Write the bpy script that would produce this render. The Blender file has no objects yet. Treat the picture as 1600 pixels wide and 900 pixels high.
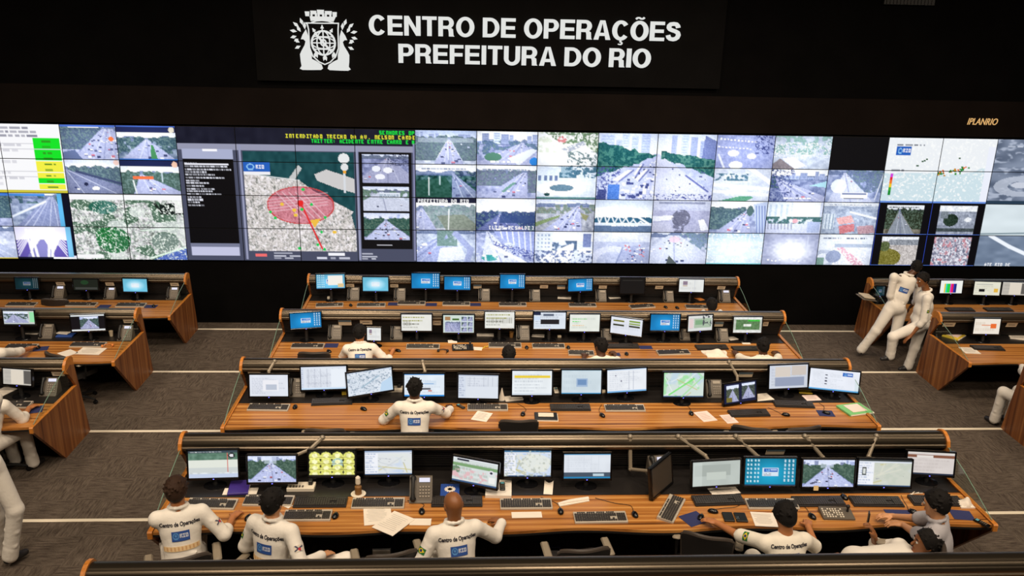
import bpy, bmesh, math, random
import numpy as np
from mathutils import Vector, Matrix
from mathutils.bvhtree import BVHTree

scene = bpy.context.scene
COL = scene.collection
PI = math.pi
random.seed(4)

# ------------------------------------------------------------------ camera
FPX, TH, PSI, ROLL, CAMH = 1350.7, .3155, .0564, .0236, 5.3799     # focal length in px of the 1600x900 frame, pitch, yaw, roll, height
_r = Vector((math.cos(PSI), -math.sin(PSI), 0))
_f = Vector((math.sin(PSI)*math.cos(TH), math.cos(PSI)*math.cos(TH), -math.sin(TH)))
_u = Vector((math.sin(PSI)*math.sin(TH), math.cos(PSI)*math.sin(TH), math.cos(TH)))
CR = math.cos(ROLL)*_r + math.sin(ROLL)*_u
CU = math.cos(ROLL)*_u - math.sin(ROLL)*_r
CF = _f
CO = Vector((0, 0, CAMH))
cam_data = bpy.data.cameras.new('camera'); cam_data.sensor_width = 36; cam_data.lens = 36*FPX/1600
cam_data.clip_end = 200
cam = bpy.data.objects.new('camera', cam_data); COL.objects.link(cam)
cam.matrix_world = Matrix(((CR.x, CU.x, -CF.x, CO.x), (CR.y, CU.y, -CF.y, CO.y), (CR.z, CU.z, -CF.z, CO.z), (0, 0, 0, 1)))
scene.camera = cam

# ------------------------------------------------------------------ world, exposure, lamps
scene.view_settings.view_transform = 'Standard'
scene.view_settings.look = 'None'
scene.view_settings.exposure = 0.0
scene.view_settings.gamma = 1.0
scene.view_settings.use_curve_mapping = False
scene.cycles.use_denoising = True
scene.cycles.max_bounces = 6
scene.cycles.sample_clamp_indirect = 4
w = bpy.data.worlds.new('world'); scene.world = w; w.use_nodes = True
w.node_tree.nodes['Background'].inputs[0].default_value = (.75, .7, .62, 1)
w.node_tree.nodes['Background'].inputs[1].default_value = .012
CEIL = 7.2
LAMPS = [(x, y) for y in (2.6, 5.6, 8.6, 11.6) for x in (-7.5, -2.6, 1.4, 5.4, 10.2)]
for i, (x, y) in enumerate(LAMPS):
    ld = bpy.data.lights.new('ceiling_light', 'AREA'); ld.shape = 'RECTANGLE'; ld.size = 1.2; ld.size_y = .5
    side = 1.0 if abs(x-1.4) < 4.5 else (.85 if x < 0 else .68)
    ld.energy = 72*side*(1.0 if y < 11 else .8); ld.color = (1, .83, .64); ld.spread = math.radians(112)
    lo = bpy.data.objects.new('ceiling_light', ld); COL.objects.link(lo); lo.location = (x, y, CEIL-.12); lo.rotation_euler = (math.radians(32), 0, 0)

# ------------------------------------------------------------------ pixel -> place (sight line of a pixel met with a height or a depth)
def sight(px, py): return CF + CR*((px-800)/FPX) + CU*((450-py)/FPX)
def at(px, py, z):
    r = sight(px, py); return CO + r*((z-CAMH)/r.z)
def atY(px, py, Y):
    r = sight(px, py); return CO + r*(Y/r.y)
def scl(P): return FPX/((P-CO).dot(CF))           # pixels per metre at P
def elev(P): return math.atan2(CAMH-P.z, math.hypot(P.x, P.y))

# tiers: number 4 is the front full row, 5 the one at the bottom edge; a tier's desks stand with their backs on its nosing
STEP, PITCH, Y4 = .18, 2.4, 8.3182
def zk(k): return -(4-k)*STEP
def Yk(k): return Y4+(4-k)*PITCH
XL, XR = -2.87, 5.10          # ends of the centre desks
LB, RB = -5.03, 7.62          # inner ends of the left and right desks
DZ = .745                     # desk top

# ------------------------------------------------------------------ objects
def link(o, parent=None):
    COL.objects.link(o)
    if parent is not None: o.parent = parent
    return o
def tag(o, label=None, cat=None, group=None, kind=None):
    if label: o['label'] = label
    if cat: o['category'] = cat
    if group: o['group'] = group
    if kind: o['kind'] = kind
    return o
def thing(name, label, cat, loc=(0, 0, 0), rz=0, group=None):
    o = bpy.data.objects.new(name, None); o.empty_display_size = .1
    link(o); o.location = loc; o.rotation_euler = (0, 0, rz)
    return tag(o, label, cat, group)
def mobj(name, me, mat=None, parent=None):
    o = bpy.data.objects.new(name, me)
    if mat is not None and len(me.materials) == 0: me.materials.append(mat)
    return link(o, parent)

class MB:
    """collects shapes and links them as one mesh object"""
    def __init__(s): s.v = []; s.f = []
    def add(s, v, f):
        n = len(s.v); s.v += [tuple(p) for p in v]; s.f += [tuple(i+n for i in q) for q in f]
    def box(s, c, d, M=None, b=0.0):
        x, y, z = d[0]/2, d[1]/2, d[2]/2
        if b <= 0:
            v = [Vector((i*x, j*y, k*z)) for i in (-1, 1) for j in (-1, 1) for k in (-1, 1)]
            f = [(0, 1, 3, 2), (4, 6, 7, 5), (0, 4, 5, 1), (2, 3, 7, 6), (0, 2, 6, 4), (1, 5, 7, 3)]
        else:
            b = min(b, .49*min(d)); v = []; f = []; ix = {}
            for i in (-1, 1):
                for j in (-1, 1):
                    for k in (-1, 1):
                        for ax in range(3):
                            p = [i*x, j*y, k*z]; sg = (i, j, k)
                            for a in range(3):
                                if a != ax: p[a] -= sg[a]*b
                            ix[i, j, k, ax] = len(v); v.append(Vector(p))
            for ax in range(3):
                o1, o2 = [(1, 2), (2, 0), (0, 1)][ax]
                for sg in (-1, 1):
                    q = []
                    for a, c2 in ((-1, -1), (1, -1), (1, 1), (-1, 1)):
                        key = [0, 0, 0]; key[ax] = sg; key[o1] = a; key[o2] = c2; q.append(ix[(*key, ax)])
                    f.append(tuple(q) if sg > 0 else tuple(q[::-1]))
                for a in (-1, 1):
                    for c2 in (-1, 1):
                        k1 = [0, 0, 0]; k1[o1] = a; k1[o2] = c2; k2 = list(k1); k1[ax] = -1; k2[ax] = 1
                        q = (ix[(*k1, o1)], ix[(*k2, o1)], ix[(*k2, o2)], ix[(*k1, o2)])
                        f.append(q if a*c2 > 0 else q[::-1])
            for i in (-1, 1):
                for j in (-1, 1):
                    for k in (-1, 1):
                        q = (ix[i, j, k, 0], ix[i, j, k, 1], ix[i, j, k, 2]); f.append(q if i*j*k > 0 else q[::-1])
        c = Vector(c); s.add([(M @ p if M else p)+c for p in v], f)
    def tube(s, pts, r, n=8, cap=True):
        pts = [Vector(p) for p in pts]; v = []; f = []
        rr = r if isinstance(r, (list, tuple)) else [r]*len(pts)
        up = Vector((0, 0, 1))
        for i, p in enumerate(pts):
            d = (pts[min(i+1, len(pts)-1)]-pts[max(i-1, 0)]).normalized()
            a = d.cross(up) if abs(d.z) < .95 else d.cross(Vector((1, 0, 0))); a.normalize(); b = d.cross(a)
            for j in range(n):
                t = 2*PI*j/n; v.append(p+(a*math.cos(t)+b*math.sin(t))*rr[i])
        for i in range(len(pts)-1):
            for j in range(n):
                f.append((i*n+j, i*n+(j+1) % n, (i+1)*n+(j+1) % n, (i+1)*n+j))
        if cap: f.append(tuple(range(n))[::-1]); f.append(tuple(range((len(pts)-1)*n, len(pts)*n)))
        s.add(v, f)
    def prism(s, pts, x0, x1, axes=(1, 2, 0), cap=True):
        """polygon in the first two axes, extruded along the third"""
        n = len(pts); v = []
        for e in (x0, x1):
            for p in pts:
                q = [0, 0, 0]; q[axes[0]] = p[0]; q[axes[1]] = p[1]; q[axes[2]] = e; v.append(q)
        f = [(i, (i+1) % n, n+(i+1) % n, n+i) for i in range(n)]
        if cap: f += [tuple(range(n))[::-1], tuple(range(n, 2*n))]
        s.add(v, f)
    def lathe(s, prof, c=(0, 0, 0), n=20, M=None, sx=1, sy=1):
        c = Vector(c); v = []; f = []
        for (r, z) in prof:
            for j in range(n):
                t = 2*PI*j/n; p = Vector((r*math.cos(t)*sx, r*math.sin(t)*sy, z)); v.append((M @ p if M else p)+c)
        for i in range(len(prof)-1):
            for j in range(n): f.append((i*n+j, i*n+(j+1) % n, (i+1)*n+(j+1) % n, (i+1)*n+j))
        f.append(tuple(range(n))[::-1]); f.append(tuple(range((len(prof)-1)*n, len(prof)*n)))
        s.add(v, f)
    def ball(s, c, r, n=12, m=8, M=None):
        if not isinstance(r, (tuple, list)): r = (r, r, r)
        c = Vector(c); v = []; f = []
        for i in range(1, m):
            a = PI*i/m
            for j in range(n):
                t = 2*PI*j/n; p = Vector((r[0]*math.sin(a)*math.cos(t), r[1]*math.sin(a)*math.sin(t), r[2]*math.cos(a)))
                v.append((M @ p if M else p)+c)
        for i in range(m-2):
            for j in range(n): f.append((i*n+j, (i+1)*n+j, (i+1)*n+(j+1) % n, i*n+(j+1) % n))
        for p, o in ((Vector((0, 0, r[2])), 0), (Vector((0, 0, -r[2])), (m-2)*n)):
            v.append((M @ p if M else p)+c); k = len(v)-1
            for j in range(n):
                f.append((k, o+j, o+(j+1) % n) if o == 0 else (k, o+(j+1) % n, o+j))
        s.add(v, f)
    def mesh(s, name='mesh', smooth=False, fix=True):
        me = bpy.data.meshes.new(name); me.from_pydata(s.v, [], s.f)
        if fix:
            bm = bmesh.new(); bm.from_mesh(me); bmesh.ops.recalc_face_normals(bm, faces=bm.faces[:]); bm.to_mesh(me); bm.free()
        if smooth:
            me.polygons.foreach_set('use_smooth', [True]*len(me.polygons))
            try: me.set_sharp_from_angle(angle=math.radians(40))
            except Exception: pass
        me.update(); return me
    def build(s, name, mat, parent=None, smooth=False):
        return mobj(name, s.mesh(name, smooth), mat, parent)

# ------------------------------------------------------------------ materials
def C(h):
    """sRGB 0-255 triple -> linear rgba"""
    o = []
    for c in h:
        c /= 255; o.append(c/12.92 if c <= .04045 else ((c+.055)/1.055)**2.4)
    return (*o, 1)
def mat(name, col, rough=.6, metal=0., spec=.5, noise=None, bump=None):
    m = bpy.data.materials.new(name); m.use_nodes = True; nt = m.node_tree; b = nt.nodes['Principled BSDF']
    b.inputs['Base Color'].default_value = col; b.inputs['Roughness'].default_value = rough
    b.inputs['Metallic'].default_value = metal; b.inputs['Specular IOR Level'].default_value = spec
    tc = nt.nodes.new('ShaderNodeTexCoord')
    if noise:
        sc, amt = noise
        n = nt.nodes.new('ShaderNodeTexNoise'); n.inputs['Scale'].default_value = sc; n.inputs['Detail'].default_value = 3
        nt.links.new(tc.outputs['Object'], n.inputs['Vector'])
        r = nt.nodes.new('ShaderNodeValToRGB')
        r.color_ramp.elements[0].position = .3; r.color_ramp.elements[1].position = .7
        r.color_ramp.elements[0].color = tuple(c*(1-amt) for c in col[:3])+(1,)
        r.color_ramp.elements[1].color = tuple(min(1, c*(1+amt)) for c in col[:3])+(1,)
        nt.links.new(n.outputs['Fac'], r.inputs['Fac']); nt.links.new(r.outputs['Color'], b.inputs['Base Color'])
    if bump:
        sc, st = bump
        n = nt.nodes.new('ShaderNodeTexNoise'); n.inputs['Scale'].default_value = sc; n.inputs['Detail'].default_value = 4
        nt.links.new(tc.outputs['Object'], n.inputs['Vector'])
        bp = nt.nodes.new('ShaderNodeBump'); bp.inputs['Strength'].default_value = st; bp.inputs['Distance'].default_value = .01
        nt.links.new(n.outputs['Fac'], bp.inputs['Height']); nt.links.new(bp.outputs['Normal'], b.inputs['Normal'])
    return m
def emis(name, col, st=1.):
    m = bpy.data.materials.new(name); m.use_nodes = True; b = m.node_tree.nodes['Principled BSDF']
    b.inputs['Base Color'].default_value = (.01, .01, .01, 1); b.inputs['Emission Color'].default_value = col
    b.inputs['Emission Strength'].default_value = st
    m.cycles.emission_sampling = 'NONE'
    return m
def wood(name, scale, dark, mid, light, rough=.38):
    """striped veneer: thin streaks, long along the axis with the small scale value"""
    m = bpy.data.materials.new(name); m.use_nodes = True; nt = m.node_tree; b = nt.nodes['Principled BSDF']
    tc = nt.nodes.new('ShaderNodeTexCoord'); mp = nt.nodes.new('ShaderNodeMapping'); mp.inputs['Scale'].default_value = scale
    nt.links.new(tc.outputs['Object'], mp.inputs['Vector'])
    n = nt.nodes.new('ShaderNodeTexNoise'); n.inputs['Scale'].default_value = 1; n.inputs['Detail'].default_value = 4; n.inputs['Roughness'].default_value = .55
    nt.links.new(mp.outputs['Vector'], n.inputs['Vector'])
    r = nt.nodes.new('ShaderNodeValToRGB'); e = r.color_ramp.elements
    e[0].position = .3; e[0].color = dark; e[1].position = .72; e[1].color = light
    x = e.new(.44); x.color = mid; x = e.new(.56); x.color = tuple(.7*a+.3*c for a, c in zip(mid, light))
    nt.links.new(n.outputs['Fac'], r.inputs['Fac']); nt.links.new(r.outputs['Color'], b.inputs['Base Color'])
    b.inputs['Roughness'].default_value = rough
    return m
M = {}
M['wood_top'] = wood('wood_top', (.35, 22, 4), C((92, 52, 20)), C((164, 103, 44)), C((216, 158, 88)), .4)
M['wood_side'] = wood('wood_side', (14, 15, .25), C((76, 38, 16)), C((118, 66, 30)), C((170, 112, 60)), .45)
M['wood_edge'] = mat('wood_edge', C((196, 122, 48)), .4, noise=(30, .2))
M['hood'] = mat('hood', C((96, 86, 73)), .32, .9)
M['black'] = mat('black', C((20, 19, 19)), .5)
M['black_gloss'] = mat('black_gloss', C((14, 14, 16)), .18)
M['shelf'] = mat('shelf', C((32, 29, 28)), .38, bump=(120, .1))
M['slat'] = mat('slat', C((26, 23, 22)), .5)
M['wallblack'] = mat('wallblack', C((11, 10, 10)), .9, 0, .03, noise=(2, .15))
M['fascia'] = mat('fascia', C((24, 19, 17)), .9, 0, .05, noise=(1.5, .15))
M['board'] = mat('board', C((16, 15, 15)), .85, 0, .05, noise=(3, .1))
M['nosing'] = mat('nosing', C((240, 228, 205)), .3, .1)
M['key_silver'] = mat('key_silver', C((190, 180, 165)), .4, .2)
M['key_dark'] = mat('key_dark', C((58, 54, 52)), .5)
M['key_black'] = mat('key_black', C((34, 32, 32)), .45)
M['grey_plastic'] = mat('grey_plastic', C((112, 101, 88)), .5)
M['phone_grey'] = mat('phone_grey', C((92, 84, 74)), .5)
M['phone_key'] = mat('phone_key', C((150, 140, 126)), .5)
M['led'] = emis('led', (.15, .15, 1, 1), 3)
M['lcd'] = emis('lcd', C((235, 235, 255)), .9)
M['paper'] = mat('paper', C((232, 222, 208)), .8, noise=(6, .03))
M['paper_pink'] = mat('paper_pink', C((240, 214, 205)), .8)
M['card'] = mat('card', C((208, 192, 165)), .7, noise=(14, .06))
M['card_ink'] = mat('card_ink', C((96, 88, 80)), .7)
M['poster_blue'] = mat('poster_blue', C((84, 106, 120)), .6)
M['navy'] = mat('navy', C((40, 46, 92)), .7, bump=(200, .1))
M['blue'] = mat('blue', C((40, 74, 150)), .5)
M['violet'] = mat('violet', C((62, 44, 130)), .45)
M['yellow'] = mat('yellow', C((222, 190, 60)), .6)
M['orange'] = mat('orange', C((214, 130, 60)), .6)
M['green'] = mat('green', C((120, 190, 120)), .6)
M['teal'] = mat('teal', C((90, 160, 175)), .6)
M['brown_cup'] = mat('brown_cup', C((132, 92, 44)), .6)
M['white_plastic'] = mat('white_plastic', C((225, 214, 195)), .5)
M['chrome'] = mat('chrome', C((200, 195, 190)), .22, 1.)
M['arm_metal'] = mat('arm_metal', C((150, 138, 120)), .4, .3)
M['chair_black'] = mat('chair_black', C((30, 27, 26)), .6, bump=(220, .15))
M['chair_rim'] = mat('chair_rim', C((66, 58, 52)), .35)
M['chair_pad'] = mat('chair_pad', C((140, 128, 110)), .55)
M['off_screen'] = mat('off_screen', C((74, 66, 58)), .35)
M['teal_bag'] = mat('teal_bag', C((40, 62, 84)), .8, bump=(40, .3))
M['print_ink'] = mat('print_ink', C((168, 162, 154)), .8)
M['glass_edge'] = mat('glass_edge', C((120, 150, 132)), .2)
m = bpy.data.materials.new('glass'); m.use_nodes = True; nt = m.node_tree; nt.nodes.remove(nt.nodes['Principled BSDF'])
mx = nt.nodes.new('ShaderNodeMixShader'); tr = nt.nodes.new('ShaderNodeBsdfTransparent'); gl = nt.nodes.new('ShaderNodeBsdfGlossy')
tr.inputs[0].default_value = (.93, .97, .95, 1); gl.inputs['Roughness'].default_value = .03; mx.inputs[0].default_value = .05
nt.links.new(tr.outputs[0], mx.inputs[1]); nt.links.new(gl.outputs[0], mx.inputs[2]); nt.links.new(mx.outputs[0], nt.nodes['Material Output'].inputs[0])
M['glass'] = m
# display picture: colours stored on the screen's own vertices, given off as light
m = bpy.data.materials.new('display'); m.use_nodes = True; nt = m.node_tree; b = nt.nodes['Principled BSDF']
a = nt.nodes.new('ShaderNodeAttribute'); a.attribute_name = 'picture'
b.inputs['Base Color'].default_value = (.006, .006, .007, 1); b.inputs['Roughness'].default_value = .35; b.inputs['Specular IOR Level'].default_value = .12
nt.links.new(a.outputs['Color'], b.inputs['Emission Color']); b.inputs['Emission Strength'].default_value = 1.
m.cycles.emission_sampling = 'NONE'; M['display'] = m
# printed picture (patches on clothing): same stored colours, reflecting
m = bpy.data.materials.new('printed'); m.use_nodes = True; nt = m.node_tree; b = nt.nodes['Principled BSDF']
a = nt.nodes.new('ShaderNodeAttribute'); a.attribute_name = 'picture'
nt.links.new(a.outputs['Color'], b.inputs['Base Color']); b.inputs['Roughness'].default_value = .7; M['printed'] = m
# carpet: half-metre tiles of streaky brown-grey pile, the streaks turned in every other tile
m = bpy.data.materials.new('carpet'); m.use_nodes = True; nt = m.node_tree; b = nt.nodes['Principled BSDF']; L = nt.links.new
tc = nt.nodes.new('ShaderNodeTexCoord')
def _n(scale, det=4):
    mp = nt.nodes.new('ShaderNodeMapping'); mp.inputs['Scale'].default_value = scale; L(tc.outputs['Object'], mp.inputs['Vector'])
    n = nt.nodes.new('ShaderNodeTexNoise'); n.inputs['Scale'].default_value = 1; n.inputs['Detail'].default_value = det; n.inputs['Roughness'].default_value = .7
    L(mp.outputs['Vector'], n.inputs['Vector']); return n
n1, n2, n3 = _n((6, 44, 6)), _n((44, 6, 6)), _n((110, 110, 110), 2)
ck = nt.nodes.new('ShaderNodeTexChecker'); ck.inputs['Scale'].default_value = 2.0; L(tc.outputs['Object'], ck.inputs['Vector'])
mx = nt.nodes.new('ShaderNodeMix'); L(ck.outputs['Fac'], mx.inputs[0]); L(n1.outputs['Fac'], mx.inputs[2]); L(n2.outputs['Fac'], mx.inputs[3])
mx2 = nt.nodes.new('ShaderNodeMix'); mx2.inputs[0].default_value = .3; L(mx.outputs[0], mx2.inputs[2]); L(n3.outputs['Fac'], mx2.inputs[3])
r = nt.nodes.new('ShaderNodeValToRGB'); r.color_ramp.elements[0].position = .36; r.color_ramp.elements[0].color = C((56, 47, 41)); r.color_ramp.elements[1].position = .66; r.color_ramp.elements[1].color = C((108, 97, 86))
L(mx2.outputs[0], r.inputs['Fac']); L(r.outputs['Color'], b.inputs['Base Color']); b.inputs['Roughness'].default_value = .95; b.inputs['Specular IOR Level'].default_value = .1
M['carpet'] = m

# ------------------------------------------------------------------ pictures shown on displays
F35 = {k: v for k, v in zip("ABCDEFGHIJKLMNOPQRSTUVWXYZ0123456789-[].:/' ", (
 "757 557 757 557 557|657 557 657 557 657|747 447 447 447 747|657 557 557 557 657|747 447 647 447 747|747 447 647 447 447|747 447 557 557 747|557 557 757 557 557|727 227 227 227 727|117 117 117 557 757|557 557 657 557 557|447 447 447 447 747|577 777 577 577 577|757 557 557 557 557|757 557 557 557 757|757 557 757 447 447|757 557 557 757 117|757 557 657 557 557|747 447 757 117 757|727 227 227 227 227|557 557 557 557 757|557 557 557 557 227|557 557 577 777 557|557 557 227 557 557|557 557 727 227 227|717 117 227 447 747|757 557 557 557 757|227 627 227 227 727|717 117 727 447 747|717 117 727 117 717|557 557 757 117 117|747 447 757 117 757|747 447 757 557 757|717 117 117 227 227|757 557 757 557 757|757 557 757 117 757|007 007 707 007 007|647 447 447 447 647|327 127 127 127 327|007 007 007 007 227|007 227 007 227 007|117 117 227 447 447|227 227 007 007 007|007 007 007 007 007").split('|'))}
F35 = {k: [int(r[0]) for r in v.split()] for k, v in F35.items()}
F35['A'] = [2, 5, 7, 5, 5]; F35['O'] = [7, 5, 5, 5, 7]; F35['N'] = [7, 5, 5, 5, 5]; F35['M'] = [5, 7, 7, 5, 5]; F35['S'] = [7, 4, 7, 1, 7]

def vnoise(h, w, cells, seed):
    g = np.random.RandomState(seed).rand(int(cells[1])+2, int(cells[0])+2)
    y = np.linspace(0, cells[1], h); x = np.linspace(0, cells[0], w)
    yi = y.astype(int); xi = x.astype(int); fy = (y-yi)[:, None]; fx = (x-xi)[None]
    fy = fy*fy*(3-2*fy); fx = fx*fx*(3-2*fx)
    a = g[yi][:, xi]; b = g[yi][:, xi+1]; c = g[yi+1][:, xi]; d = g[yi+1][:, xi+1]
    return (a*(1-fx)+b*fx)*(1-fy)+(c*(1-fx)+d*fx)*fy

class Pic:
    """a picture area addressed 0..1 from its top left corner; colours are sRGB 0..255"""
    def __init__(s, A):
        s.A = A; s.h, s.w = A.shape[:2]
        s.U, s.V = np.meshgrid((np.arange(s.w)+.5)/s.w, (np.arange(s.h)+.5)/s.h)
    def sub(s, u0, v0, u1, v1):
        return Pic(s.A[int(round(v0*s.h)):int(round(v1*s.h)), int(round(u0*s.w)):int(round(u1*s.w))])
    def put(s, m, c, a=1.):
        if np.ndim(c) == 1: c = np.array(c, float)
        m = (m*a)[..., None]; s.A[:] = s.A*(1-m)+np.asarray(c)*m
    def fill(s, c): s.A[:] = c
    def grad(s, c0, c1, v0=0, v1=1):
        t = np.clip((s.V-v0)/(v1-v0), 0, 1)[..., None]; m = ((s.V >= v0) & (s.V <= v1))[..., None]
        s.A[:] = np.where(m, np.array(c0)*(1-t)+np.array(c1)*t, s.A)
    def rect(s, u0, v0, u1, v1, c, a=1.): s.put(((s.U >= u0) & (s.U < u1) & (s.V >= v0) & (s.V < v1)).astype(float), c, a)
    def ell(s, cu, cv, ru, rv, c, a=1., ring=0):
        d = ((s.U-cu)/ru)**2+((s.V-cv)/rv)**2; m = d < 1
        if ring: m &= d > (1-ring)**2
        s.put(m.astype(float), c, a)
    def poly(s, P, c, a=1.):
        ins = np.zeros(s.U.shape, bool); n = len(P)
        for i in range(n):
            (x0, y0), (x1, y1) = P[i], P[(i+1) % n]
            if y0 == y1: continue
            cr = ((s.V >= min(y0, y1)) & (s.V < max(y0, y1))) & (s.U < x0+(s.V-y0)*(x1-x0)/(y1-y0))
            ins ^= cr
        s.put(ins.astype(float), c, a)
    def line(s, p, q, wd, c, a=1.):
        ax, ay = p; bx, by = q; k = s.h/s.w
        X, Y = s.U-ax, (s.V-ay)*k; dx, dy = bx-ax, (by-ay)*k; L2 = dx*dx+dy*dy+1e-12
        t = np.clip((X*dx+Y*dy)/L2, 0, 1); d = np.hypot(X-t*dx, Y-t*dy)
        s.put(np.clip((wd/2-d)*s.w+.7, 0, 1), c, a)
    def noise(s, cells, seed): return vnoise(s.h, s.w, cells, seed)
    def speck(s, cells, seed, th, c, mask=None, a=1.):
        n_ = .62*s.noise(cells, seed)+.38*s.noise((cells[0]*2.3, cells[1]*2.3), seed+91); m = np.clip((n_-(th*.8+.1))/.16+.5, 0, 1)
        if mask is not None: m *= mask
        s.put(m, c, a)
    def rough(s, amt, cells, seed): s.A[:] = np.clip(s.A+((s.noise(cells, seed)-.5)*2*amt)[..., None], 0, 255)
    def text(s, t, u, v, c, step=4., bold=False):
        x = u*s.w; y = int(round(v*s.h))
        for ch in t.upper():
            g = F35.get(ch)
            if g:
                for r in range(5):
                    for q in range(3):
                        if g[r] >> (2-q) & 1:
                            for e in range(2 if bold else 1):
                                xi = int(round(x))+q+e
                                if 0 <= y+r < s.h and 0 <= xi < s.w: s.A[y+r, xi] = c
            x += step
    def lines(s, u0, v0, u1, v1, n, c, seed, fillw=.6, a=.8):
        rs = np.random.RandomState(seed)
        for i in range(n):
            v = v0+(v1-v0)*(i+.3)/n; e = u0+(u1-u0)*(fillw+(1-fillw)*rs.rand()); u = u0
            while u < e:
                g = .02+.07*rs.rand(); s.rect(u, v, min(e, u+g), v+(v1-v0)/n*.45+.5/s.h, c, a*(.5+.5*rs.rand())); u += g+.015

SKY0, SKY1 = (214, 224, 255), (246, 249, 255)
def road(p, seed, sky=.3, vx=.5, l=0., r=1., trees=(1, 1), cars=14, g=(150, 156, 192), rc=(166, 170, 204), tree=(52, 74, 70), skyc=(SKY0, SKY1), lanes=3, build=0, dens=.5, tw=.02, blue=0):
    rs = np.random.RandomState(seed)
    p.fill(g); p.rough(38, (18, 12), seed)
    p.grad(skyc[0], skyc[1], 0, sky)
    hor = p.V > sky-.10*p.noise((14, 3), seed+1)-.02
    p.put((hor & (p.V < sky+.05)).astype(float), (88, 100, 128), .85)
    if build:
        u = 0.
        while u < 1:
            bw = .05+.09*rs.rand(); top = sky*(.1+.8*rs.rand())
            if abs(u+bw/2-vx) > .1 or build > 1:
                q = 150+80*rs.rand(); p.rect(u, top, u+bw, sky+.03, (q*.86, q*.92, min(255, q*1.12)))
                for k in range(4): p.rect(u+.01, top+.02+(sky-top)*k/4, u+bw-.01, top+.03+(sky-top)*k/4+.01, (110, 124, 160), .6)
            u += bw+.01
    p.poly([(vx-tw, sky), (vx+tw, sky), (r, 1.02), (l, 1.02)], rc)
    def ru(v, t): k = (v-sky)/(1-sky); a = vx-tw+(l-vx+tw)*k; b = vx+tw+(r-vx-tw)*k; return a+(b-a)*t
    for k in range(1, lanes):
        p.line((ru(sky, k/lanes), sky), (ru(1, k/lanes), 1), .006, (222, 226, 245), .7)
    p.line((ru(sky, .5), sky), (ru(1, .5), 1), .014, (100, 106, 140), .5)
    nz = p.noise((16, 10), seed+3)
    K = np.clip((p.V-sky)/(1-sky), 0, 1); A0 = vx-tw+(l-vx+tw)*K; B0 = vx+tw+(r-vx-tw)*K
    for sd, am in enumerate(trees):
        if am:
            dd = (A0-p.U) if sd == 0 else (p.U-B0)
            mk = (dd > .01) & (p.V > sky-.12*am*(.3+nz)) & (nz > 1-dens-.25*am) & (p.V < sky+.5*am+.1)
            p.put(mk.astype(float), tree, .9)
            mk2 = mk & (p.noise((40, 26), seed+4) > .6); p.put(mk2.astype(float), (104, 128, 112), .6)
    for i in range(cars):
        v = sky+(1-sky)*(.05+.9*rs.rand()**1.3); k = (v-sky)/(1-sky); t = rs.rand(); u = ru(v, .06+.88*t)
        sw = .012+.055*k; c = [(244, 246, 255), (58, 62, 88), (236, 238, 250), (196, 110, 118), (80, 84, 110)][rs.randint(5)]
        p.rect(u-sw/2, v-sw*.55, u+sw/2, v+sw*.45, c); p.rect(u-sw/2, v+sw*.3, u+sw/2, v+sw*.55, (70, 74, 104), .8)
    p.rough(16, (60, 34), seed+9)
    if blue: p.A[:] = p.A*(1-blue)+np.array((120, 140, 235))*blue
def sat(p, seed, base=(205, 205, 205), a=(120, 120, 118), th=.5, fine=(60, 34)):
    p.fill(base); p.speck(fine, seed, th, a, a=.8); p.speck((fine[0]*.7, fine[1]*.7), seed+1, .62, (245, 240, 245)); p.speck((fine[0]*.5, fine[1]*.5), seed+2, .72, (84, 90, 84), a=.6)
def rio(p, u0, v0, u1, v1, full=True):
    q = p.sub(u0, v0, u1, v1); q.fill((36, 96, 190))
    q.ell(.27, .5, .15, .32, (140, 196, 240), 1, .35); q.rect(.18, .7, .37, .82, (140, 196, 240))
    if q.w >= 22: q.text('RIO', .47, .5-2.6/q.h, (250, 250, 255), 4.0)
    else: q.rect(.5, .3, .92, .7, (220, 230, 250), .8)

def desktop7(p, seed, c=(16, 130, 196), icons=True, left=False):
    p.grad(tuple(x*.85 for x in c), c); d = np.hypot((p.U-.5)*1.3, p.V-.5)[..., None]; p.A[:] = np.clip(p.A+np.clip(.55-d, 0, 1)*110*np.array((.35, .8, 1)), 0, 255)
    q = p.sub(.34, .34, .66, .66); q.fill((214, 228, 240)); rio(q, .12, .06, .95, .52)
    if q.h >= 10: q.lines(.12, .6, .9, .95, 2, (110, 80, 90), seed)
    if icons:
        for i in range(3):
            for j in range(6): p.rect(.76+i*.08, .06+j*.14, .80+i*.08, .15+j*.14, (225, 236, 245), .85)
    if left:
        for i in range(4):
            for j in range(6): p.rect(.04+i*.07, .06+j*.15, .075+i*.07, .12+j*.15, (215, 238, 245), .9)
    p.rect(0, .95, 1, 1, (30, 70, 110))
def doc(p, seed, bg=(232, 236, 242), ink=(120, 126, 140), head=None, cols=0, n=12, side=0, box=None, foot=None):
    p.fill(bg); p.rough(5, (6, 4), seed)
    if head: p.rect(0, 0, 1, .06, head)
    p.lines(.06+side, .12, .94, .88, n, ink, seed, .3, .45)
    for k in range(cols): p.rect(.1+side+k*.8/cols, .1, .105+side+k*.8/cols+.008, .9, ink, .5)
    if side: p.rect(0, .06, side, 1, (214, 222, 236)); p.lines(.01, .1, side-.01, .9, 9, (130, 140, 170), seed+1, .5, .5)
    if box: p.rect(*box[:4], box[4])
    if foot: p.rect(0, .93, 1, 1, foot)
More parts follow.
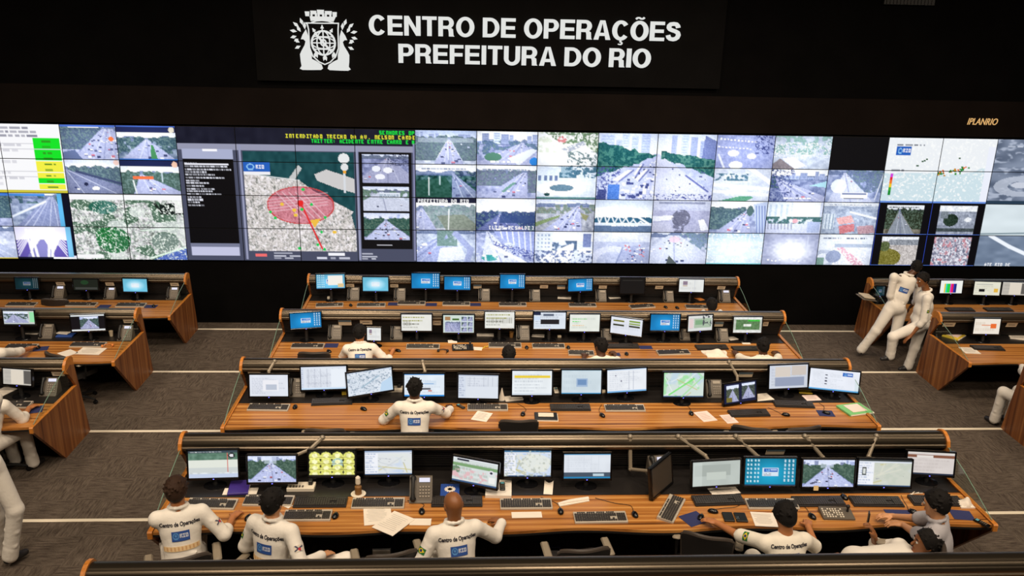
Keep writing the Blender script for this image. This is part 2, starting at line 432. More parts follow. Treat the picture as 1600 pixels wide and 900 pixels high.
def gmap(p, seed, bg=(226, 230, 224), ln=(250, 250, 250), g=(176, 214, 160), w=(180, 206, 240), head=(96, 140, 180), side=.0):
    p.fill(bg); p.speck((7, 5), seed, .6, g, a=.7); p.speck((4, 3), seed+5, .75, w)
    rs = np.random.RandomState(seed)
    for i in range(9):
        a = (rs.rand(), rs.rand()); b = (rs.rand(), rs.rand()); p.line(a, b, .012, ln if i % 3 else (200, 190, 120), .9)
    for i in range(14): p.rect(*(lambda u, v: (u, v, u+.03, v+.02))(rs.rand(), rs.rand()), (150, 150, 160), .6)
    if side: p.rect(0, 0, side, 1, (240, 242, 248)); p.lines(.01, .1, side-.01, .9, 9, (130, 150, 190), seed+1, .5, .5)
    if head: p.rect(0, 0, 1, .08, head); p.rect(0, .08, 1, .12, (220, 226, 236))
    p.rect(0, .95, 1, 1, (60, 90, 130))

# ---- one canvas for the whole video wall, 20 x 4 displays of 80 x 45 samples
TW, TH_ = 80, 45
WALL = np.zeros((4*TH_, 20*TW, 3)); WALL[:] = (10, 10, 14)
def cell(c, r, cw=1, rh=1): return Pic(WALL[r*TH_:(r+rh)*TH_, (c+8)*TW:(c+8+cw)*TW])
WLAB = {}
def feed(c, r, label, fn, cw=1, rh=1):
    fn(cell(c, r, cw, rh))
    for i in range(cw):
        for j in range(rh): WLAB.setdefault((c+i, r+j), label)
def caption(t, u, v, c=(250, 250, 250), step=4.): return lambda p: p.text(t, u, v, c, step)
def dark(p): p.fill((8, 8, 12))
# status table, far left
def status(p):
    p.fill((250, 250, 253)); p.lines(.5, .03, .9, .2, 3, (110, 110, 130), 5, .5); p.lines(.05, .26, .72, .9, 8, (170, 170, 184), 6, .3, .5)
    for i in range(9): p.rect(0, .2+i*.08, 1, .205+i*.08, (190, 190, 200), .7)
    for i, c in enumerate('GGGGYYYGY'):
        v = .2+i*.083; p.rect(.77, v, .985, v+.076, (20, 228, 40) if c == 'G' else (244, 240, 70)); p.lines(.84, v+.015, .93, v+.07, 1, (60, 120, 30), i)
    p.rect(0, .955, 1, 1, (206, 196, 60))
feed(-8, 0, 'a white status table with green and yellow cells', status, 2, 2)
feed(-6, 0, 'a crowded highway curve jammed with cars', lambda p: (road(p, 3, .12, .85, .15, 1.3, (1, 0), 46, dens=.75, tree=(70, 84, 92), tw=.1), p.rect(0, 0, 1, .06, (70, 100, 190)), p.rect(.15, .06, .7, .1, (240, 240, 250)), p.ell(.9, .4, .05, .06, (230, 110, 50)), p.poly([(0, .8), (.22, .72), (.35, 1), (0, 1)], (90, 100, 130))))
feed(-5, 0, 'a broad expressway with a green median under cloud', lambda p: (road(p, 4, .4, .5, .02, 1.0, (.6, .6), 12, dens=.6, g=(110, 124, 140)), p.rect(0, 0, 1, .05, (60, 90, 180)), p.rect(0, .05, 1, .2, (30, 34, 60)), p.poly([(.56, .55), (.6, .55), (.66, .95), (.55, .95)], (60, 120, 60)), p.ell(.93, .12, .05, .08, (230, 220, 190)), p.rect(0, .95, 1, 1, (40, 90, 170))))
feed(-6, 1, 'a dark expressway along a wooded hill', lambda p: (road(p, 5, .3, .02, -.3, 1.5, (0, 1), 6, dens=.95, tree=(66, 82, 80), rc=(112, 116, 140), g=(96, 104, 124)), p.line((.2, .35), (1, .7), .03, (52, 56, 74)), p.ell(.35, .72, .04, .05, (30, 32, 44)), p.ell(.52, .84, .07, .06, (236, 240, 250)), p.ell(.94, .08, .05, .08, (240, 200, 180))))
feed(-5, 1, 'a road passing under an orange footbridge', lambda p: (road(p, 6, .42, .35, .2, 1.1, (1, .8), 9, dens=.9, tree=(56, 78, 52)), p.rect(0, 0, 1, .17, (26, 30, 52)), p.rect(.2, .46, .55, .55, (226, 92, 40)), p.line((.7, .2), (.7, .62), .012, (210, 220, 230)), p.line((.2, .6), (.24, 1), .02, (220, 226, 220)), p.ell(.93, .12, .05, .09, (240, 190, 150))))
feed(-8, 2, 'a road between trees below blue caption bars', lambda p: (road(p, 7, .15, .1, -.2, .8, (0, 1), 4, dens=.9), p.rect(0, 0, 1, .09, (60, 110, 200))))
feed(-7, 2, 'an empty curved ramp road', lambda p: (road(p, 8, .12, .7, .05, .9, (.2, .3), 0, g=(128, 138, 160), rc=(120, 126, 156), lanes=6, tw=.05), p.rect(0, .02, .6, .1, (60, 120, 200)), p.line((.02, .7), (.6, .25), .03, (214, 222, 240)), p.rect(.8, 0, .88, 1, (80, 160, 210)), p.rect(.88, 0, 1, 1, (12, 12, 18))))
feed(-8, 3, 'a bare pale road at the bottom left corner', lambda p: (road(p, 9, .1, .1, .2, 1.4, (0, 0), 3, g=(186, 192, 216), rc=(170, 178, 206)), p.rect(0, .95, 1, 1, (200, 180, 60))))
def towers(p):
    p.fill((226, 222, 250)); p.poly([(0, .42), (.25, .38), (.2, 1), (0, 1)], (86, 70, 140)); p.poly([(.75, .4), (.86, .42), (.86, 1), (.55, 1)], (86, 70, 140)); p.poly([(.42, .4), (.48, .4), (.66, 1), (.12, 1)], (116, 110, 160))
    for a, b in ((.2, .1), (.28, .12), (.6, .05), (.66, .08)):
        p.line((a, b), (a+.06 if a < .4 else a-.08, .95), .04, (244, 242, 255))
    for k in range(5): p.line((.25, .1+.05*k), (.02, .5+.1*k), .012, (235, 232, 255)); p.line((.62, .1+.05*k), (.84, .5+.1*k), .012, (235, 232, 255))
    p.rect(.86, 0, .95, 1, (110, 180, 220)); p.rect(.95, 0, 1, .9, (12, 12, 18)); p.rect(0, .94, .6, 1, (20, 20, 24)); p.rect(.6, .94, 1, 1, (246, 246, 250))
feed(-7, 3, 'a white cable bridge in violet light', towers)
def satmap(p):
    sat(p, 11, (196, 196, 200), (140, 156, 146), .48, (70, 40)); n = p.noise((9, 6), 12)
    p.put((n > .56).astype(float), (52, 92, 66), .75); p.put((p.noise((5, 4), 14) > .66).astype(float), (228, 232, 232), .8)
    p.ell(.36, .7, .16, .2, (24, 104, 52), .85); p.ell(.3, .62, .1, .12, (34, 120, 60), .8); p.ell(.3, .2, .13, .1, (20, 96, 80), .7)
    p.ell(.82, .72, .12, .14, (120, 140, 132)); p.rect(.8, .13, 1, .3, (14, 26, 24)); p.rect(.93, .1, 1, .28, (240, 240, 240)); p.line((.76, .13), (.8, .25), .02, (20, 30, 26))
    p.poly([(.7, 1), (1, .78), (1, 1)], (84, 110, 190)); p.line((.68, .97), (1, .8), .012, (230, 255, 235)); p.line((.62, .55), (.95, .5), .008, (230, 250, 235))
    p.speck((90, 50), 15, .68, (240, 250, 240)); p.rough(20, (120, 70), 77)
    p.rect(0, 0, 1, .09, (250, 250, 252)); p.rect(0, .92, .25, .98, (248, 248, 250)); p.rect(0, 0, 1, .015, (20, 24, 40))
feed(-6, 2, 'a satellite map of green hills and white streets', satmap, 2, 2)
# operations window, four by four displays
def opsmap(p):
    p.fill((22, 24, 42)); p.rough(5, (40, 20), 5)
    p.rect(0, .125, 1, 1, (74, 78, 100)); p.rect(.0, .125, 1, .165, (150, 152, 176))
    p.rect(.26, .13, .27, .99, (150, 154, 184)); p.rect(.752, .13, .762, .99, (150, 154, 184)); p.rect(.99, .1, 1, .99, (130, 134, 170))
    a = p.sub(.02, .16, .235, .96); a.fill((4, 4, 8)); a.rect(0, 0, 1, .09, (170, 176, 206)); a.rect(0, .88, 1, 1, (120, 124, 150)); a.rect(.02, .92, .98, 1, (196, 198, 226))
    a.lines(.03, .12, .96, .53, 16, (236, 238, 250), 9, .25, 1.); a.rect(.03, .135, .9, .145, (240, 240, 250)); a.rect(.4, -.05, .7, .02, (250, 250, 255))
    m = p.sub(.275, .17, .745, .92); sat(m, 21, (206, 200, 198), (176, 172, 170), .5, (90, 66)); m.speck((60, 50), 26, .75, (140, 144, 132), a=.7); m.speck((110, 80), 25, .6, (236, 230, 228), a=.8)
    m.poly([(0, 0), (1, 0), (1, .6), (.62, .38), (.5, .28), (.25, .26), (0, .2)], (22, 72, 78)); m.rough(10, (30, 20), 22)
    m.poly([(.4, .27), (.5, .13), (.53, .16), (.45, .29)], (198, 200, 200)); m.poly([(.64, .22), (.75, .17), (1, .26), (1, .4), (.85, .36), (.66, .28)], (206, 204, 204))
    m.poly([(.96, .62), (1, .56), (1, .8)], (40, 80, 90)); m.line((0, .22), (.5, .28), .008, (230, 230, 230))
    m.ell(.5, .53, .31, .19, (206, 70, 96), .55); m.ell(.5, .53, .31, .19, (200, 70, 70), .9, .05)
    for k in range(5): m.line((.28+.06*k, .4), (.5+.06*k, .66), .006, (236, 206, 214), .8); m.line((.2, .6-.03*k), (.75, .52-.03*k), .005, (236, 206, 214), .7)
    m.line((.5, .5), (.68, .97), .012, (226, 40, 44)); m.ell(.5, .51, .03, .03, (230, 40, 40)); m.poly([(.58, .68), (.68, .66), (.62, .76)], (240, 190, 70))
    for (u, v) in ((.53, .37), (.22, .6), (.26, .66), (.6, .52), (.72, .65), (.68, .8), (.7, .98), (.47, .97), (.64, .93), (.51, .57)): m.ell(u, v, .014, .015, (30, 200, 90))
    for (u, v) in ((.44, .58), (.33, .52), (.8, .8), (.45, .63)): m.ell(u, v, .018, .018, (240, 196, 70))
    rio(m, .0, .1, .24, .2); m.rect(0, .2, .24, .23, (240, 240, 245))
    m.ell(.91, .06, .05, .05, (232, 234, 236)); m.ell(.915, .145, .035, .035, (226, 228, 230)); m.rect(.9, .2, .92, .4, (216, 220, 226)); m.rect(.9, .18, .925, .21, (240, 170, 60))
    p.rect(.3, .945, .35, .965, (240, 110, 110)); p.lines(.38, .93, .5, .985, 3, (230, 232, 245), 5, .6, 1); p.rect(.62, .935, .69, .955, (244, 244, 250)); p.lines(.57, .96, .72, .985, 1, (230, 232, 245), 6, .6, 1)
    b = p.sub(.765, .165, .985, .9); b.fill((10, 10, 14))
    c = b.sub(.06, .02, .94, .31); road(c, 31, .12, .55, -.2, 1.3, (0, 0), 7, g=(132, 140, 182)); c.speck((40, 26), 8, .6, (70, 76, 110), ((c.U > .55) & (c.V < .4)).astype(float)); c.ell(.55, .55, .1, .1, (246, 248, 255)); c.ell(.3, .5, .09, .1, (240, 244, 255)); c.ell(.38, .78, .11, .1, (244, 246, 255))
    c = b.sub(.06, .35, .94, .6); road(c, 32, .2, .4, -.4, 1.4, (.8, .3), 5, g=(196, 204, 224), rc=(206, 212, 232), tree=(104, 134, 118)); c.rect(.35, .25, .8, .5, (226, 234, 246)); c.lines(.36, .28, .8, .5, 3, (130, 150, 170), 3, .9)
    c = b.sub(.06, .62, .94, .9); road(c, 33, .28, .48, .0, 1.1, (1, 1), 34, dens=.8, tree=(44, 84, 70), build=2, rc=(196, 204, 240)); b.rect(.3, .955, .6, .965, (210, 210, 220))
    p.lines(.765, .93, .84, .985, 3, (220, 222, 235), 7, .6, 1)
    p.text("SENHORES OPERAD", .853, .012, (20, 235, 70), 4.3); p.text("INTERDITADO TRECHO DA AV. NELSON CARDE", .4635, .046, (240, 236, 60), 4.55); p.text("TWITTER: ACIDENTE ENTRE CARRO E M", .568, .08, (20, 235, 70), 4.2)
feed(-4, 0, 'the dark operations window with a map of the centre', opsmap, 4, 4)
WHITE = ((238, 243, 255), (250, 252, 255))
feed(0, 0, 'a hazy square full of trees and vehicles', lambda p: (road(p, 41, .28, .55, .3, .8, (1, 1), 22, dens=.7, tree=(78, 92, 92), g=(196, 204, 226), skyc=((170, 186, 226), (220, 230, 250)), build=1), p.rect(.05, .22, .95, .36, (236, 242, 255), .35), p.line((.53, .3), (.54, .85), .01, (220, 226, 236))))
feed(1, 0, 'a curved street round a grassy island', lambda p: (road(p, 42, .34, .75, -.1, 1.1, (.5, .2), 12, skyc=WHITE, tree=(80, 100, 120), build=1), p.ell(.27, .76, .14, .13, (74, 116, 84)), p.poly([(.5, .8), (.9, .5), (1, .55), (.7, 1)], (216, 222, 244)), p.ell(.95, .88, .08, .12, (40, 120, 210)), p.lines(.22, .84, .76, .94, 1, (246, 246, 250), 8, .95, 1)))
feed(2, 0, 'bright green foliage over a washed-out street', lambda p: (p.fill((236, 240, 246)), p.poly([(.1, 0), (1, 0), (1, .65), (.75, .3), (.4, .35)], (94, 116, 72)), p.speck((18, 12), 5, .62, (206, 214, 190), (p.V < .6).astype(float)), p.speck((26, 18), 6, .6, (88, 104, 92), ((p.V > .55) & (p.U > .5)).astype(float)), p.ell(.4, .22, .08, .1, (190, 110, 100)), p.poly([(.4, .5), (.75, .25), (.8, .35), (.5, .6)], (150, 154, 160)), p.speck((34, 20), 7, .7, (250, 252, 255)), p.text('PREFEITURA DO RIO', .12, .08, (246, 248, 246), 3.9)))
def avenue(p):
    p.fill((186, 194, 232)); p.rough(20, (30, 18), 8)
    p.grad((210, 222, 255), (248, 250, 255), 0, .35); rs = np.random.RandomState(4)
    for (a, b, t) in ((.02, .14, .02), (.15, .2, .1), (.2, .26, .0), (.28, .34, .05), (.36, .44, 0), (.62, .66, .02), (.7, .76, 0), (.78, .84, .04), (.86, 1, .1)):
        q = 190+50*rs.rand(); p.rect(a, t, b, .34, (q*.82, q*.88, min(255, q*1.1)))
        for k in range(7): p.rect(a+.01, t+.03+.04*k, b-.01, t+.04+.04*k, (140, 156, 200), .6)
    p.poly([(.9, .02), (1, .1), (1, .45), (.88, .4)], (110, 120, 170)); p.poly([(.48, .3), (.52, .3), (1.1, 1), (-.05, 1)], (180, 186, 226)); p.poly([(.5, .3), (.52, .3), (1.1, 1), (.46, 1)], (206, 210, 240))
    n = p.noise((26, 16), 9)
    mL = (p.U < .5) & (p.V > .13+.36*p.U+.06*n-.02) & (p.V < .62-.62*p.U+.06*n); p.put(mL.astype(float), (26, 76, 66)); p.put((mL & (p.noise((50, 34), 3) > .55)).astype(float), (66, 120, 96), .8)
    mR = (p.U > .54) & (p.V > .3+.26*(p.U-.56)-.05*n) & (p.V < .34+.58*(p.U-.54)+.05*n); p.put(mR.astype(float), (34, 84, 72)); p.put((mR & (p.noise((50, 34), 6) > .55)).astype(float), (80, 130, 104), .8)
    p.speck((70, 50), 11, .62, (70, 76, 130), ((p.V > .5) & (p.U < .2)).astype(float)); p.speck((80, 56), 12, .66, (60, 66, 120), ((p.V > .9) & (p.U > .1)).astype(float))
    for i in range(70):
        k = rs.rand()**.8; v = .34+.64*k; u = .5-.46*k*rs.rand()+.02; s_ = .008+.03*k
        p.rect(u-s_/2, v-s_*.8, u+s_/2, v+s_*.5, [(248, 250, 255), (236, 240, 255), (60, 66, 110), (210, 216, 246)][rs.randint(4)])
    for (u, v, a) in ((.22, .63, .09), (.38, .62, .06), (.35, .54, .04)): p.poly([(u-a, v+.07), (u+a*.5, v-.09), (u+a, v-.08), (u-a*.3, v+.09)], (238, 240, 255)); p.line((u-a*.3, v+.09), (u+a, v-.08), .01, (90, 96, 150))
    for i in range(12): p.ell(.55+.4*rs.rand(), .5+.4*rs.rand(), .006, .012, (80, 84, 130))
    p.poly([(.1, .77), (.2, .77), (.2, 1), (.1, 1)], (70, 110, 190)); p.poly([(.02, .85), (.09, .85), (.09, 1), (.0, 1)], (60, 66, 110)); p.line((.76, .62), (.96, .86), .012, (90, 96, 150))
    p.text('PRES VARGAS', .36, .79, (238, 240, 250), 6.5)
    p.rough(18, (150, 90), 71)
feed(3, 0, 'a big view of a tree-lined avenue with buses', avenue, 2, 2)
feed(5, 0, 'a junction with zebra markings and a crowd', lambda p: (p.fill((150, 158, 206)), p.rough(16, (20, 12), 3), [p.rect(.05+k*.06, .1+.008*k, .085+k*.06, .15+.008*k, (240, 244, 255)) for k in range(11)], [p.rect(.03+k*.06, .34+.006*k, .065+k*.06, .38+.006*k, (240, 244, 255)) for k in range(10)], p.speck((40, 26), 8, .6, (60, 66, 110), ((p.U > .66) & (p.V < .55)).astype(float)), p.ell(.3, .55, .1, .1, (244, 247, 255)), p.ell(.36, .9, .12, .12, (240, 244, 255)), p.ell(.62, .63, .08, .09, (244, 247, 255)), p.line((.05, .6), (.16, 1), .03, (226, 230, 248)), p.rough(18, (60, 34), 2)))
feed(6, 0, 'a bus stop below pale trees', lambda p: (p.fill((186, 196, 214)), p.rough(22, (14, 9), 3), p.speck((14, 9), 4, .5, (130, 164, 150), (p.V < .55).astype(float)), p.speck((50, 30), 5, .62, (236, 242, 250), ((p.V > .2) & (p.V < .65)).astype(float)), p.poly([(.15, .68), (.35, .62), (.6, .9), (.4, 1)], (248, 250, 255)), p.poly([(0, .85), (.12, .68), (.4, 1), (0, 1)], (128, 116, 110)), p.rough(16, (60, 34), 2)))
feed(7, 0, 'nothing, switched off and black', dark)
def radar(p):
    p.fill((238, 242, 246)); p.put(((p.V > .52+.04*p.noise((20, 4), 3)) | ((p.U > .62) & (p.V > .68-.6*(p.U-.5)+.04*p.noise((20, 9), 4)) & (p.V > .25))).astype(float), (206, 226, 234)); p.speck((60, 40), 6, .72, (250, 252, 252))
    rio(p, .08, .13, .22, .27); p.lines(.08, .09, .34, .13, 1, (90, 96, 110), 4, .9); p.lines(.06, .46, .2, .52, 1, (90, 96, 110), 5, .8)
    for i, c in enumerate(((210, 70, 220), (226, 40, 60), (240, 120, 40), (240, 200, 40), (60, 170, 60), (20, 140, 50))): p.rect(.06, .54+i*.055, .09, .6+i*.055, c)
    rs = np.random.RandomState(5)
    for i in range(40):
        t = rs.rand(); u = .5+.26*t+.02*rs.randn(); v = .55-.1*t+.02*rs.randn(); p.rect(u-.008, v-.012, u+.008, v+.012, [(230, 110, 40), (60, 150, 70), (40, 130, 60), (200, 140, 40)][rs.randint(4)])
    for (u, v) in ((.3, .42), (.36, .34), (.38, .32), (.34, .36), (.68, .3), (.7, .5)): p.rect(u-.01, v-.012, u+.01, v+.012, (50, 90, 60))
    p.rect(.93, .12, 1, 1, (236, 240, 252)); p.rect(0, .97, 1, 1, (100, 140, 220))
feed(8, 0, 'a white rain radar map with coloured dots', radar, 2, 2)
feed(10, 0, 'a grey infrared cloud image', lambda p: (p.fill((112, 124, 146)), p.rough(30, (8, 10), 5), p.speck((14, 20), 6, .72, (170, 180, 200)), p.ell(.3, .72, .26, .16, (190, 198, 214), .8, .5), p.ell(.3, .7, .1, .05, (200, 206, 220)), p.lines(.1, .08, .9, .13, 1, (220, 226, 240), 3, .9), p.rect(0, .95, 1, 1, (40, 60, 80))), 2, 2)
feed(0, 1, 'a highway beside a dark green field', lambda p: (road(p, 51, .28, .62, .6, 1.15, (0, .7), 7, skyc=WHITE, g=(42, 74, 62), rc=(120, 130, 156), tree=(46, 60, 72)), p.poly([(0, .5), (.5, .38), (.57, .6), (.6, 1), (0, 1)], (32, 66, 44)), p.rough(14, (30, 20), 3), p.line((.22, .4), (.22, .92), .012, (220, 230, 230)), p.line((.4, .36), (.4, .6), .01, (220, 230, 230)), p.lines(.1, .1, .9, .16, 1, (70, 80, 100), 3, .8)))
feed(1, 1, 'a wide grey avenue with a narrow island', lambda p: (road(p, 52, .22, .8, .1, .85, (.6, 1), 16, skyc=WHITE, dens=.7, tree=(92, 98, 108), tw=.04), p.lines(.1, .1, .9, .16, 1, (70, 80, 100), 3, .8), p.poly([(.6, .52), (.68, .5), (.46, .82), (.42, .78)], (96, 134, 112))))
feed(2, 1, 'a roundabout with a dark pool in its middle', lambda p: (p.fill((214, 224, 242)), p.rough(14, (16, 10), 3), p.rect(0, .05, .38, .46, (208, 220, 238)), [p.rect(.03+k*.09, .3, .08+k*.09, .44, (96, 110, 140)) for k in range(4)], p.rect(.4, .02, .6, .34, (140, 166, 176)), p.speck((20, 14), 5, .5, (66, 100, 110), ((p.U > .38) & (p.V < .36)).astype(float)), p.ell(.42, .68, .42, .22, (244, 248, 255)), p.ell(.42, .66, .2, .1, (86, 112, 120)), p.rect(0, .93, 1, 1, (90, 130, 120)), p.ell(.18, .86, .05, .05, (30, 60, 50)), p.rough(14, (60, 34), 5)))
feed(5, 1, 'a pale motorway crossing with green verge', lambda p: (p.fill((206, 214, 234)), p.rough(18, (12, 10), 3), p.poly([(.55, 0), (.7, 0), (1, .35), (1, .5)], (246, 248, 255)), p.speck((20, 14), 5, .52, (74, 106, 116), ((p.V > .15) & (p.V < .38) & (p.U < .6)).astype(float)), p.line((0, .5), (1, .62), .05, (240, 244, 255)), p.line((0, .7), (1, .8), .05, (236, 240, 252)), p.poly([(.1, 1), (.5, .84), (.75, .86), (.6, 1)], (84, 148, 104)), p.rough(16, (50, 30), 5)))
feed(6, 1, 'an elevated road above crowded parking', lambda p: (road(p, 54, .28, .1, .3, 1.3, (.4, 0), 10, skyc=WHITE, g=(120, 128, 160), build=1), p.speck((40, 26), 5, .62, (60, 68, 110), (p.U < .4).astype(float)), p.poly([(.7, .5), (1, .35), (1, .55)], (160, 206, 220)), p.lines(.26, .83, .76, .93, 1, (246, 246, 250), 8, .95, 1)))
feed(7, 1, 'a city bus crossing a wide road', lambda p: (road(p, 55, .1, .3, .05, .9, (0, 1), 7, g=(142, 152, 186), rc=(190, 196, 224), tree=(92, 104, 124), skyc=((150, 164, 200), (190, 200, 226))), p.ell(.22, .5, .14, .22, (236, 242, 255), .8), p.rect(.28, .68, .76, .86, (246, 248, 255)), p.rect(.3, .72, .74, .76, (90, 100, 130)), p.rect(.34, .86, .7, .89, (40, 44, 60)), p.line((1, .1), (.9, .9), .01, (230, 234, 244))))
feed(0, 2, 'a hazy hill road beside scrubland', lambda p: (road(p, 61, .34, .1, -.3, .35, (0, 1), 5, skyc=WHITE, dens=.9, tree=(120, 132, 124), g=(170, 172, 180)), p.poly([(.35, .55), (.8, .5), (1, .8), (1, 1), (.5, 1)], (114, 118, 88), .8), p.rough(16, (34, 24), 3), p.rect(0, 0, 1, .16, (24, 24, 32)), p.text('PREFEITURA DO RIO', .04, .04, (245, 246, 250), 4), p.line((.55, .35), (.54, .98), .012, (226, 230, 226))))
feed(1, 2, 'a dusky junction under a bright white sky', lambda p: (road(p, 62, .5, .4, .0, .9, (1, 1), 18, skyc=WHITE, tree=(44, 56, 84), g=(70, 80, 116), rc=(92, 98, 140), dens=.8), p.put(((p.U > .4) & (p.V > .5) & (p.V < .76)).astype(float), (44, 58, 88), .85), p.text('[LINS-PCSALDI]', .22, .84, (246, 247, 252), 4.4)))
feed(2, 2, 'a motorway with green verges and a line of cars', lambda p: (road(p, 63, .2, .72, .1, .8, (.3, .3), 26, skyc=((196, 206, 236), (240, 244, 255)), g=(150, 152, 158), tree=(110, 118, 90), dens=.5), p.poly([(0, .72), (.42, .48), (.4, .56), (0, .86)], (112, 128, 72)), p.poly([(.76, .42), (.9, .5), (.86, .66), (.8, .6)], (128, 126, 76)), p.rough(12, (60, 34), 4)))
def truss(p):
    p.fill((226, 236, 250)); p.grad((190, 204, 228), (244, 248, 255), 0, .45); p.put((p.V > .52+.06*p.noise((18, 3), 2)).astype(float), (40, 78, 92)); p.rect(0, .72, 1, .8, (206, 216, 236)); p.rect(0, .8, 1, 1, (84, 102, 124))
    P = [(0, .3), (.25, .24), (.5, .34), (.75, .52), (.95, .74)]
    for a, b in zip(P, P[1:]): p.line(a, b, .03, (244, 247, 255))
    for k in range(7): u = .02+k*.13; p.line((u, .3+.06*k), (u+.07, .74), .016, (244, 247, 255)); p.line((u+.14, .36+.06*k), (u+.07, .74), .016, (244, 247, 255))
    p.lines(.3, .76, .76, .84, 1, (246, 246, 250), 8, .95, 1); p.rough(12, (50, 30), 4)
feed(3, 2, 'a white truss bridge over dark trees', truss)
feed(4, 2, 'a grey mall entrance with one round tree', lambda p: (p.fill((158, 158, 182)), p.grad((206, 212, 236), (180, 184, 208), 0, .3), p.rough(12, (20, 12), 3), p.rect(.1, .05, .9, .11, (96, 98, 116), .6), p.poly([(0, .5), (.5, .44), (.5, .58), (0, .66)], (216, 218, 232)), p.speck((20, 12), 5, .34, (92, 90, 98), ((((p.U-.5)/.16)**2+((p.V-.55)/.27)**2) < 1).astype(float)), p.speck((20, 12), 6, .4, (98, 96, 106), ((np.abs(p.U-.47) < .09) & (p.V > .75)).astype(float)), p.poly([(.8, .6), (.9, .58), (1, .9), (.86, .94)], (232, 234, 246)), p.poly([(0, .7), (.3, .66), (.4, 1), (0, 1)], (176, 176, 196)), p.rough(16, (60, 34), 4)))
feed(5, 2, 'a street canyon with a bus lane and trees', lambda p: (road(p, 65, .3, .65, .1, .75, (1, 0), 22, dens=.9, tree=(60, 80, 76), g=(150, 158, 190), build=0, skyc=WHITE), p.poly([(.75, .1), (1, 0), (1, 1), (.85, 1)], (190, 204, 240)), [p.line((.8+.05*k, .15), (.86+.05*k, 1), .012, (96, 110, 160)) for k in range(4)], p.ell(.7, .3, .06, .16, (70, 92, 80))))
feed(6, 2, 'white towers above street trees', lambda p: (p.fill((206, 214, 238)), p.rect(0, .02, .42, .5, (222, 232, 246)), p.rect(.45, .0, .95, .46, (246, 250, 255)), [p.rect(.04+.1*k, .08, .07+.1*k, .46, (190, 206, 226)) for k in range(4)], p.speck((16, 12), 5, .42, (64, 96, 84), ((p.V > .46) & (p.V < .68)).astype(float)), p.rect(0, .72, 1, 1, (200, 206, 234)), [p.line((.04+.06*k, .66), (.05+.06*k, .86), .008, (110, 110, 120)) for k in range(8)], p.ell(.52, .6, .05, .07, (206, 150, 150)), p.rect(.75, .62, .98, .95, (168, 180, 216)), p.rough(16, (60, 34), 4)))
feed(7, 2, 'red-roofed blocks seen from above', lambda p: (p.fill((150, 160, 176)), p.rough(30, (18, 12), 3), p.rect(0, 0, 1, .12, (224, 230, 240)), p.lines(.1, .04, .9, .1, 1, (60, 66, 80), 3, .9), p.rect(.0, .35, .22, .85, (196, 206, 216)), [p.line((.02+.06*k, .38), (.02+.06*k, .82), .012, (110, 124, 136)) for k in range(4)], p.poly([(.26, .5), (.52, .4), (.6, .62), (.32, .7)], (206, 150, 138)), p.poly([(.32, .74), (.6, .66), (.62, .9), (.36, 1)], (184, 104, 96)), p.poly([(.65, .75), (.95, .7), (1, .95), (.7, 1)], (170, 130, 128)), p.line((.5, .3), (1, .5), .03, (224, 228, 236)), p.rough(24, (60, 34), 4)))
feed(0, 3, 'two carriageways parted by a bushy slope', lambda p: (road(p, 71, .06, .55, -.5, .35, (0, 0), 7, rc=(150, 158, 200), g=(172, 182, 206)), p.speck((12, 9), 5, .35, (104, 128, 112), ((np.abs(p.U-.52) < .17) & (p.V < .5)).astype(float)), p.poly([(.4, .55), (.75, .5), (.85, .9), (.35, 1)], (212, 218, 232)), p.line((.66, .1), (.92, .6), .09, (150, 158, 198)), p.line((.92, .6), (.85, 1), .1, (150, 158, 198)), p.ell(.14, .45, .05, .05, (245, 247, 255)), p.rough(18, (60, 34), 4)))
feed(1, 3, 'a crowded street market by arcaded houses', lambda p: (road(p, 72, .02, .2, .1, .8, (0, 0), 12, g=(168, 176, 216), rc=(206, 212, 246)), p.poly([(.3, 0), (1, 0), (1, .75), (.35, .15)], (150, 160, 216)), [p.line((.42+.1*k, .02), (.45+.1*k, .22+.1*k), .016, (226, 232, 255)) for k in range(6)], p.speck((60, 40), 5, .58, (70, 76, 130), ((p.V > .3+.5*(p.U-.3)) & (p.V < .55+.6*(p.U-.3)) & (p.U > .3)).astype(float)), p.line((.3, .5), (.85, 1), .05, (244, 247, 255)), p.ell(.24, .85, .14, .1, (60, 150, 140)), p.speck((24, 14), 8, .6, (230, 240, 255), ((p.V > .7) & (p.U < .4)).astype(float)), p.rough(18, (60, 34), 4)))
feed(2, 3, 'a tower block beside trees and a bright ramp', lambda p: (p.fill((208, 216, 240)), p.grad((230, 236, 252), (246, 248, 255), 0, .3), p.rect(.02, .04, .3, .6, (216, 226, 240)), [p.rect(.05+.06*i, .1+.12*j, .08+.06*i, .15+.12*j, (150, 164, 190)) for i in range(4) for j in range(4)], p.speck((14, 10), 5, .42, (76, 92, 108), ((p.V > .28) & (p.V < .6) & (p.U > .3) & (p.U < .72)).astype(float)), p.rect(.82, .06, .96, .5, (110, 120, 160)), p.poly([(.6, .4), (.68, .4), (.62, 1), (.1, 1), (.1, .85)], (240, 244, 255)), p.ell(.88, .62, .14, .1, (236, 240, 252)), p.speck((30, 20), 7, .6, (90, 100, 130), (p.V > .6).astype(float)), p.rough(16, (60, 34), 4)))
feed(3, 3, 'two curved lanes of queuing cars', lambda p: (p.fill((170, 176, 202)), p.grad((236, 242, 252), (200, 206, 226), 0, .3), p.rough(14, (20, 12), 3), p.ell(.35, .95, .42, .5, (196, 200, 222), 1, .35), p.ell(.75, .85, .3, .42, (150, 156, 186)), [p.ell(.55+.36*np.random.RandomState(k).rand(), .4+.55*np.random.RandomState(k+50).rand(), .017, .022, [(246, 248, 255), (190, 110, 110), (70, 76, 110)][k % 3]) for k in range(40)], p.line((.52, .5), (.42, 1), .02, (120, 128, 160)), p.rough(16, (60, 34), 4)))
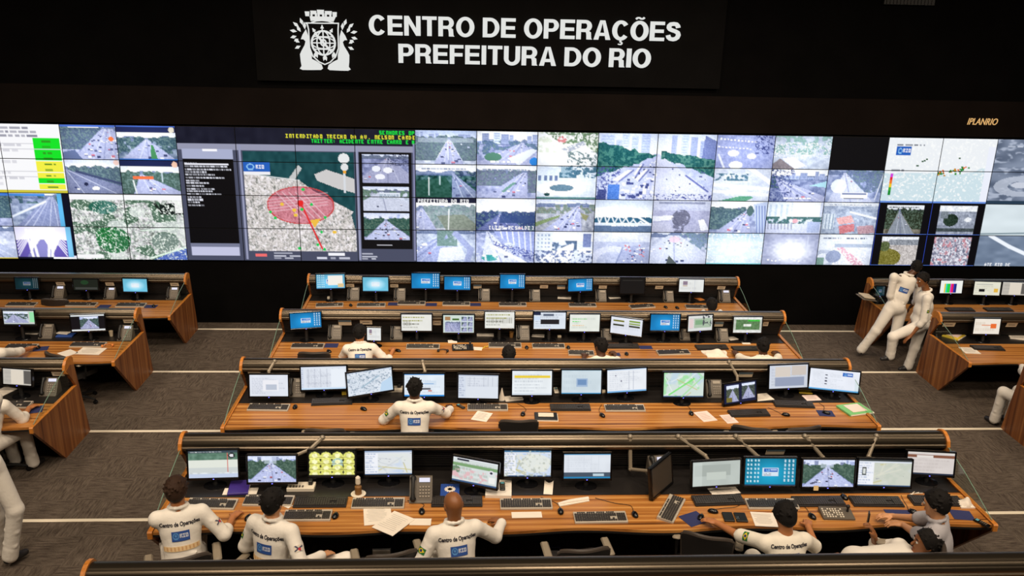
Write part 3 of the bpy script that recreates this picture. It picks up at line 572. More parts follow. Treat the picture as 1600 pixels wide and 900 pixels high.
feed(4, 3, 'a wide toll road seen over a roof corner', lambda p: (road(p, 75, .1, .4, -.4, 1.3, (0, .8), 26, skyc=((206, 214, 236), (226, 232, 246)), g=(178, 184, 206), rc=(196, 202, 226), tree=(110, 128, 148), tw=.1), p.poly([(.3, 1), (.34, .72), (.5, 1)], (74, 78, 66)), p.ell(.42, .22, .1, .1, (226, 180, 186), .6), p.line((.6, .2), (.55, .45), .01, (230, 234, 244))))
feed(5, 3, 'a washed-out pale cyan road view', lambda p: (p.fill((206, 224, 238)), p.grad((176, 206, 228), (220, 236, 244), 0, .4), p.rough(14, (14, 9), 3), p.speck((40, 26), 5, .66, (246, 252, 255)), p.line((.75, .05), (.72, .5), .012, (240, 250, 255)), p.rect(0, .95, 1, 1, (130, 206, 214))))
feed(6, 3, 'a glaring white lamp in grey fog', lambda p: (p.fill((160, 164, 190)), p.put(np.clip(1.25-np.hypot((p.U-.52)*1.6, (p.V-.55)*1.5)*1.7, 0, 1), (250, 252, 255)), p.rough(18, (24, 16), 3), [p.ell(.12+.07*k, .84+.04*math.sin(k), .02, .025, (244, 246, 252)) for k in range(9)], p.line((.8, .1), (.8, .7), .01, (200, 206, 226))))
feed(7, 3, 'a red queue of cars on a curved flyover', lambda p: (p.fill((206, 212, 226)), p.grad((228, 234, 244), (212, 220, 230), 0, .4), p.rough(12, (18, 12), 3), p.lines(.08, .09, .42, .16, 1, (50, 54, 70), 3, .9), p.lines(.5, .09, .88, .16, 1, (50, 54, 70), 4, .9), p.put(((p.V > .3) & (p.V < .42) & (p.U > .3)).astype(float), (120, 132, 150), .6), p.ell(.12, .8, .22, .3, (170, 178, 194), 1, .4), p.poly([(.35, .45), (.46, .42), (.92, 1), (.68, 1)], (206, 150, 160)), p.speck((40, 30), 7, .55, (244, 240, 250), ((p.V > .42) & (p.U > .3) & (p.U < .9)).astype(float)), p.rect(0, .75, .14, 1, (110, 140, 116)), p.ell(.3, .72, .14, .2, (130, 138, 160)), p.rough(14, (60, 34), 4)))
def framed(fn):
    def go(p):
        p.fill((6, 6, 12)); p.rect(0, 0, .015, 1, (60, 90, 220)); p.rect(0, .97, 1, 1, (90, 130, 230)); fn(p.sub(.16, .06, .86, .97))
    return go
feed(8, 2, 'a black-framed view of a road between dark trees', framed(lambda p: (road(p, 81, .22, .35, .1, .85, (1, 1), 4, skyc=((240, 244, 250), (226, 232, 240)), tree=(36, 48, 34), dens=.9, rc=(140, 148, 160), g=(120, 116, 104)), p.lines(.05, .04, .9, .1, 1, (50, 54, 60), 3, .9))))
feed(9, 2, 'a black-framed view of a round tree by a square', framed(lambda p: (p.fill((150, 158, 176)), p.rect(0, 0, 1, .2, (240, 244, 250)), p.rough(24, (18, 14), 3), p.ell(.34, .5, .2, .22, (36, 54, 42)), p.rect(.05, .2, .25, .45, (120, 130, 140)), p.ell(.8, .48, .1, .08, (236, 240, 248)), p.rect(0, .78, 1, .9, (66, 76, 80)), p.rough(24, (50, 34), 4))))
feed(8, 3, 'a black-framed view of a big olive bush', framed(lambda p: (p.fill((196, 190, 188)), p.rough(16, (16, 12), 3), p.rect(0, 0, 1, .14, (236, 240, 248)), p.rect(.2, .1, 1, .3, (140, 146, 156)), p.ell(.2, .74, .38, .32, (122, 116, 50)), p.ell(.1, .34, .14, .18, (86, 98, 60)), p.rough(34, (50, 34), 4))))
feed(9, 3, 'a black-framed view of a dense pink-roofed quarter', framed(lambda p: (p.fill((196, 192, 206)), p.speck((24, 18), 3, .5, (120, 122, 144)), p.speck((30, 20), 4, .6, (238, 240, 250)), p.speck((16, 10), 6, .72, (206, 140, 150)), p.speck((30, 20), 7, .76, (76, 84, 110), a=.7))))
def coast(p):
    p.fill((116, 132, 156)); p.rough(14, (14, 9), 3)
    P = [(.1, 0), (.3, .35), (.55, .7), (.7, .95), (1, .45)]
    for a, b in zip(P, P[1:]): p.line(a, b, .03, (240, 246, 255))
    p.text('TOMA DE PI', .6, .85, (244, 246, 250), 4); p.text('ATE RIO DE', .1, .9, (244, 246, 250), 4)
feed(10, 2, 'a pale map with a bright green spot', lambda p: (p.fill((216, 228, 234)), p.rough(8, (8, 5), 3), p.ell(1., .75, .12, .18, (60, 190, 50)), p.rect(.96, .5, 1, .7, (250, 170, 60)), p.line((0, .95), (.6, .9), .01, (120, 140, 150))), 2, 1)
feed(10, 3, 'a grey-blue coast map with white outlines', coast, 2, 1)
for c_ in range(-8, 12):                     # the camera pictures are washed out and bluish
    for r_ in range(4):
        if not (-4 <= c_ < 0) and not (c_ >= 8) and not (c_ < -6 and r_ < 2) and not (-7 < c_ < -4 and r_ > 1) and (c_, r_) != (7, 0):
            p_ = cell(c_, r_); a_ = np.clip(p_.A/255, 0, 1)**np.array((.84, .80, .68)); a_ = a_*1.16-.05; v_ = 1.08-.22*(((p_.U-.5)*1.6)**2+((p_.V-.5)*1.4)**2)[..., None]; p_.A[:] = np.clip(255*a_*v_, 0, 255)
def colours_linear(A):
    a = np.clip(A/255., 0, 1); return np.where(a <= .04045, a/12.92, ((a+.055)/1.055)**2.4)
def screen_mesh(name, corners, A):
    """grid mesh over four corners (top left, top right, bottom right, bottom left) carrying the picture A on its vertices"""
    h, w = A.shape[:2]; tl, tr, br, bl = [np.array(c, float) for c in corners]
    u = np.linspace(0, 1, w)[None, :, None]; v = np.linspace(0, 1, h)[:, None, None]
    P = (tl*(1-u)+tr*u)*(1-v)+(bl*(1-u)+br*u)*v
    idx = np.arange(h*w).reshape(h, w)
    F = np.stack([idx[:-1, :-1], idx[1:, :-1], idx[1:, 1:], idx[:-1, 1:]], -1).reshape(-1, 4)
    me = bpy.data.meshes.new(name); me.vertices.add(h*w); me.vertices.foreach_set('co', P.reshape(-1).astype('f4'))
    me.loops.add(F.size); me.loops.foreach_set('vertex_index', F.reshape(-1).astype('i4'))
    me.polygons.add(len(F)); me.polygons.foreach_set('loop_start', np.arange(0, F.size, 4).astype('i4'))
    try: me.polygons.foreach_set('loop_total', np.full(len(F), 4, 'i4'))
    except Exception: pass
    me.update(calc_edges=True)
    at_ = me.color_attributes.new('picture', 'FLOAT_COLOR', 'POINT')
    c = np.ones((h*w, 4), 'f4'); c[:, :3] = colours_linear(A).reshape(-1, 3); at_.data.foreach_set('color', c.reshape(-1))
    return me

# ------------------------------------------------------------------ the room
YW = 16.4                                     # face of the end wall
X0, X1 = -11.5, 14.5
fl = MB()
edges = [3.0]+[Yk(k) for k in (5, 4, 3, 2, 1)]+[YW+.6]
lev = [zk(6)]+[zk(k) for k in (5, 4, 3, 2, 1)]
# tier k lies between its own nosing (Yk) and the next nosing toward the camera
tiers = [(Yk(1), YW+.6, zk(0))]+[(Yk(k+1), Yk(k), zk(k)) for k in (1, 2, 3, 4, 5)]+[(1.0, Yk(6), zk(6))]
for y0, y1, z in tiers: fl.box(((X0+X1)/2, (y0+y1)/2, z-.5), (X1-X0, y1-y0, 1.0))
tag(fl.build('floor', M['carpet']), kind='structure')
for n, k in enumerate((1, 2, 3, 4, 5)):
    b = MB(); b.box(((X0+X1)/2, Yk(k)-.022, zk(k)+.002), (X1-X0-.02, .05, .012), b=.003)
    b.box(((X0+X1)/2, Yk(k)+.004, zk(k)-.02), (X1-X0-.02, .008, .045))
    tag(b.build('trim_%d' % (n+1), M['nosing']), kind='structure')
def struct(name, c, d, m, bev=0):
    b = MB(); b.box(c, d, b=bev); return tag(b.build(name, M[m]), kind='structure')
WS = YW-.10                                   # glass plane of the displays
zb_w = .5*(atY(649, 409, WS).z+atY(1100, 413, WS).z); zt_w = .5*(atY(649, 203, WS).z+atY(1124, 210, WS).z)
struct('wall_back', (1.5, YW+.15, 3.2), (26, .3, 8.6), 'wallblack')
struct('wall_left', (X0-.1, 8.5, 3.2), (.2, 18, 8.6), 'wallblack')
struct('wall_right', (X1+.1, 8.5, 3.2), (.2, 18, 8.6), 'wallblack')
struct('ceiling', (1.5, 8.5, CEIL+.1), (26, 18, .2), 'wallblack')
zf = atY(700, 143, YW-.08).z
struct('trim_6', (1.5, YW-.04, (zt_w+.03+zf)/2), (25.9, .08, zf-zt_w-.03), 'fascia')     # fascia over the displays
struct('trim_7', (1.5, YW-.03, (zb_w-.03+zk(0))/2), (25.9, .06, zb_w-.03-zk(0)), 'wallblack')

# ------------------------------------------------------------------ video wall: twenty by four displays
TOPX = {-6: 90, -5: 180, -4: 272, -3: 365, -2: 460, -1: 554, 0: 649, 1: 745, 2: 841, 3: 936, 4: 1031, 5: 1124.5, 6: 1216.5, 7: 1307, 8: 1395, 9: 1482, 10: 1569}
BOTX = {-7: 40, -6: 125, -5: 206, -4: 296, -3: 384, -2: 471, -1: 560, 0: 650, 1: 743, 2: 834, 3: 925, 4: 1012, 5: 1100, 6: 1186, 7: 1271, 8: 1356, 9: 1435, 10: 1516}
BX = {}
for i in range(-6, 11):
    BX[i] = .5*(atY(TOPX[i], 206, WS).x+atY(BOTX[i], 411, WS).x)
tw0 = (BX[10]-BX[-6])/16
for i in (-7, -8): BX[i] = BX[i+1]-tw0*.99
for i in (11, 12): BX[i] = BX[i-1]+tw0*.99
ROWZ = [zt_w+(zb_w-zt_w)*r/4 for r in range(5)]
ORD = ['first', 'second', 'third', 'fourth', 'fifth', 'sixth', 'seventh', 'eighth', 'ninth', 'tenth', 'eleventh', 'twelfth', 'thirteenth', 'fourteenth', 'fifteenth', 'sixteenth', 'seventeenth', 'eighteenth', 'nineteenth', 'twentieth', 'twenty-first']
RN = ['top', 'second', 'third', 'bottom']
gap = .008
for r in range(4):
    for c in range(-8, 12):
        xa, xb, z1, z0 = BX[c]+gap/2, BX[c+1]-gap/2, ROWZ[r]-gap/2, ROWZ[r+1]+gap/2
        big = sum(1 for k in WLAB.values() if k == WLAB[(c, r)]) > 1
        lab = 'wall display, %s row, %s from left, %s%s' % (RN[r], ORD[c+8], 'part of ' if big else 'showing ', WLAB[(c, r)])
        words = lab.split()
        if len(words) > 16: lab = ' '.join(words[:16])
        t = thing('wall_display', lab, 'screen', ((xa+xb)/2, YW-.02, z0), 0, 'displays of the video wall')
        w_, h_ = xb-xa, z1-z0
        b = MB(); b.box((0, -.03, h_/2), (w_, .06, h_)); b.build('cabinet', M['black'], t)
        A = WALL[r*TH_:(r+1)*TH_, (c+8)*TW:(c+9)*TW]
        y = WS-(YW-.02)
        me = screen_mesh('screen', [(-w_/2+.003, y, h_-.003), (w_/2-.003, y, h_-.003), (w_/2-.003, y, .003), (-w_/2+.003, y, .003)], A)
        mobj('screen', me, M['display'], t)

# ------------------------------------------------------------------ the sign
def text_mesh(s, size=1., bold=0., shear=0., space=1., extr=0.):
    cu = bpy.data.curves.new('t', 'FONT'); cu.body = s; cu.size = size; cu.offset = bold; cu.shear = shear
    cu.space_character = space; cu.align_x = 'LEFT'; cu.resolution_u = 3; cu.extrude = extr
    o = bpy.data.objects.new('t', cu); COL.objects.link(o)
    dg = bpy.context.evaluated_depsgraph_get(); me = bpy.data.meshes.new_from_object(o.evaluated_get(dg))
    bpy.data.objects.remove(o); me.materials.clear(); return me
def fit_text(me, x0, x1, z0, z1, y):
    """lay flat lettering upright in XZ so that its box runs x0..x1 and its baseline capitals z0..z1"""
    n = len(me.vertices); co = np.zeros(n*3); me.vertices.foreach_get('co', co); co = co.reshape(-1, 3)
    a, b = co[:, 0].min(), co[:, 0].max(); ca = 0.; cb = fit_text.cap
    P = np.empty_like(co); P[:, 0] = x0+(co[:, 0]-a)/(b-a)*(x1-x0); P[:, 2] = z0+(co[:, 1]-ca)/(cb-ca)*(z1-z0); P[:, 1] = y-co[:, 2]
    me.vertices.foreach_set('co', P.reshape(-1)); me.update(); return me
_m = text_mesh('E', 1., .0); fit_text.cap = max(v.co.y for v in _m.vertices)
YS = YW-.16
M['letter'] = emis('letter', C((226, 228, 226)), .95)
M['letter_gold'] = emis('letter_gold', C((226, 176, 110)), .95)
# bold sans letters drawn from broad strokes: capital height 1, y up
def _band(P, w_, closed=False):
    out = []; n = len(P)
    for i in range(n if closed else n-1):
        (xa, ya), (xb, yb) = P[i], P[(i+1) % n]; L = math.hypot(xb-xa, yb-ya) or 1; nx, ny = -(yb-ya)/L*w_/2, (xb-xa)/L*w_/2
        out.append([(xa+nx, ya+ny), (xb+nx, yb+ny), (xb-nx, yb-ny), (xa-nx, ya-ny)])
    return out
def _arc(cx, cy, ro, so, a0, a1, wx, wy, n=22):
    out = []
    for i in range(n):
        a, b_ = a0+(a1-a0)*i/n, a0+(a1-a0)*(i+1)/n; f = lambda r1, r2, t: (cx+r1*math.cos(t), cy+r2*math.sin(t))
        out.append([f(ro, so, a), f(ro, so, b_), f(ro-wx, so-wy, b_), f(ro-wx, so-wy, a)])
    return out
W_ = .205; H_ = .175
def R_(x0, y0, x1, y1): return [[(x0, y0), (x1, y0), (x1, y1), (x0, y1)]]
def glyph(c):
    d = math.radians
    if c in 'CÇ':
        g = _arc(.39, .5, .39, .52, d(38), d(322), W_+.01, H_, 28)
        if c == 'Ç': g += R_(.36, -.12, .44, .02)+_arc(.38, -.16, .12, .1, d(-150), d(90), .07, .06, 10)
        return g, .76
    if c in 'OÕ':
        g = _arc(.41, .5, .41, .52, 0, 2*PI, W_+.01, H_, 34)
        if c == 'Õ': g += _band([(.22, 1.1), (.29, 1.17), (.37, 1.17), (.45, 1.12), (.53, 1.12), (.6, 1.19)], .085)
        return g, .82
    if c == 'D': return R_(0, 0, W_, 1)+R_(W_-.01, 0, .34, H_)+R_(W_-.01, 1-H_, .34, 1)+_arc(.33, .5, .42, .5, -PI/2, PI/2, W_, H_), .75
    if c == 'E': return R_(0, 0, W_, 1)+R_(.19, 0, .66, H_)+R_(.19, .42, .62, .42+H_)+R_(.19, 1-H_, .65, 1), .66
    if c == 'F': return R_(0, 0, W_, 1)+R_(.19, .4, .57, .4+H_)+R_(.19, 1-H_, .61, 1), .61
    if c == 'I': return R_(0, 0, W_, 1), W_
    if c == 'N': return R_(0, 0, .195, 1)+R_(.53, 0, .725, 1)+[[(.0, 1), (.2, 1), (.725, 0), (.525, 0)]], .725
    if c == 'T': return R_(.22, 0, .22+W_, .9)+R_(0, 1-H_, .645, 1), .645
    if c == 'A': return [[(0, 0), (.27, 1), (.4, 1), (.21, 0)], [(.76, 0), (.49, 1), (.36, 1), (.55, 0)]]+R_(.16, .2, .6, .36), .76
    if c == 'P': return R_(0, 0, W_, 1)+R_(W_-.01, .36, .38, .36+.16)+R_(W_-.01, 1-H_, .38, 1)+_arc(.37, .68, .3, .32, -PI/2, PI/2, W_, .165), .67
    if c == 'R': return R_(0, 0, W_, 1)+R_(W_-.01, .38, .4, .38+.16)+R_(W_-.01, 1-H_, .4, 1)+_arc(.39, .69, .3, .31, -PI/2, PI/2, W_, .165)+[[(.47, .06), (.5, 0), (.72, 0), (.69, .05)], [(.47, 0), (.46, .3), (.66, .3), (.68, .04)], [(.33, .42), (.5, .5), (.66, .36), (.66, .25), (.46, .25), (.44, .36)]], .72
    if c == 'U': return R_(0, .34, W_, 1)+R_(.515, .34, .515+W_, 1)+_arc(.36, .35, .36, .37, PI, 2*PI, W_, H_), .72
    if c == 'S':
        P = [(.545, .70), (.52, .80), (.44, .885), (.33, .90), (.2, .88), (.125, .80), (.115, .7), (.17, .62), (.29, .565), (.42, .52), (.535, .45), (.575, .33), (.53, .2), (.44, .125), (.33, .1), (.21, .12), (.13, .2), (.1, .31)]
        Q = []
        for i in range(len(P)-1):
            for j in range(2): t = j/2; Q.append((P[i][0]*(1-t)+P[i+1][0]*t, P[i][1]*(1-t)+P[i+1][1]*t))
        Q.append(P[-1]); out = []; n = len(Q); e = []
        for i in range(n):
            (xa, ya), (xb, yb) = Q[max(0, i-1)], Q[min(n-1, i+1)]; L = math.hypot(xb-xa, yb-ya); nx, ny = -(yb-ya)/L*.098, (xb-xa)/L*.098; e.append(((Q[i][0]+nx, Q[i][1]+ny), (Q[i][0]-nx, Q[i][1]-ny)))
        for i in range(n-1): out.append([e[i][0], e[i+1][0], e[i+1][1], e[i][1]])
        return out, .68
    return [], .1
def sign_line(txt, px0, px1, pyt, pyb, parent):
    """each letter a part of the sign"""
    y = YS; xm = (px0+px1)/2; A_ = atY(px0, pyb, y).x; B_ = atY(px1, pyb, y).x; zt = atY(xm, pyt, y).z; zb = atY(xm, pyb, y).z; h = zt-zb
    tot = sum((.3 if c == ' ' else glyph(c)[1]+.075) for c in txt)-.075; k = (B_-A_)/tot; x = A_
    for c in txt:
        if c == ' ': x += .3*k; continue
        g, wd = glyph(c); mb = MB()
        for i, P in enumerate(g): mb.prism([(x+px*k-parent.location.x, zb+py*h-parent.location.z) for px, py in P], y-.03-parent.location.y-.0002*(i % 7), YW-.145-parent.location.y, axes=(0, 2, 1))
        mb.build('letter', M['letter'], parent); x += (wd+.075)*k
sign = thing('wall_sign', 'black fascia sign with white crest and Centro de Operações lettering above the video wall', 'sign', (atY(765, 132, YW-.1).x, YW, atY(765, 132, YW-.1).z))
so = sign.location
def to_sign(me):
    me.transform(Matrix.Translation(-so)); return me
zs0 = so.z; xs0 = atY(400, 100, YS).x; xs1 = atY(1128, 100, YS).x
b = MB(); b.box(((xs0+xs1)/2, YW-.07, zs0+.95), (xs1-xs0, .14, 1.9)); mobj('board', to_sign(b.mesh()), M['board'], sign)
def line(txt, px0, px1, pyt, pyb, y=YS, bold=.03, m='letter', shear=0, extr=.02):
    xm = (px0+px1)/2; a = atY(px0, pyb, y); b_ = atY(px1, pyb, y); zt = atY(xm, pyt, y).z; zb = atY(xm, pyb, y).z
    return fit_text(text_mesh(txt, 1., bold, shear, extr=extr), a.x, b_.x, zb, zt, y)
sign_line('CENTRO DE OPERAÇÕES', 577, 1063, 29, 59.5, sign)
sign_line('PREFEITURA DO RIO', 623, 1016, 72.5, 102, sign)
# crest, drawn in its own pixels about the middle (425, 250) of the enlarged view, 4 units to a picture pixel
cr = MB()
ppm = scl(atY(505, 62, YS)); k_ = 1/(4*ppm); cx_, cz_ = atY(506, 62, YS).x, atY(506, 62, YS).z
def q(x, y): return (cx_+(x-425)*k_, cz_-(y-250)*k_)
def plate(P, th=.02, y=YS): cr.prism([q(*p) for p in P], y-th, y, axes=(0, 2, 1))
def stroke(P, w_, th=.02, y=YS, closed=False):
    P = list(P)+([P[0]] if closed else [])
    for (xa, ya), (xb, yb) in zip(P, P[1:]):
        L = math.hypot(xb-xa, yb-ya); nx, ny = -(yb-ya)/L*w_/2, (xb-xa)/L*w_/2; ex, ey = (xb-xa)/L*w_*.25, (yb-ya)/L*w_*.25
        plate([(xa+nx-ex, ya+ny-ey), (xb+nx+ex, yb+ny+ey), (xb-nx+ex, yb-ny+ey), (xa-nx-ex, ya-ny-ey)], th, y)
def ring(cx, cy, rx, ry, w_, n=30, a0=0, a1=2*PI):
    stroke([(cx+rx*math.cos(a0+(a1-a0)*i/n), cy+ry*math.sin(a0+(a1-a0)*i/n)) for i in range(n+1)], w_)
# mural crown
plate([(350, 140), (345, 112), (505, 112), (490, 140), (420, 132)])
for (xa, xb) in ((318, 342), (352, 385), (393, 432), (441, 480), (488, 510)):
    sk = (xa+xb)/2-414; plate([(xa+sk*-.02, 112 if abs(sk) > 60 else 100), (xa-2, 72+abs(sk)*.14), (xb+2, 72+abs(sk)*.14), (xb, 112 if abs(sk) > 60 else 100)])
for x in (370, 414, 458): plate([(x-20, 112), (x-20, 92), (x-8, 92), (x-8, 112)]); plate([(x+8, 112), (x+8, 92), (x+20, 92), (x+20, 112)])
stroke([(355, 148), (385, 138), (420, 135), (455, 138), (490, 148)], 8)
# shield outline
stroke([(328, 160), (318, 152), (425, 152), (520, 150), (516, 190), (514, 300), (495, 350), (460, 385), (425, 400), (390, 385), (352, 350), (335, 300), (334, 190), (328, 160)], 7)
# globe with rings, meridians and arrows
ring(422, 270, 72, 72, 11); ring(422, 270, 40, 72, 7); ring(422, 270, 72, 34, 6); stroke([(350, 270), (494, 270)], 7); stroke([(422, 198), (422, 342)], 7)
stroke([(362, 232), (482, 232)], 6); stroke([(362, 308), (482, 308)], 6); stroke([(372, 212), (470, 322)], 12); ring(422, 268, 16, 18, 8)
for (xa, ya, xb, yb) in ((418, 198, 418, 165), (380, 215, 360, 185), (464, 215, 480, 185)):
    dx, dy = xb-xa, yb-ya; L = math.hypot(dx, dy); dx /= L; dy /= L; stroke([(xa, ya), (xb, yb)], 6)
    plate([(xb+dx*4, yb+dy*4), (xb-dx*18-dy*11, yb-dy*18+dx*11), (xb-dx*18+dy*11, yb-dy*18-dx*11)])
for (xa, ya) in ((372, 345), (428, 362), (484, 345)):
    plate([(xa, ya-24), (xa+13, ya-4), (xa+10, ya+16), (xa, ya+6), (xa-10, ya+16), (xa-13, ya-4)])
# dolphins and leaf sprays on both sides
for sg in (-1, 1):
    X = (lambda x: x) if sg < 0 else (lambda x: 854-x)
    f_ = lambda P: [(X(a), b_) for a, b_ in P]
    plate(f_([(318, 190), (330, 230), (334, 300), (345, 340), (346, 368), (372, 380), (405, 402), (412, 425), (400, 434), (330, 436), (285, 436), (268, 428), (280, 412), (276, 380), (274, 340), (284, 320), (305, 285), (312, 262), (300, 250), (284, 250), (296, 222)]))
    for (x, y, a, L) in ((300, 165, -70, 44), (276, 178, -40, 46), (262, 205, -10, 44), (258, 232, 15, 40), (285, 205, -55, 40), (275, 270, -30, 36), (280, 290, 25, 40), (268, 248, 30, 30), (312, 190, -85, 44)):
        r_ = math.radians(a); ux, uy = -math.cos(r_), math.sin(r_); 
        plate(f_([(x, y), (x+ux*L*.5-uy*10, y+uy*L*.5+ux*10), (x+ux*L, y+uy*L), (x+ux*L*.5+uy*10, y+uy*L*.5-ux*10)]))
me = cr.mesh('crest'); mobj('crest', to_sign(me), M['letter'], sign)
plq = thing('wall_lettering', 'small gold IPLANRIO lettering high on the right of the black wall', 'sign', atY(1534, 195, YW-.08))
me = line('IPLANRIO', 1511, 1558, 185, 195, YW-.085, .003, 'letter_gold', .25, .006); me.transform(Matrix.Translation(-plq.location)); mobj('lettering', me, M['letter_gold'], plq)
# grille high up at the right
gp = atY(1420, 3, YW-.05); gv = thing('air_vent', 'dim brown slotted air vent at the very top right of the wall', 'vent', gp)
b = MB(); b.box((0, 0, 0), (.95, .06, .1)); b.build('frame', M['black'], gv)
b = MB()
for i in range(14): b.box((-.42+i*.065, -.035, 0), (.02, .02, .08))
b.build('slats', M['slat'], gv)

# ------------------------------------------------------------------ consoles
WAVE = 1.59
def front(x, x0, x1):                          # waved front edge: scallops a workstation wide
    t = (x-x0)/(x1-x0); return 1.345+.045*math.sin(PI*min(1, max(0, t)))+.028*math.cos(2*PI*(x-x0)/WAVE)
HOODP = [(.20, 1.06), (.20, 1.12), (.225, 1.155), (.26, 1.172), (.30, 1.176), (.335, 1.170), (.345, 1.158), (.36, 1.160), (.378, 1.148), (.384, 1.132), (.398, 1.128), (.408, 1.108), (.408, 1.09), (.42, 1.078), (.42, 1.052), (.40, 1.04), (.34, 1.04)]
SHELF = {5: .79, 4: .79, 3: .71, 2: .58, 1: .52}     # depth of the black equipment shelf
def console(k, x0, x1, label, sides=(1, 1), desk=True):
    y, z = Yk(k), zk(k); cx = (x0+x1)/2
    t = thing('console_desk', label, 'desk', (cx, y, z), 0, 'rows of control room consoles'); L = x1-x0
    P = lambda pts: [(-u, zz) for u, zz in pts]
    ax = (1, 2, 0); a, b_ = -L/2, L/2
    e = MB(); e.prism(P(HOODP), a+.035, b_-.035); e.build('hood', M['hood'], t, smooth=True)
    for s in (0, 1):
        xx = a if s == 0 else b_-.035
        e = MB(); e.prism(P([(.19, 1.02), (.19, 1.14), (.22, 1.175), (.27, 1.192), (.32, 1.192), (.375, 1.172), (.42, 1.13), (.44, 1.07), (.43, 1.02), (.36, .98), (.27, .98)]), xx, xx+.035); e.build('end_cap', M['wood_edge'], t)
    e = MB(); e.prism(P([(.03, .0), (.06, .0), (.24, .76), (.36, 1.05), (.28, 1.05), (.20, .76)]), a+.03, b_-.03)
    for i in range(9):
        v = .80+i*.028; u = .24+(v-.76)*.41; e.box((0, -u-.006, v), (L-.08, .02, .013))
    e.build('back_panel', M['slat'], t)
    if desk:
        su = SHELF[k]; e = MB(); e.box((0, -(su+.215)/2, DZ-.02), (L-.06, su-.215, .04)); e.box((0, -su+.004, DZ-.012), (L-.06, .012, .034)); e.build('equipment_shelf', M['shelf'], t)
        n = int(L/.1); xs = [a+.0+i*(L)/n for i in range(n+1)]
        pts = [(x, -front(x+cx, x0, x1)) for x in xs]
        poly = [(a, -su-.004)]+pts+[(b_, -su-.004)]
        e = MB(); e.prism(poly, DZ-.032, DZ, axes=(0, 1, 2)); e.build('desktop', M['wood_top'], t)
        e = MB()
        fr = [(x, yy-.004) for x, yy in pts]+[(x, yy+.02) for x, yy in reversed(pts)]
        e.prism(fr, DZ-.05, DZ-.028, axes=(0, 1, 2)); e.build('edge_strip', M['black'], t)
        for s in (0, 1):
            xx = a-.004 if s == 0 else b_-.036
            prof = [(0, 0), (.19, 1.05), (.30, 1.09), (.41, 1.05), (.20, DZ+.012), (1.385, DZ+.012), (1.39, .70), (.74, 0)]
            e = MB(); e.prism(P(prof), xx, xx+.04); e.build('side_panel', M['wood_side'], t)
            e = MB(); e.prism(P([(.2, DZ+.013), (.2, DZ+.02), (1.39, DZ+.02), (1.402, DZ+.008), (1.402, .69), (1.388, .69), (1.385, DZ+.013)]), xx-.002, xx+.042); e.build('edge_trim', M['wood_edge'], t)
            xg = a+.018 if s == 0 else b_-.018
            G = [(.43, 1.07), (.75, .985), (1.1, .86), (1.33, .77), (.36, .77), (.35, .95)]
            e = MB(); e.prism(P(G), xg-.004, xg+.004); e.build('glass_screen', M['glass'], t)
            e = MB(); e.tube([(xg, -u, zz) for u, zz in G[:4]], .0042, 6); e.build('glass_edge', M['glass_edge'], t)
    return t
NAME = {5: 'foreground console', 4: 'front centre desk', 3: 'second centre desk', 2: 'third centre desk', 1: 'farthest centre desk',
        13: 'nearest left desk', 12: 'middle left desk', 11: 'farthest left desk', 22: 'middle right desk', 21: 'farthest right desk', 23: 'nearest right desk'}
console(5, atY(132, 879, Yk(5)-.3).x, 5.2, 'foreground console whose dark ribbed hood runs along the bottom edge')
console(4, XL, XR, 'front centre console desk, fullest wooden row with six men at it')
console(3, XL, XR, 'second centre console desk with one man seated at it alone')
console(2, XL, XR, 'third centre console desk with four men leaning over it')
console(1, XL, XR, 'farthest centre console desk, closest of the middle rows to the wall')
console(3, LB-5.2, LB, 'nearest left console desk, cut by the left edge of view')
console(2, LB-5.2, LB, 'middle left console desk with large white sheets on its corner')
console(1, LB-5.2, LB, 'farthest left console desk below the satellite map displays')
console(2, RB, RB+5.6, 'middle right console desk with a yellow folder on its shelf')
console(1, RB, RB+5.6, 'farthest right console desk behind the two standing men')
console(3, RB, RB+5.6, 'nearest right console desk, only its wooden side panel in view')

# ------------------------------------------------------------------ things on the desks
def rowof(k): return {11: 1, 12: 2, 13: 3, 21: 1, 22: 2, 23: 3}.get(k, k)
def dpos(k, px, py, h=DZ): return at(px, py, zk(rowof(k))+h)
SEEN = {}                                      # (row, kind) -> [(x pixel, object, description)] for wording the labels
def note(k, kind, px, o, desc): SEEN.setdefault((k, kind), []).append((px, o, desc))
def ordinal(i, n):
    if n == 1: return 'only one'
    return 'leftmost' if i == 0 else 'rightmost' if i == n-1 else ORD[i]+' from left'

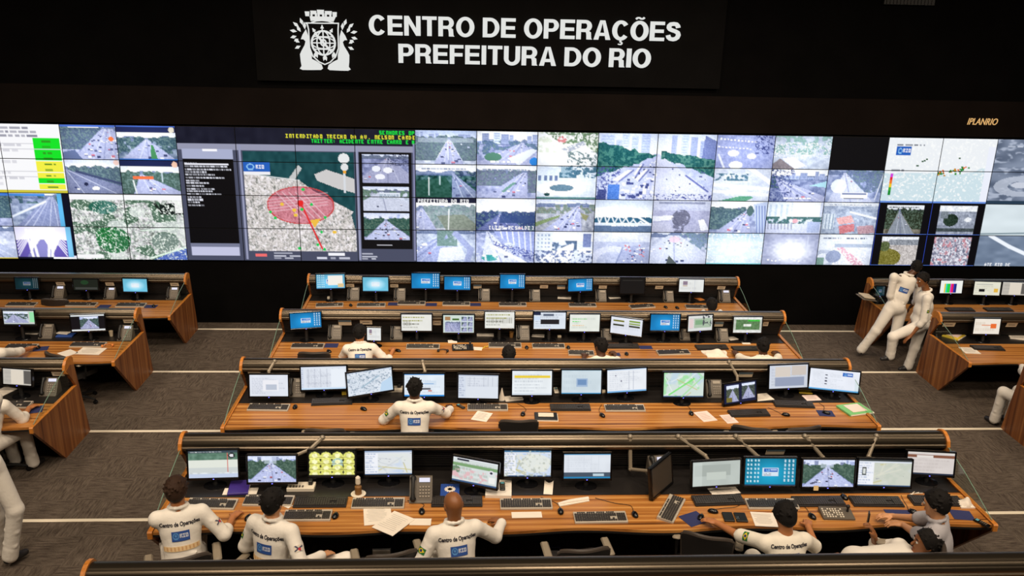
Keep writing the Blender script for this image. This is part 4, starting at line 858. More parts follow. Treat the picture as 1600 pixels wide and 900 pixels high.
def picture(kind, seed, w=64, h=40):
    A = np.zeros((h, w, 3)); p = Pic(A)
    if kind == 'win': desktop7(p, seed)
    elif kind == 'winb': desktop7(p, seed, (90, 190, 226), False); p.A[:] = np.clip(p.A*.6+np.array((150, 215, 235))*.4, 0, 255); p.put(np.clip(1-np.hypot(p.U-.5, p.V-.5)*2.4, 0, 1), (245, 250, 255)); p.rect(.36, .36, .64, .66, (232, 242, 248), .6)
    elif kind == 'winl': desktop7(p, seed, (16, 140, 176), True, True)
    elif kind == 'winw': desktop7(p, seed, (110, 190, 226), False, True); p.rect(.4, .1, .92, .75, (245, 240, 232)); p.rect(.75, .65, .95, .9, (226, 200, 150))
    elif kind == 'dim': desktop7(p, seed, (10, 74, 86)); p.A *= .55
    elif kind == 'off': p.fill((16, 15, 15)); p.rect(.1, .15, .9, .2, (44, 42, 38))
    elif kind == 'offg': p.fill((52, 62, 48)); p.A *= .5; p.rect(.06, .75, .95, .95, (60, 62, 58)); p.ell(.45, .3, .16, .2, (30, 60, 34))
    elif kind == 'doc': doc(p, seed, (226, 230, 240), (170, 174, 190), None, 0, 10, 0, (.35, .25, .75, .75, (238, 238, 244))); p.rect(.42, .45, .7, .7, (176, 186, 204), .8)
    elif kind == 'table': doc(p, seed, (224, 230, 240), (168, 174, 190), (206, 214, 230), 6, 14, .06, None, (200, 226, 250)); p.rect(.66, .12, .96, .9, (234, 240, 248))
    elif kind == 'plan': doc(p, seed, (222, 230, 240), (160, 176, 196), (196, 208, 226), 0, 10, .0); p.line((.3, .7), (.7, .3), .02, (150, 180, 200)); p.speck((30, 20), seed, .74, (130, 150, 170)); p.poly([(.75, .6), (1, .4), (1, 1), (.7, 1)], (190, 216, 240))
    elif kind == 'web': doc(p, seed, (226, 236, 246), (180, 190, 205), (60, 140, 210), 0, 6, 0, (.5, .3, .8, .5, (210, 225, 240)), (40, 140, 220)); p.rect(.44, .62, .66, .7, (80, 80, 90)); p.rect(.6, .72, .68, .78, (200, 90, 70)); p.rect(.4, .42, .74, .46, (90, 150, 210))
    elif kind == 'list': doc(p, seed, (220, 226, 236), (172, 178, 194), (150, 160, 180), 7, 8, .18); p.rect(.2, .5, 1, .92, (222, 228, 238))
    elif kind == 'yellow': doc(p, seed, (232, 238, 242), (170, 178, 188), None, 0, 6, 0, (.06, .2, .96, .29, (236, 206, 60)), (210, 220, 230))
    elif kind == 'logo': doc(p, seed, (206, 220, 228), (190, 206, 216), None, 0, 3, 0, (.38, .36, .66, .7, (160, 184, 214))); p.rect(.41, .4, .63, .62, (112, 146, 190)); p.rect(0, 0, 1, .03, (110, 180, 214)); p.rect(0, .96, 1, 1, (60, 150, 200))
    elif kind == 'sheet': doc(p, seed, (232, 236, 242), (196, 202, 214), (190, 214, 240), 0, 9, 0, None, (120, 180, 230)); p.rect(.54, .1, .56, .9, (190, 196, 210)); p.rect(.66, .1, .67, .9, (190, 196, 210)); p.rect(.2, .25, .23, .3, (120, 120, 140)); p.rect(.34, .48, .37, .55, (120, 120, 140))
    elif kind == 'green': gmap(p, seed, (212, 226, 220), (238, 244, 240), (150, 226, 150), (196, 216, 230), None); p.line((.15, .9), (.75, .25), .03, (120, 226, 110)); p.line((.45, 1), (.95, .2), .02, (160, 226, 150))
    elif kind == 'photos': p.fill((22, 28, 60)); road(p.sub(.08, .1, .45, .92), seed, .3, .5, 0, 1, (1, 1), 2, dens=.9, tree=(60, 66, 50), g=(150, 150, 146)); road(p.sub(.55, .08, .95, .86), seed+1, .25, .5, 0, 1, (1, 1), 3, dens=.7, tree=(50, 56, 56), g=(120, 120, 126)); p.rect(.08, .7, .25, .92, (120, 110, 50))
    elif kind == 'tables': doc(p, seed, (206, 212, 224), (170, 176, 190), None, 0, 6); p.rect(.15, .08, .55, .5, (216, 206, 196)); p.rect(.58, .06, .95, .45, (206, 196, 188)); p.rect(.15, .52, .9, .9, (150, 160, 184))
    elif kind == 'form': doc(p, seed, (232, 236, 246), (206, 212, 222), None, 0, 10, 0, None, (90, 170, 226)); rio(p, .66, .1, .86, .28); [p.rect(.32, .25+.14*i, .36, .31+.14*i, (80, 84, 100)) for i in range(4)]
    elif kind == 'text': doc(p, seed, (232, 232, 226), (130, 130, 120), None, 0, 1); [p.lines(.05, .12+.2*i, .85-.1*i, .24+.2*i, 1, c, seed+i, .9, .9) for i, c in enumerate(((150, 150, 70), (150, 150, 70), (110, 110, 100), (170, 170, 160)))]
    elif kind == 'cctv': p.fill((206, 220, 212)); road(p.sub(.06, .38, .56, .95), seed, .1, .2, 0, 1, (0, 0), 4); p.rect(.3, .2, .52, .3, (70, 110, 50)); p.rect(.06, .1, .24, .3, (170, 130, 90)); [road(p.sub(.6+.2*(i % 2), .08+.3*(i//2), .76+.2*(i % 2), .34+.3*(i//2)), seed+i, .2, .5, 0, 1, (1, 0), 2) for i in range(6)]
    elif kind == 'news': doc(p, seed, (222, 230, 240), (130, 140, 160), (24, 34, 60), 0, 6); p.rect(.0, .06, .22, .2, (30, 40, 70)); p.rect(.22, .44, .8, .72, (34, 32, 36)); p.rect(.0, .28, .2, .5, (206, 222, 244)); p.rect(.3, .12, .62, .24, (90, 100, 120))
    elif kind == 'chat': doc(p, seed, (232, 236, 228), (190, 200, 190), None, 0, 3); p.lines(.1, .22, .6, .32, 1, (120, 210, 110), 3, .8, 1); p.lines(.1, .36, .36, .46, 1, (90, 220, 100), 4, 1, 1); p.lines(.1, .6, .55, .7, 1, (240, 190, 130), 5, .8, 1)
    elif kind == 'bars': doc(p, seed, (226, 230, 240), (200, 205, 215), None, 0, 1); [p.rect(.08 if a < .5 else .58, .12+b, (.08 if a < .5 else .58)+.34, .22+b, c) for a, b, c in ((0, .05, (120, 120, 40)), (1, 0, (130, 160, 60)), (0, .3, (50, 54, 30)), (1, .3, (50, 54, 30)), (1, .15, (150, 170, 100)))]
    elif kind == 'site': doc(p, seed, (220, 222, 220), (170, 170, 170), None, 0, 6); p.rect(.25, .2, .95, .8, (170, 190, 166)); p.rect(.3, .3, .6, .6, (130, 170, 130)); p.speck((14, 8), seed, .62, (80, 86, 90), ((p.U > .6) & (p.V < .7)).astype(float)); p.rect(.05, .2, .22, .8, (226, 206, 206))
    elif kind == 'gsite': p.fill((190, 196, 184)); p.rect(0, 0, 1, .14, (230, 232, 228)); p.rect(.1, .18, .92, .8, (92, 128, 84)); p.rect(.5, .18, .92, .28, (60, 190, 60)); p.rect(.36, .46, .62, .6, (230, 232, 226)); p.rect(0, .86, 1, 1, (230, 230, 226)); p.rough(16, (20, 14), seed)
    elif kind == 'white': doc(p, seed, (230, 232, 230), (200, 200, 200), None, 0, 2); p.rect(.16, .14, .34, .46, (90, 60, 90), .6); p.rect(.16, .5, .34, .56, (180, 140, 100)); p.rect(.62, 0, .64, 1, (190, 196, 210), .7)
    elif kind == 'google': p.fill((214, 220, 222)); p.rect(0, .08, 1, .38, (96, 130, 112)); p.rough(20, (20, 12), seed); p.rect(0, .36, 1, .62, (226, 230, 220)); p.rect(.02, .62, 1, .8, (206, 212, 210)); p.rect(0, .84, 1, 1, (196, 208, 232)); p.rect(.78, .1, .8, .8, (210, 90, 80)); p.ell(.87, .2, .07, .1, (30, 34, 40)); p.ell(.87, .2, .04, .06, (230, 230, 236)); p.rect(0, 0, 1, .1, (60, 74, 84)); p.lines(.05, .02, .7, .09, 1, (230, 232, 230), 3, .9, 1)
    elif kind == 'street': road(p, seed, .28, .48, .0, 1.05, (1, 1), 26, dens=.85, tree=(56, 84, 66), build=2, rc=(190, 198, 236), g=(150, 160, 210)); p.rect(.35, .0, .6, .3, (220, 230, 250), .6)
    elif kind == 'domes':
        p.fill((30, 32, 26))
        for i in range(4):
            for j in range(4): p.ell(.13+.245*i, .25+.24*j, .125, .19, (226, 226, 120) if (i, j) != (2, 1) else (170, 200, 190)); p.rect(.0+.245*i, .25+.24*j, .26+.245*i, .245+.24*j+.03, (150, 140, 80)); p.ell(.13+.245*i, .2+.24*j, .06, .08, (250, 248, 190))
        p.rough(26, (26, 18), seed); p.rect(0, 0, 1, .05, (24, 26, 24)); p.rect(0, .96, 1, 1, (30, 30, 26))
    elif kind == 'mapdoc': gmap(p, seed, (224, 228, 230), (200, 206, 212), (226, 230, 226), (200, 214, 236), (150, 170, 200), .28)
    elif kind == 'gweb': doc(p, seed, (214, 222, 220), (150, 160, 150), (236, 238, 244), 0, 4); p.rect(0, .22, 1, .34, (126, 164, 116)); p.ell(.08, .5, .1, .14, (110, 140, 110)); p.speck((14, 8), seed, .6, (226, 186, 190), (p.V > .45).astype(float)); p.ell(.86, .42, .06, .1, (226, 224, 230)); p.ell(.86, .42, .03, .05, (30, 40, 60)); p.rect(.82, .6, .96, .85, (240, 240, 236)); p.rect(.1, .06, .36, .12, (40, 44, 60)); p.rect(0, .92, 1, 1, (60, 90, 130))
    elif kind == 'rmap': gmap(p, seed, (206, 220, 242), (226, 226, 214), (232, 234, 226), (170, 200, 246), (60, 110, 150), .25); p.ell(.66, .5, .32, .36, (232, 234, 222), .8); p.speck((20, 12), seed, .68, (190, 196, 186))
    elif kind == 'btable': doc(p, seed, (222, 228, 236), (206, 212, 222), (50, 140, 190), 5, 9, .0, (0, .74, 1, .92, (70, 84, 100)), (40, 130, 180)); p.rect(.62, .8, .86, .9, (190, 210, 220))
    elif kind == 'grey': doc(p, seed, (186, 194, 188), (150, 158, 154), None, 0, 0); p.rect(.05, .15, .8, .6, (168, 176, 170)); p.rect(.3, .45, .7, .75, (196, 204, 196)); p.rect(0, .05, .2, 1, (206, 214, 208), .6)
    elif kind == 'palemap': gmap(p, seed, (206, 210, 198), (222, 222, 206), (196, 204, 190), (206, 212, 206), (60, 66, 66), .3); p.rect(.08, .3, .15, .6, (70, 76, 76)); p.rect(.09, .34, .14, .56, (216, 220, 216))
    elif kind == 'brown': doc(p, seed, (214, 206, 202), (190, 180, 176), (226, 220, 212), 0, 5, 0, (0, .12, 1, .26, (132, 86, 66)), (40, 50, 70)); p.rect(.2, .14, .55, .24, (226, 220, 214))
    elif kind == 'cbars': p.fill((236, 238, 232)); [p.rect(.18+.068*i, .25, .248+.068*i+.005, .96, c) for i, c in enumerate(((226, 200, 40), (30, 210, 200), (30, 210, 70), (30, 200, 60), (226, 40, 190), (226, 30, 70), (30, 50, 180), (30, 40, 120)))]
    elif kind == 'slide': doc(p, seed, (236, 226, 212), (206, 190, 170), None, 0, 2); p.rect(.3, .4, .85, .46, (226, 130, 80)); p.rect(.64, .32, .86, .62, (232, 110, 50))
    elif kind == 'mail': doc(p, seed, (226, 224, 206), (190, 186, 170), None, 0, 5); p.rect(.2, .55, .42, .75, (20, 20, 24)); p.rect(.76, .5, .92, .78, (226, 180, 70)); p.rect(.1, .18, .7, .26, (190, 190, 180))
    elif kind == 'split': p.fill((200, 206, 200)); road(p.sub(.02, .08, .8, .85), seed, .25, .4, 0, 1.1, (.6, .6), 5, g=(180, 190, 206)); p.rect(0, .92, 1, 1, (30, 34, 40)); p.rect(.85, .1, 1, .8, (150, 226, 170))
    elif kind == 'half': p.fill((14, 12, 18)); p.rect(0, 0, 1, .1, (226, 230, 232)); p.rect(0, .9, 1, 1, (226, 230, 232)); q_ = p.sub(.26, .12, .82, .88); road(q_, seed, .28, .48, .0, 1.05, (1, 1), 16, dens=.85, build=2)
    elif kind == 'cream': doc(p, seed, (190, 184, 174), (160, 156, 150), None, 0, 3); p.rect(.28, .06, .72, .94, (222, 212, 196)); p.rect(.74, .08, 1, .9, (96, 92, 88)); p.rect(0, 0, 1, .05, (226, 222, 214))
    return A

def monitor(k, x0, y0, x1, y1, slope, pic, desc, tilt=11, arm=None, u=None, led=True, yaw=None, depth_h=.085, sticky=False):
    """screen outline in the picture -> a monitor standing on the shelf of row k (or hung on an arm)"""
    r = rowof(k); cx, cy = (x0+x1)/2, (y0+y1)/2; z0 = zk(r)+DZ
    T = math.radians(tilt if r > 2 else 5)
    B = at(cx, y1, z0+depth_h)                               # foot of the casing
    uu = Yk(r)-B.y
    if u is not None or not .50+.8*abs(slope) < uu < .78:
        uu = u if u is not None else min(.78, max(.50+.8*abs(slope), uu)); B = atY(cx, y1, Yk(r)-uu)
    s = scl(B); e = elev(B)
    a = math.atan(-slope/max(.2, math.sin(e))) if yaw is None else math.radians(yaw)
    w_ = (x1-x0)/s/max(.35, math.cos(a)); h_ = (y1-y0-abs(slope)*(x1-x0))/s/max(.6, math.cos(e-T))
    zlow = max(.012, B.z-z0)                                 # casing foot over the shelf
    root = thing('monitor', desc, 'monitor', (B.x, B.y, z0), a, 'monitors on the consoles')
    Rx = Matrix.Rotation(-T, 3, 'X')
    f = lambda x, y, z: Vector((0, 0, zlow))+Rx @ Vector((x, y, z))
    bz, bb = .017, .024
    b = MB(); b.box(f(0, .022, h_/2), (w_, .036, h_), Rx, .006); b.box(f(0, .05, h_*.5), (w_*.6, .03, h_*.55), Rx, .012)
    for (xx, zz, ww, hh) in ((0, h_-bz/2, w_, bz), (0, bb/2, w_, bb), (-w_/2+bz/2, h_/2, bz, h_), (w_/2-bz/2, h_/2, bz, h_)):
        b.box(f(xx, .0, zz), (ww, .012, hh), Rx, .003)
    cas = b.build('casing', M['black_gloss'], root)
    me = screen_mesh('screen', [f(-w_/2+bz, .002, h_-bz), f(w_/2-bz, .002, h_-bz), f(w_/2-bz, .002, bb), f(-w_/2+bz, .002, bb)], picture(pic, int(x0)))
    mobj('screen', me, M['display'] if pic != 'matte' else M['off_screen'], root)
    if led and pic not in ('off',):
        b = MB(); b.box(f(0, -.008, bb*.45), (.012, .004, .006), Rx); b.build('power_light', M['led'], cas)
    if sticky: b = MB(); b.box(f(-w_*.22, -.01, .012), (.05, .003, .05), Rx); b.build('sticky_note', M['yellow_note'], cas)
    if arm:
        q0 = atY(arm[0], arm[1], Yk(r)-.40)                   # clamp on the hood
        inv = Matrix.Translation(root.location) @ Matrix.Rotation(a, 4, 'Z'); inv = inv.inverted()
        p0 = inv @ Vector((q0.x, Yk(r)-.36, zk(r)+1.165)); p1 = f(0, .06, h_*.6)
        mid = (p0+p1)/2+Vector((0, .03, .04))
        if len(arm) > 2: mid = inv @ atY(arm[2], arm[3], Yk(r)-.45)
        b = MB(); b.tube([p0, mid], .021, 8); b.tube([mid, p1], .018, 8); b.ball(mid, .024, 10, 6); b.ball(p0, .028, 10, 6); b.build('arm', M['arm_metal'], root, True)
    else:
        b = MB(); b.tube([(0, .055, .012), (0, .06, .05), f(0, .05, h_*.35)], [.032, .028, .028], 10); sb = b.build('stand_neck', M['black'], root, True)
        b = MB(); b.lathe([(.0, .018), (.06, .017), (.105, .010), (.11, 0)], (0, .04, 0), 22, None, 1.05, .8); b.build('stand_base', M['black_gloss'], root, True)
    note(k, 'monitor', cx, root, desc); return root

_cache = {}
def kb_mesh(style):
    if style in _cache: return _cache[style]
    W, D = .46, .165
    c = MB(); c.prism([(-D/2, 0), (-D/2, .014), (-D/2+.02, .018), (D/2-.004, .03), (D/2, .026), (D/2, 0)], -W/2, W/2)
    kk = MB()
    for r_ in range(5):
        y = -D/2+.026+r_*.0225; z = .019+(y+D/2)*.075
        for c_ in range(15):
            if r_ == 0 and 4 <= c_ <= 8:
                if c_ == 6: kk.box((-W/2+.016+6*.0205, y, z+.004), (.1, .018, .008))
                continue
            kk.box((-W/2+.016+c_*.0205, y, z+.004), (.0172, .018, .008))
        for c_ in range(3):
            if r_ in (0, 3, 4) or (r_ == 1 and c_ == 1): kk.box((W/2-.138+c_*.019, y, z+.004), (.016, .018, .008))
        for c_ in range(4): kk.box((W/2-.077+c_*.019, y, z+.004), (.016, .018, .008))
    fk = MB()
    for g in range(4):
        for c_ in range(4): fk.box((-W/2+.04+g*.085+c_*.018, D/2-.022, .033), (.014, .012, .006))
    _cache[style] = (c.mesh('case'), kk.mesh('key_bank'), fk.mesh('function_keys')); return _cache[style]
for st in ('silver', 'black'):
    a_, b_, c_ = kb_mesh(st); cm = M['key_silver'] if st == 'silver' else M['key_black']
    a_.materials.append(cm); b_.materials.append(M['key_dark']); c_.materials.append(M['key_dark'])
def keyboard(k, cx, cy, style='silver', rot=0, wpx=None):
    P = dpos(k, cx, cy, DZ+.01); P.z = zk(rowof(k))+DZ
    if Yk(rowof(k))-P.y < .74: pass
    t = thing('keyboard', '%s keyboard' % style, 'keyboard', P, math.radians(rot), 'keyboards on the desks')
    sc = 1.0 if not wpx else min(1.1, max(.8, wpx/scl(P)/.46)); t.scale = (sc, 1, 1)
    for nm, me in zip(('case', 'key_bank', 'function_keys'), kb_mesh(style)): mobj(nm, me, None, t)
    note(k, 'keyboard', cx, t, ('silver-edged' if style == 'silver' else 'black')+' keyboard'+(' turned askew' if abs(rot) > 12 else '')); return t
_mb = MB(); _mb.ball((0, 0, .004), (.031, .053, .032), 16, 10); _mm = _mb.mesh('shell', True)
for v in _mm.vertices:
    if v.co.z < 0: v.co.z = 0
_mm.materials.append(M['black_gloss'])
_wb = MB(); _wb.lathe([(.004, -.003), (.008, -.003), (.008, .003), (.004, .003)], (0, .03, .029), 12, Matrix.Rotation(PI/2, 3, 'Y')); _wm = _wb.mesh('scroll_wheel'); _wm.materials.append(M['grey_plastic'])
def mouse(k, cx, cy, rot=0, cable=None, desc='black mouse'):
    P = dpos(k, cx, cy, DZ+.012); P.z = zk(rowof(k))+DZ+.004
    t = thing('computer_mouse', desc, 'mouse', P, math.radians(rot), 'computer mice on the desks')
    mobj('shell', _mm, None, t); mobj('scroll_wheel', _wm, None, t)
    if cable:
        b = MB(); pts = [Vector((0, .05, .006))]
        for (px, py) in cable: q_ = dpos(k, px, py, DZ+.006)-P; q_.z = .0025; pts.append(Matrix.Rotation(-math.radians(rot), 3, 'Z') @ q_)
        sm = []
        for i in range(len(pts)-1):
            p0, p1, p2, p3 = pts[max(0, i-1)], pts[i], pts[i+1], pts[min(len(pts)-1, i+2)]
            for j in range(6):
                u_ = j/6; sm.append(.5*((2*p1)+(p2-p0)*u_+(2*p0-5*p1+4*p2-p3)*u_*u_+(3*p1-p0-3*p2+p3)*u_**3))
        sm.append(pts[-1]); b.tube(sm, .0026, 5); b.build('cable', M['black'], t)
    note(k, 'mouse', cx, t, desc); return t
def pad(k, cx, cy, rot=0, w_=.2, d_=.17):
    P = dpos(k, cx, cy); b = MB(); b.box((0, 0, .002), (w_, d_, .004), b=.0015)
    o = b.build('mouse_pad', M['navy']); o.location = (P.x, P.y, zk(rowof(k))+DZ); o.rotation_euler.z = math.radians(rot)
    tag(o, 'navy mouse pad', 'mouse pad', 'navy mouse pads'); note(k, 'mouse pad', cx, o, 'navy blue mouse pad'); return o
def sheet(k, cx, cy, w_=.21, d_=.297, rot=0, m='paper', desc='white paper sheet', th=.004, name='paper_sheet', cat='paper', h=0., lines=True, group='papers on the desks', curl=.0):
    P = dpos(k, cx, cy, DZ+h); nx = 6; b = MB(); rs = random.Random(int(cx*7+cy))
    top = [[(-w_/2+w_*i/nx, -d_/2+d_*j/nx, th+curl*((i/nx-.5)**2)*4*(j/nx)) for j in range(nx+1)] for i in range(nx+1)]
    v = [p for r_ in top for p in r_]+[(p[0], p[1], p[2]-th) for r_ in top for p in r_]; n1 = (nx+1)**2; f = []
    ix = lambda i, j: i*(nx+1)+j
    for i in range(nx):
        for j in range(nx):
            f.append((ix(i, j), ix(i+1, j), ix(i+1, j+1), ix(i, j+1))); f.append((n1+ix(i, j), n1+ix(i, j+1), n1+ix(i+1, j+1), n1+ix(i+1, j)))
    for i in range(nx):
        for (p_, q_) in ((ix(i, 0), ix(i+1, 0)), (ix(i+1, nx), ix(i, nx)), (ix(0, i+1), ix(0, i)), (ix(nx, i), ix(nx, i+1))): f.append((p_, n1+p_, n1+q_, q_))
    b.add(v, f); o = b.build(name, M[m]); o.location = (P.x, P.y, zk(rowof(k))+DZ+h+.0015); o.rotation_euler.z = math.radians(rot)
    tag(o, desc, cat, group)
    if lines and w_ > .14 and d_ > .14:
        t = MB()
        for i in range(9): t.box((-.01, d_*.34-i*d_*.08, th+.0012), (w_*(.5+.3*rs.random()), .0035, .0006))
        t.build('printing', M['print_ink'], o)
    note(k, name, cx, o, desc); return o
def phone_meshes():
    if 'ph' in _cache: return _cache['ph']
    Rt = Matrix.Rotation(math.radians(55), 3, 'X')
    f = lambda x, y, z: Rt @ Vector((x, y, z-.052))+Vector((0, -.0125, .102))
    b = MB(); b.prism([(-.085, 0), (-.085, .010), (-.07, .02), (.045, .184), (.06, .184), (.085, 0)], -.095, .095); base = b.mesh('base'); base.materials.append(M['phone_grey'])
    b = MB(); b.tube([f(-.065, -.085, .075), f(-.065, -.04, .085), f(-.065, .04, .085), f(-.065, .085, .075)], [.020, .014, .014, .020], 10); b.ball(f(-.065, -.085, .066), (.026, .028, .022)); b.ball(f(-.065, .085, .066), (.026, .028, .022)); hs = b.mesh('handset', True); hs.materials.append(M['black'])
    b = MB(); b.box(f(.03, .07, .058), (.09, .035, .004), Rt); lc = b.mesh('display_window'); lc.materials.append(M['lcd'])
    lc2 = lc.copy(); lc2.materials.clear(); lc2.materials.append(M['phone_key'])
    b = MB()
    for i in range(4):
        for j in range(4): b.box(f(-.005+i*.024, -.065+j*.026, .058), (.013, .012, .006), Rt)
    ks = b.mesh('keypad'); ks.materials.append(M['phone_key']); _cache['ph'] = (base, hs, ks, lc, lc2); return _cache['ph']
def phone(k, x0, y0, x1, y1, lit=False, rot=0):
    cx = (x0+x1)/2; P = dpos(k, cx, y1-(y1-y0)*.2, DZ+.03); P.z = zk(rowof(k))+DZ; P.y = min(P.y, Yk(rowof(k))-.40)
    t = thing('desk_phone', 'desk phone', 'phone', P, math.radians(rot), 'desk phones on the shelves')
    s_ = min(1.25, max(.85, (x1-x0)/scl(P)/.195)); t.scale = (s_,)*3
    ba, hs, ks, lc, lc2 = phone_meshes()
    for nm, me in (('base', ba), ('handset', hs), ('keypad', ks), ('display_window', lc if lit else lc2)): mobj(nm, me, None, t)
    note(k, 'phone', cx, t, 'grey desk phone with %s' % ('glowing display' if lit else 'dark handset')); return t
def card(k, cx, cy, w_=.13, h_=.075, poster=False, desc='cream name card'):
    r = rowof(k); u = .365; P = atY(cx, cy, Yk(r)-u); P.z = min(max(P.z, zk(r)+.79), zk(r)+1.0); u = .24+(P.z-zk(r)-.76)*.41+.022
    if P.z > zk(r)+.98: u = .37
    Rx = Matrix.Rotation(math.radians(22), 3, 'X')
    b = MB(); b.box((0, 0, 0), (w_, .006, h_), Rx, .0015)
    o = b.build('notice_card' if poster else 'name_card', M['card']); o.location = (P.x, Yk(r)-u-.01, P.z)
    tag(o, desc, 'card', 'cards on the console backs'); b = MB()
    if poster: b.box(Rx @ Vector((0, -.0045, h_*.27)), (w_*.96, .003, h_*.42), Rx); b.build('blue_header', M['poster_blue'], o)
    else: b.box(Rx @ Vector((0, -.0045, 0)), (w_*.6, .002, h_*.12), Rx); b.build('printing', M['card_ink'], o)
    note(k, 'notice_card' if poster else 'name_card', cx, o, desc); return o
def small(k, cx, cy, kind, name, cat, desc, m=None, rot=0, s=1., group=None):
    """small single things: cups, boxes, pads and the like"""
    P = dpos(k, cx, cy, DZ+.01); P.z = zk(rowof(k))+DZ; b = MB(); sub = []
    if kind == 'cup': b.lathe([(.0, .0), (.028*s, 0), (.036*s, .095*s), (.032*s, .095*s), (.026*s, .006)], (0, 0, 0), 18)
    elif kind == 'cone':
        b.lathe([(.045*s, 0), (.04*s, .01), (.004, .16*s)], (0, 0, 0), 16)
    elif kind == 'bottle':
        b.lathe([(.03, 0), (.034, .01), (.034, .09), (.016, .11), (.014, .12)], (0, 0, 0), 16); q_ = MB(); q_.lathe([(.022, 0), (.026, .01), (.024, .07), (.012, .085)], (0, 0, .118), 14); sub.append(('lid', q_, 'white_plastic'))
        q_ = MB(); q_.lathe([(.07, 0), (.075, .008), (.06, .008)], (0, 0, 0), 18); sub.append(('saucer', q_, 'white_plastic'))
    elif kind == 'box': b.box((0, 0, .03*s), (.11*s, .08*s, .06*s), b=.003)
    elif kind == 'powerbox':
        b.box((0, 0, .02), (.27*s, .13, .04), b=.004); q_ = MB()
        for i in range(5): q_.box((-.1*s+i*.03*s, -.03, .043), (.016, .03, .008))
        sub.append(('socket_row', q_, 'card_ink')); q_ = MB(); q_.box((.09*s, .02, .06), (.04, .05, .05), b=.005); sub.append(('plug', q_, 'black'))
    elif kind == 'book':
        b.box((0, 0, .012), (.2*s, .25*s, .022), b=.003); q_ = MB(); q_.box((.003, 0, .012), (.198*s, .244*s, .016)); sub.append(('page_block', q_, 'paper'))
    elif kind == 'bookart':
        b.box((0, 0, .012), (.19*s, .25*s, .024), b=.003); q_ = MB()
        for i in range(6): q_.box((0, .02, .0252), (.11, .018, .001), Matrix.Rotation(i*PI/6, 3, 'Z'))
        sub.append(('cover_star', q_, 'paper'))
    elif kind == 'folder':
        b.box((0, 0, .014), (.33*s, .27*s, .028), b=.004); q_ = MB(); q_.box((.01, .0, .031), (.2*s, .19*s, .004)); sub.append(('top_sheet', q_, 'paper_pink')); q_ = MB(); q_.box((.012, -.006, .012), (.33*s, .275*s, .014)); sub.append(('page_block', q_, 'paper'))
    elif kind == 'tablet':
        b.box((0, 0, .012), (.28*s, .2*s, .02), b=.004); q_ = MB(); q_.box((.0, .02, .026), (.19, .1, .008), b=.004); sub.append(('white_cover', q_, 'white_plastic')); q_ = MB(); q_.box((.005, -.01, .005), (.285*s, .2*s, .01)); sub.append(('page_block', q_, 'paper'))
    elif kind == 'keypad':
        b.prism([(-.085, 0), (-.085, .018), (.085, .045), (.09, .04), (.09, 0)], -.16*s, .16*s); q_ = MB()
        for i in range(8):
            for j in range(5):
                if (i+j) % 5: q_.box((-.13+i*.025, -.06+j*.026, .022+(.026*j)*.16+.004), (.014, .014, .008))
        sub.append(('buttons', q_, 'white_plastic')); q_ = MB(); q_.tube([(.115*s, .02, .03), (.115*s, .02, .085)], [.012, .009], 10); q_.ball((.115*s, .02, .09), .02); sub.append(('joystick', q_, 'black'))
    elif kind == 'remote':
        b.box((0, 0, .01), (.05*s, .14*s, .02), b=.008); q_ = MB()
        for i in range(3):
            for j in range(4): q_.box((-.014+i*.014, -.045+j*.018, .021), (.008, .009, .003))
        sub.append(('buttons', q_, 'grey_plastic')); q_ = MB(); q_.box((0, .045, .0205), (.034, .03, .002)); sub.append(('display_window', q_, 'teal'))
    elif kind == 'wallet':
        b.box((-.05, 0, .01), (.1, .15, .02), b=.004); b.box((.07, 0, .01), (.11, .15, .018), b=.004); q_ = MB(); q_.box((.03, -.03, .022), (.03, .05, .006)); sub.append(('clasp', q_, 'chrome'))
    elif kind == 'cloth':
        rs = np.random.RandomState(int(cx)); n = 18; vs = []; fs = []
        for i in range(n):
            for j in range(n):
                x, y = (i/(n-1)-.5), (j/(n-1)-.5); rr = math.hypot(x, y); hh = max(0, .5-rr)*.16+.02*math.sin(9*x+4*y)*math.cos(7*y)*(rr < .48)+.012
                vs.append((x*.26*s*(1+.12*math.sin(5*y)), y*.2*s, max(.002, hh)))
        for i in range(n-1):
            for j in range(n-1): fs.append((i*n+j, (i+1)*n+j, (i+1)*n+j+1, i*n+j+1))
        b.add(vs, fs); b.add([(x, y, 0.0) for x, y, z in vs], [f_[::-1] for f_ in fs])
        rim = [i*n for i in range(n)]+[(n-1)*n+j for j in range(1, n)]+[i*n+n-1 for i in range(n-2, -1, -1)]+[j for j in range(n-2, 0, -1)]
        m0 = len(b.v)-2*n*n
        for i_ in range(len(rim)): a_, c_ = rim[i_], rim[(i_+1) % len(rim)]; b.f.append((m0+a_, m0+c_, m0+n*n+c_, m0+n*n+a_))
    elif kind == 'roll':
        b.tube([(-.16, -.02, .012), (-.05, 0, .016), (.06, .015, .014), (.16, .03, .013)], [.014, .02, .022, .02], 12); b.box((0, .0, .006), (.32, .06, .01), Matrix.Rotation(.15, 3, 'Z'))
    elif kind == 'pens':
        for i, (dx, a_) in enumerate(((0, .2), (.03, -.1), (-.03, .5))): b.tube([(dx-.07*math.cos(a_), -.07*math.sin(a_), .006), (dx+.07*math.cos(a_), .07*math.sin(a_), .006)], .0045, 6)
    elif kind == 'headset':
        b.tube([(.07*math.cos(t_), .06*math.sin(t_), .02) for t_ in [i*PI/10 for i in range(11)]], .007, 6); b.ball((.07, 0, .022), (.02, .03, .022)); b.ball((-.07, 0, .022), (.02, .03, .022)); b.tube([(.07, 0, .01), (.05, -.07, .008)], .004, 6)
    smooth = kind in ('cup', 'cone', 'bottle', 'cloth', 'roll', 'headset')
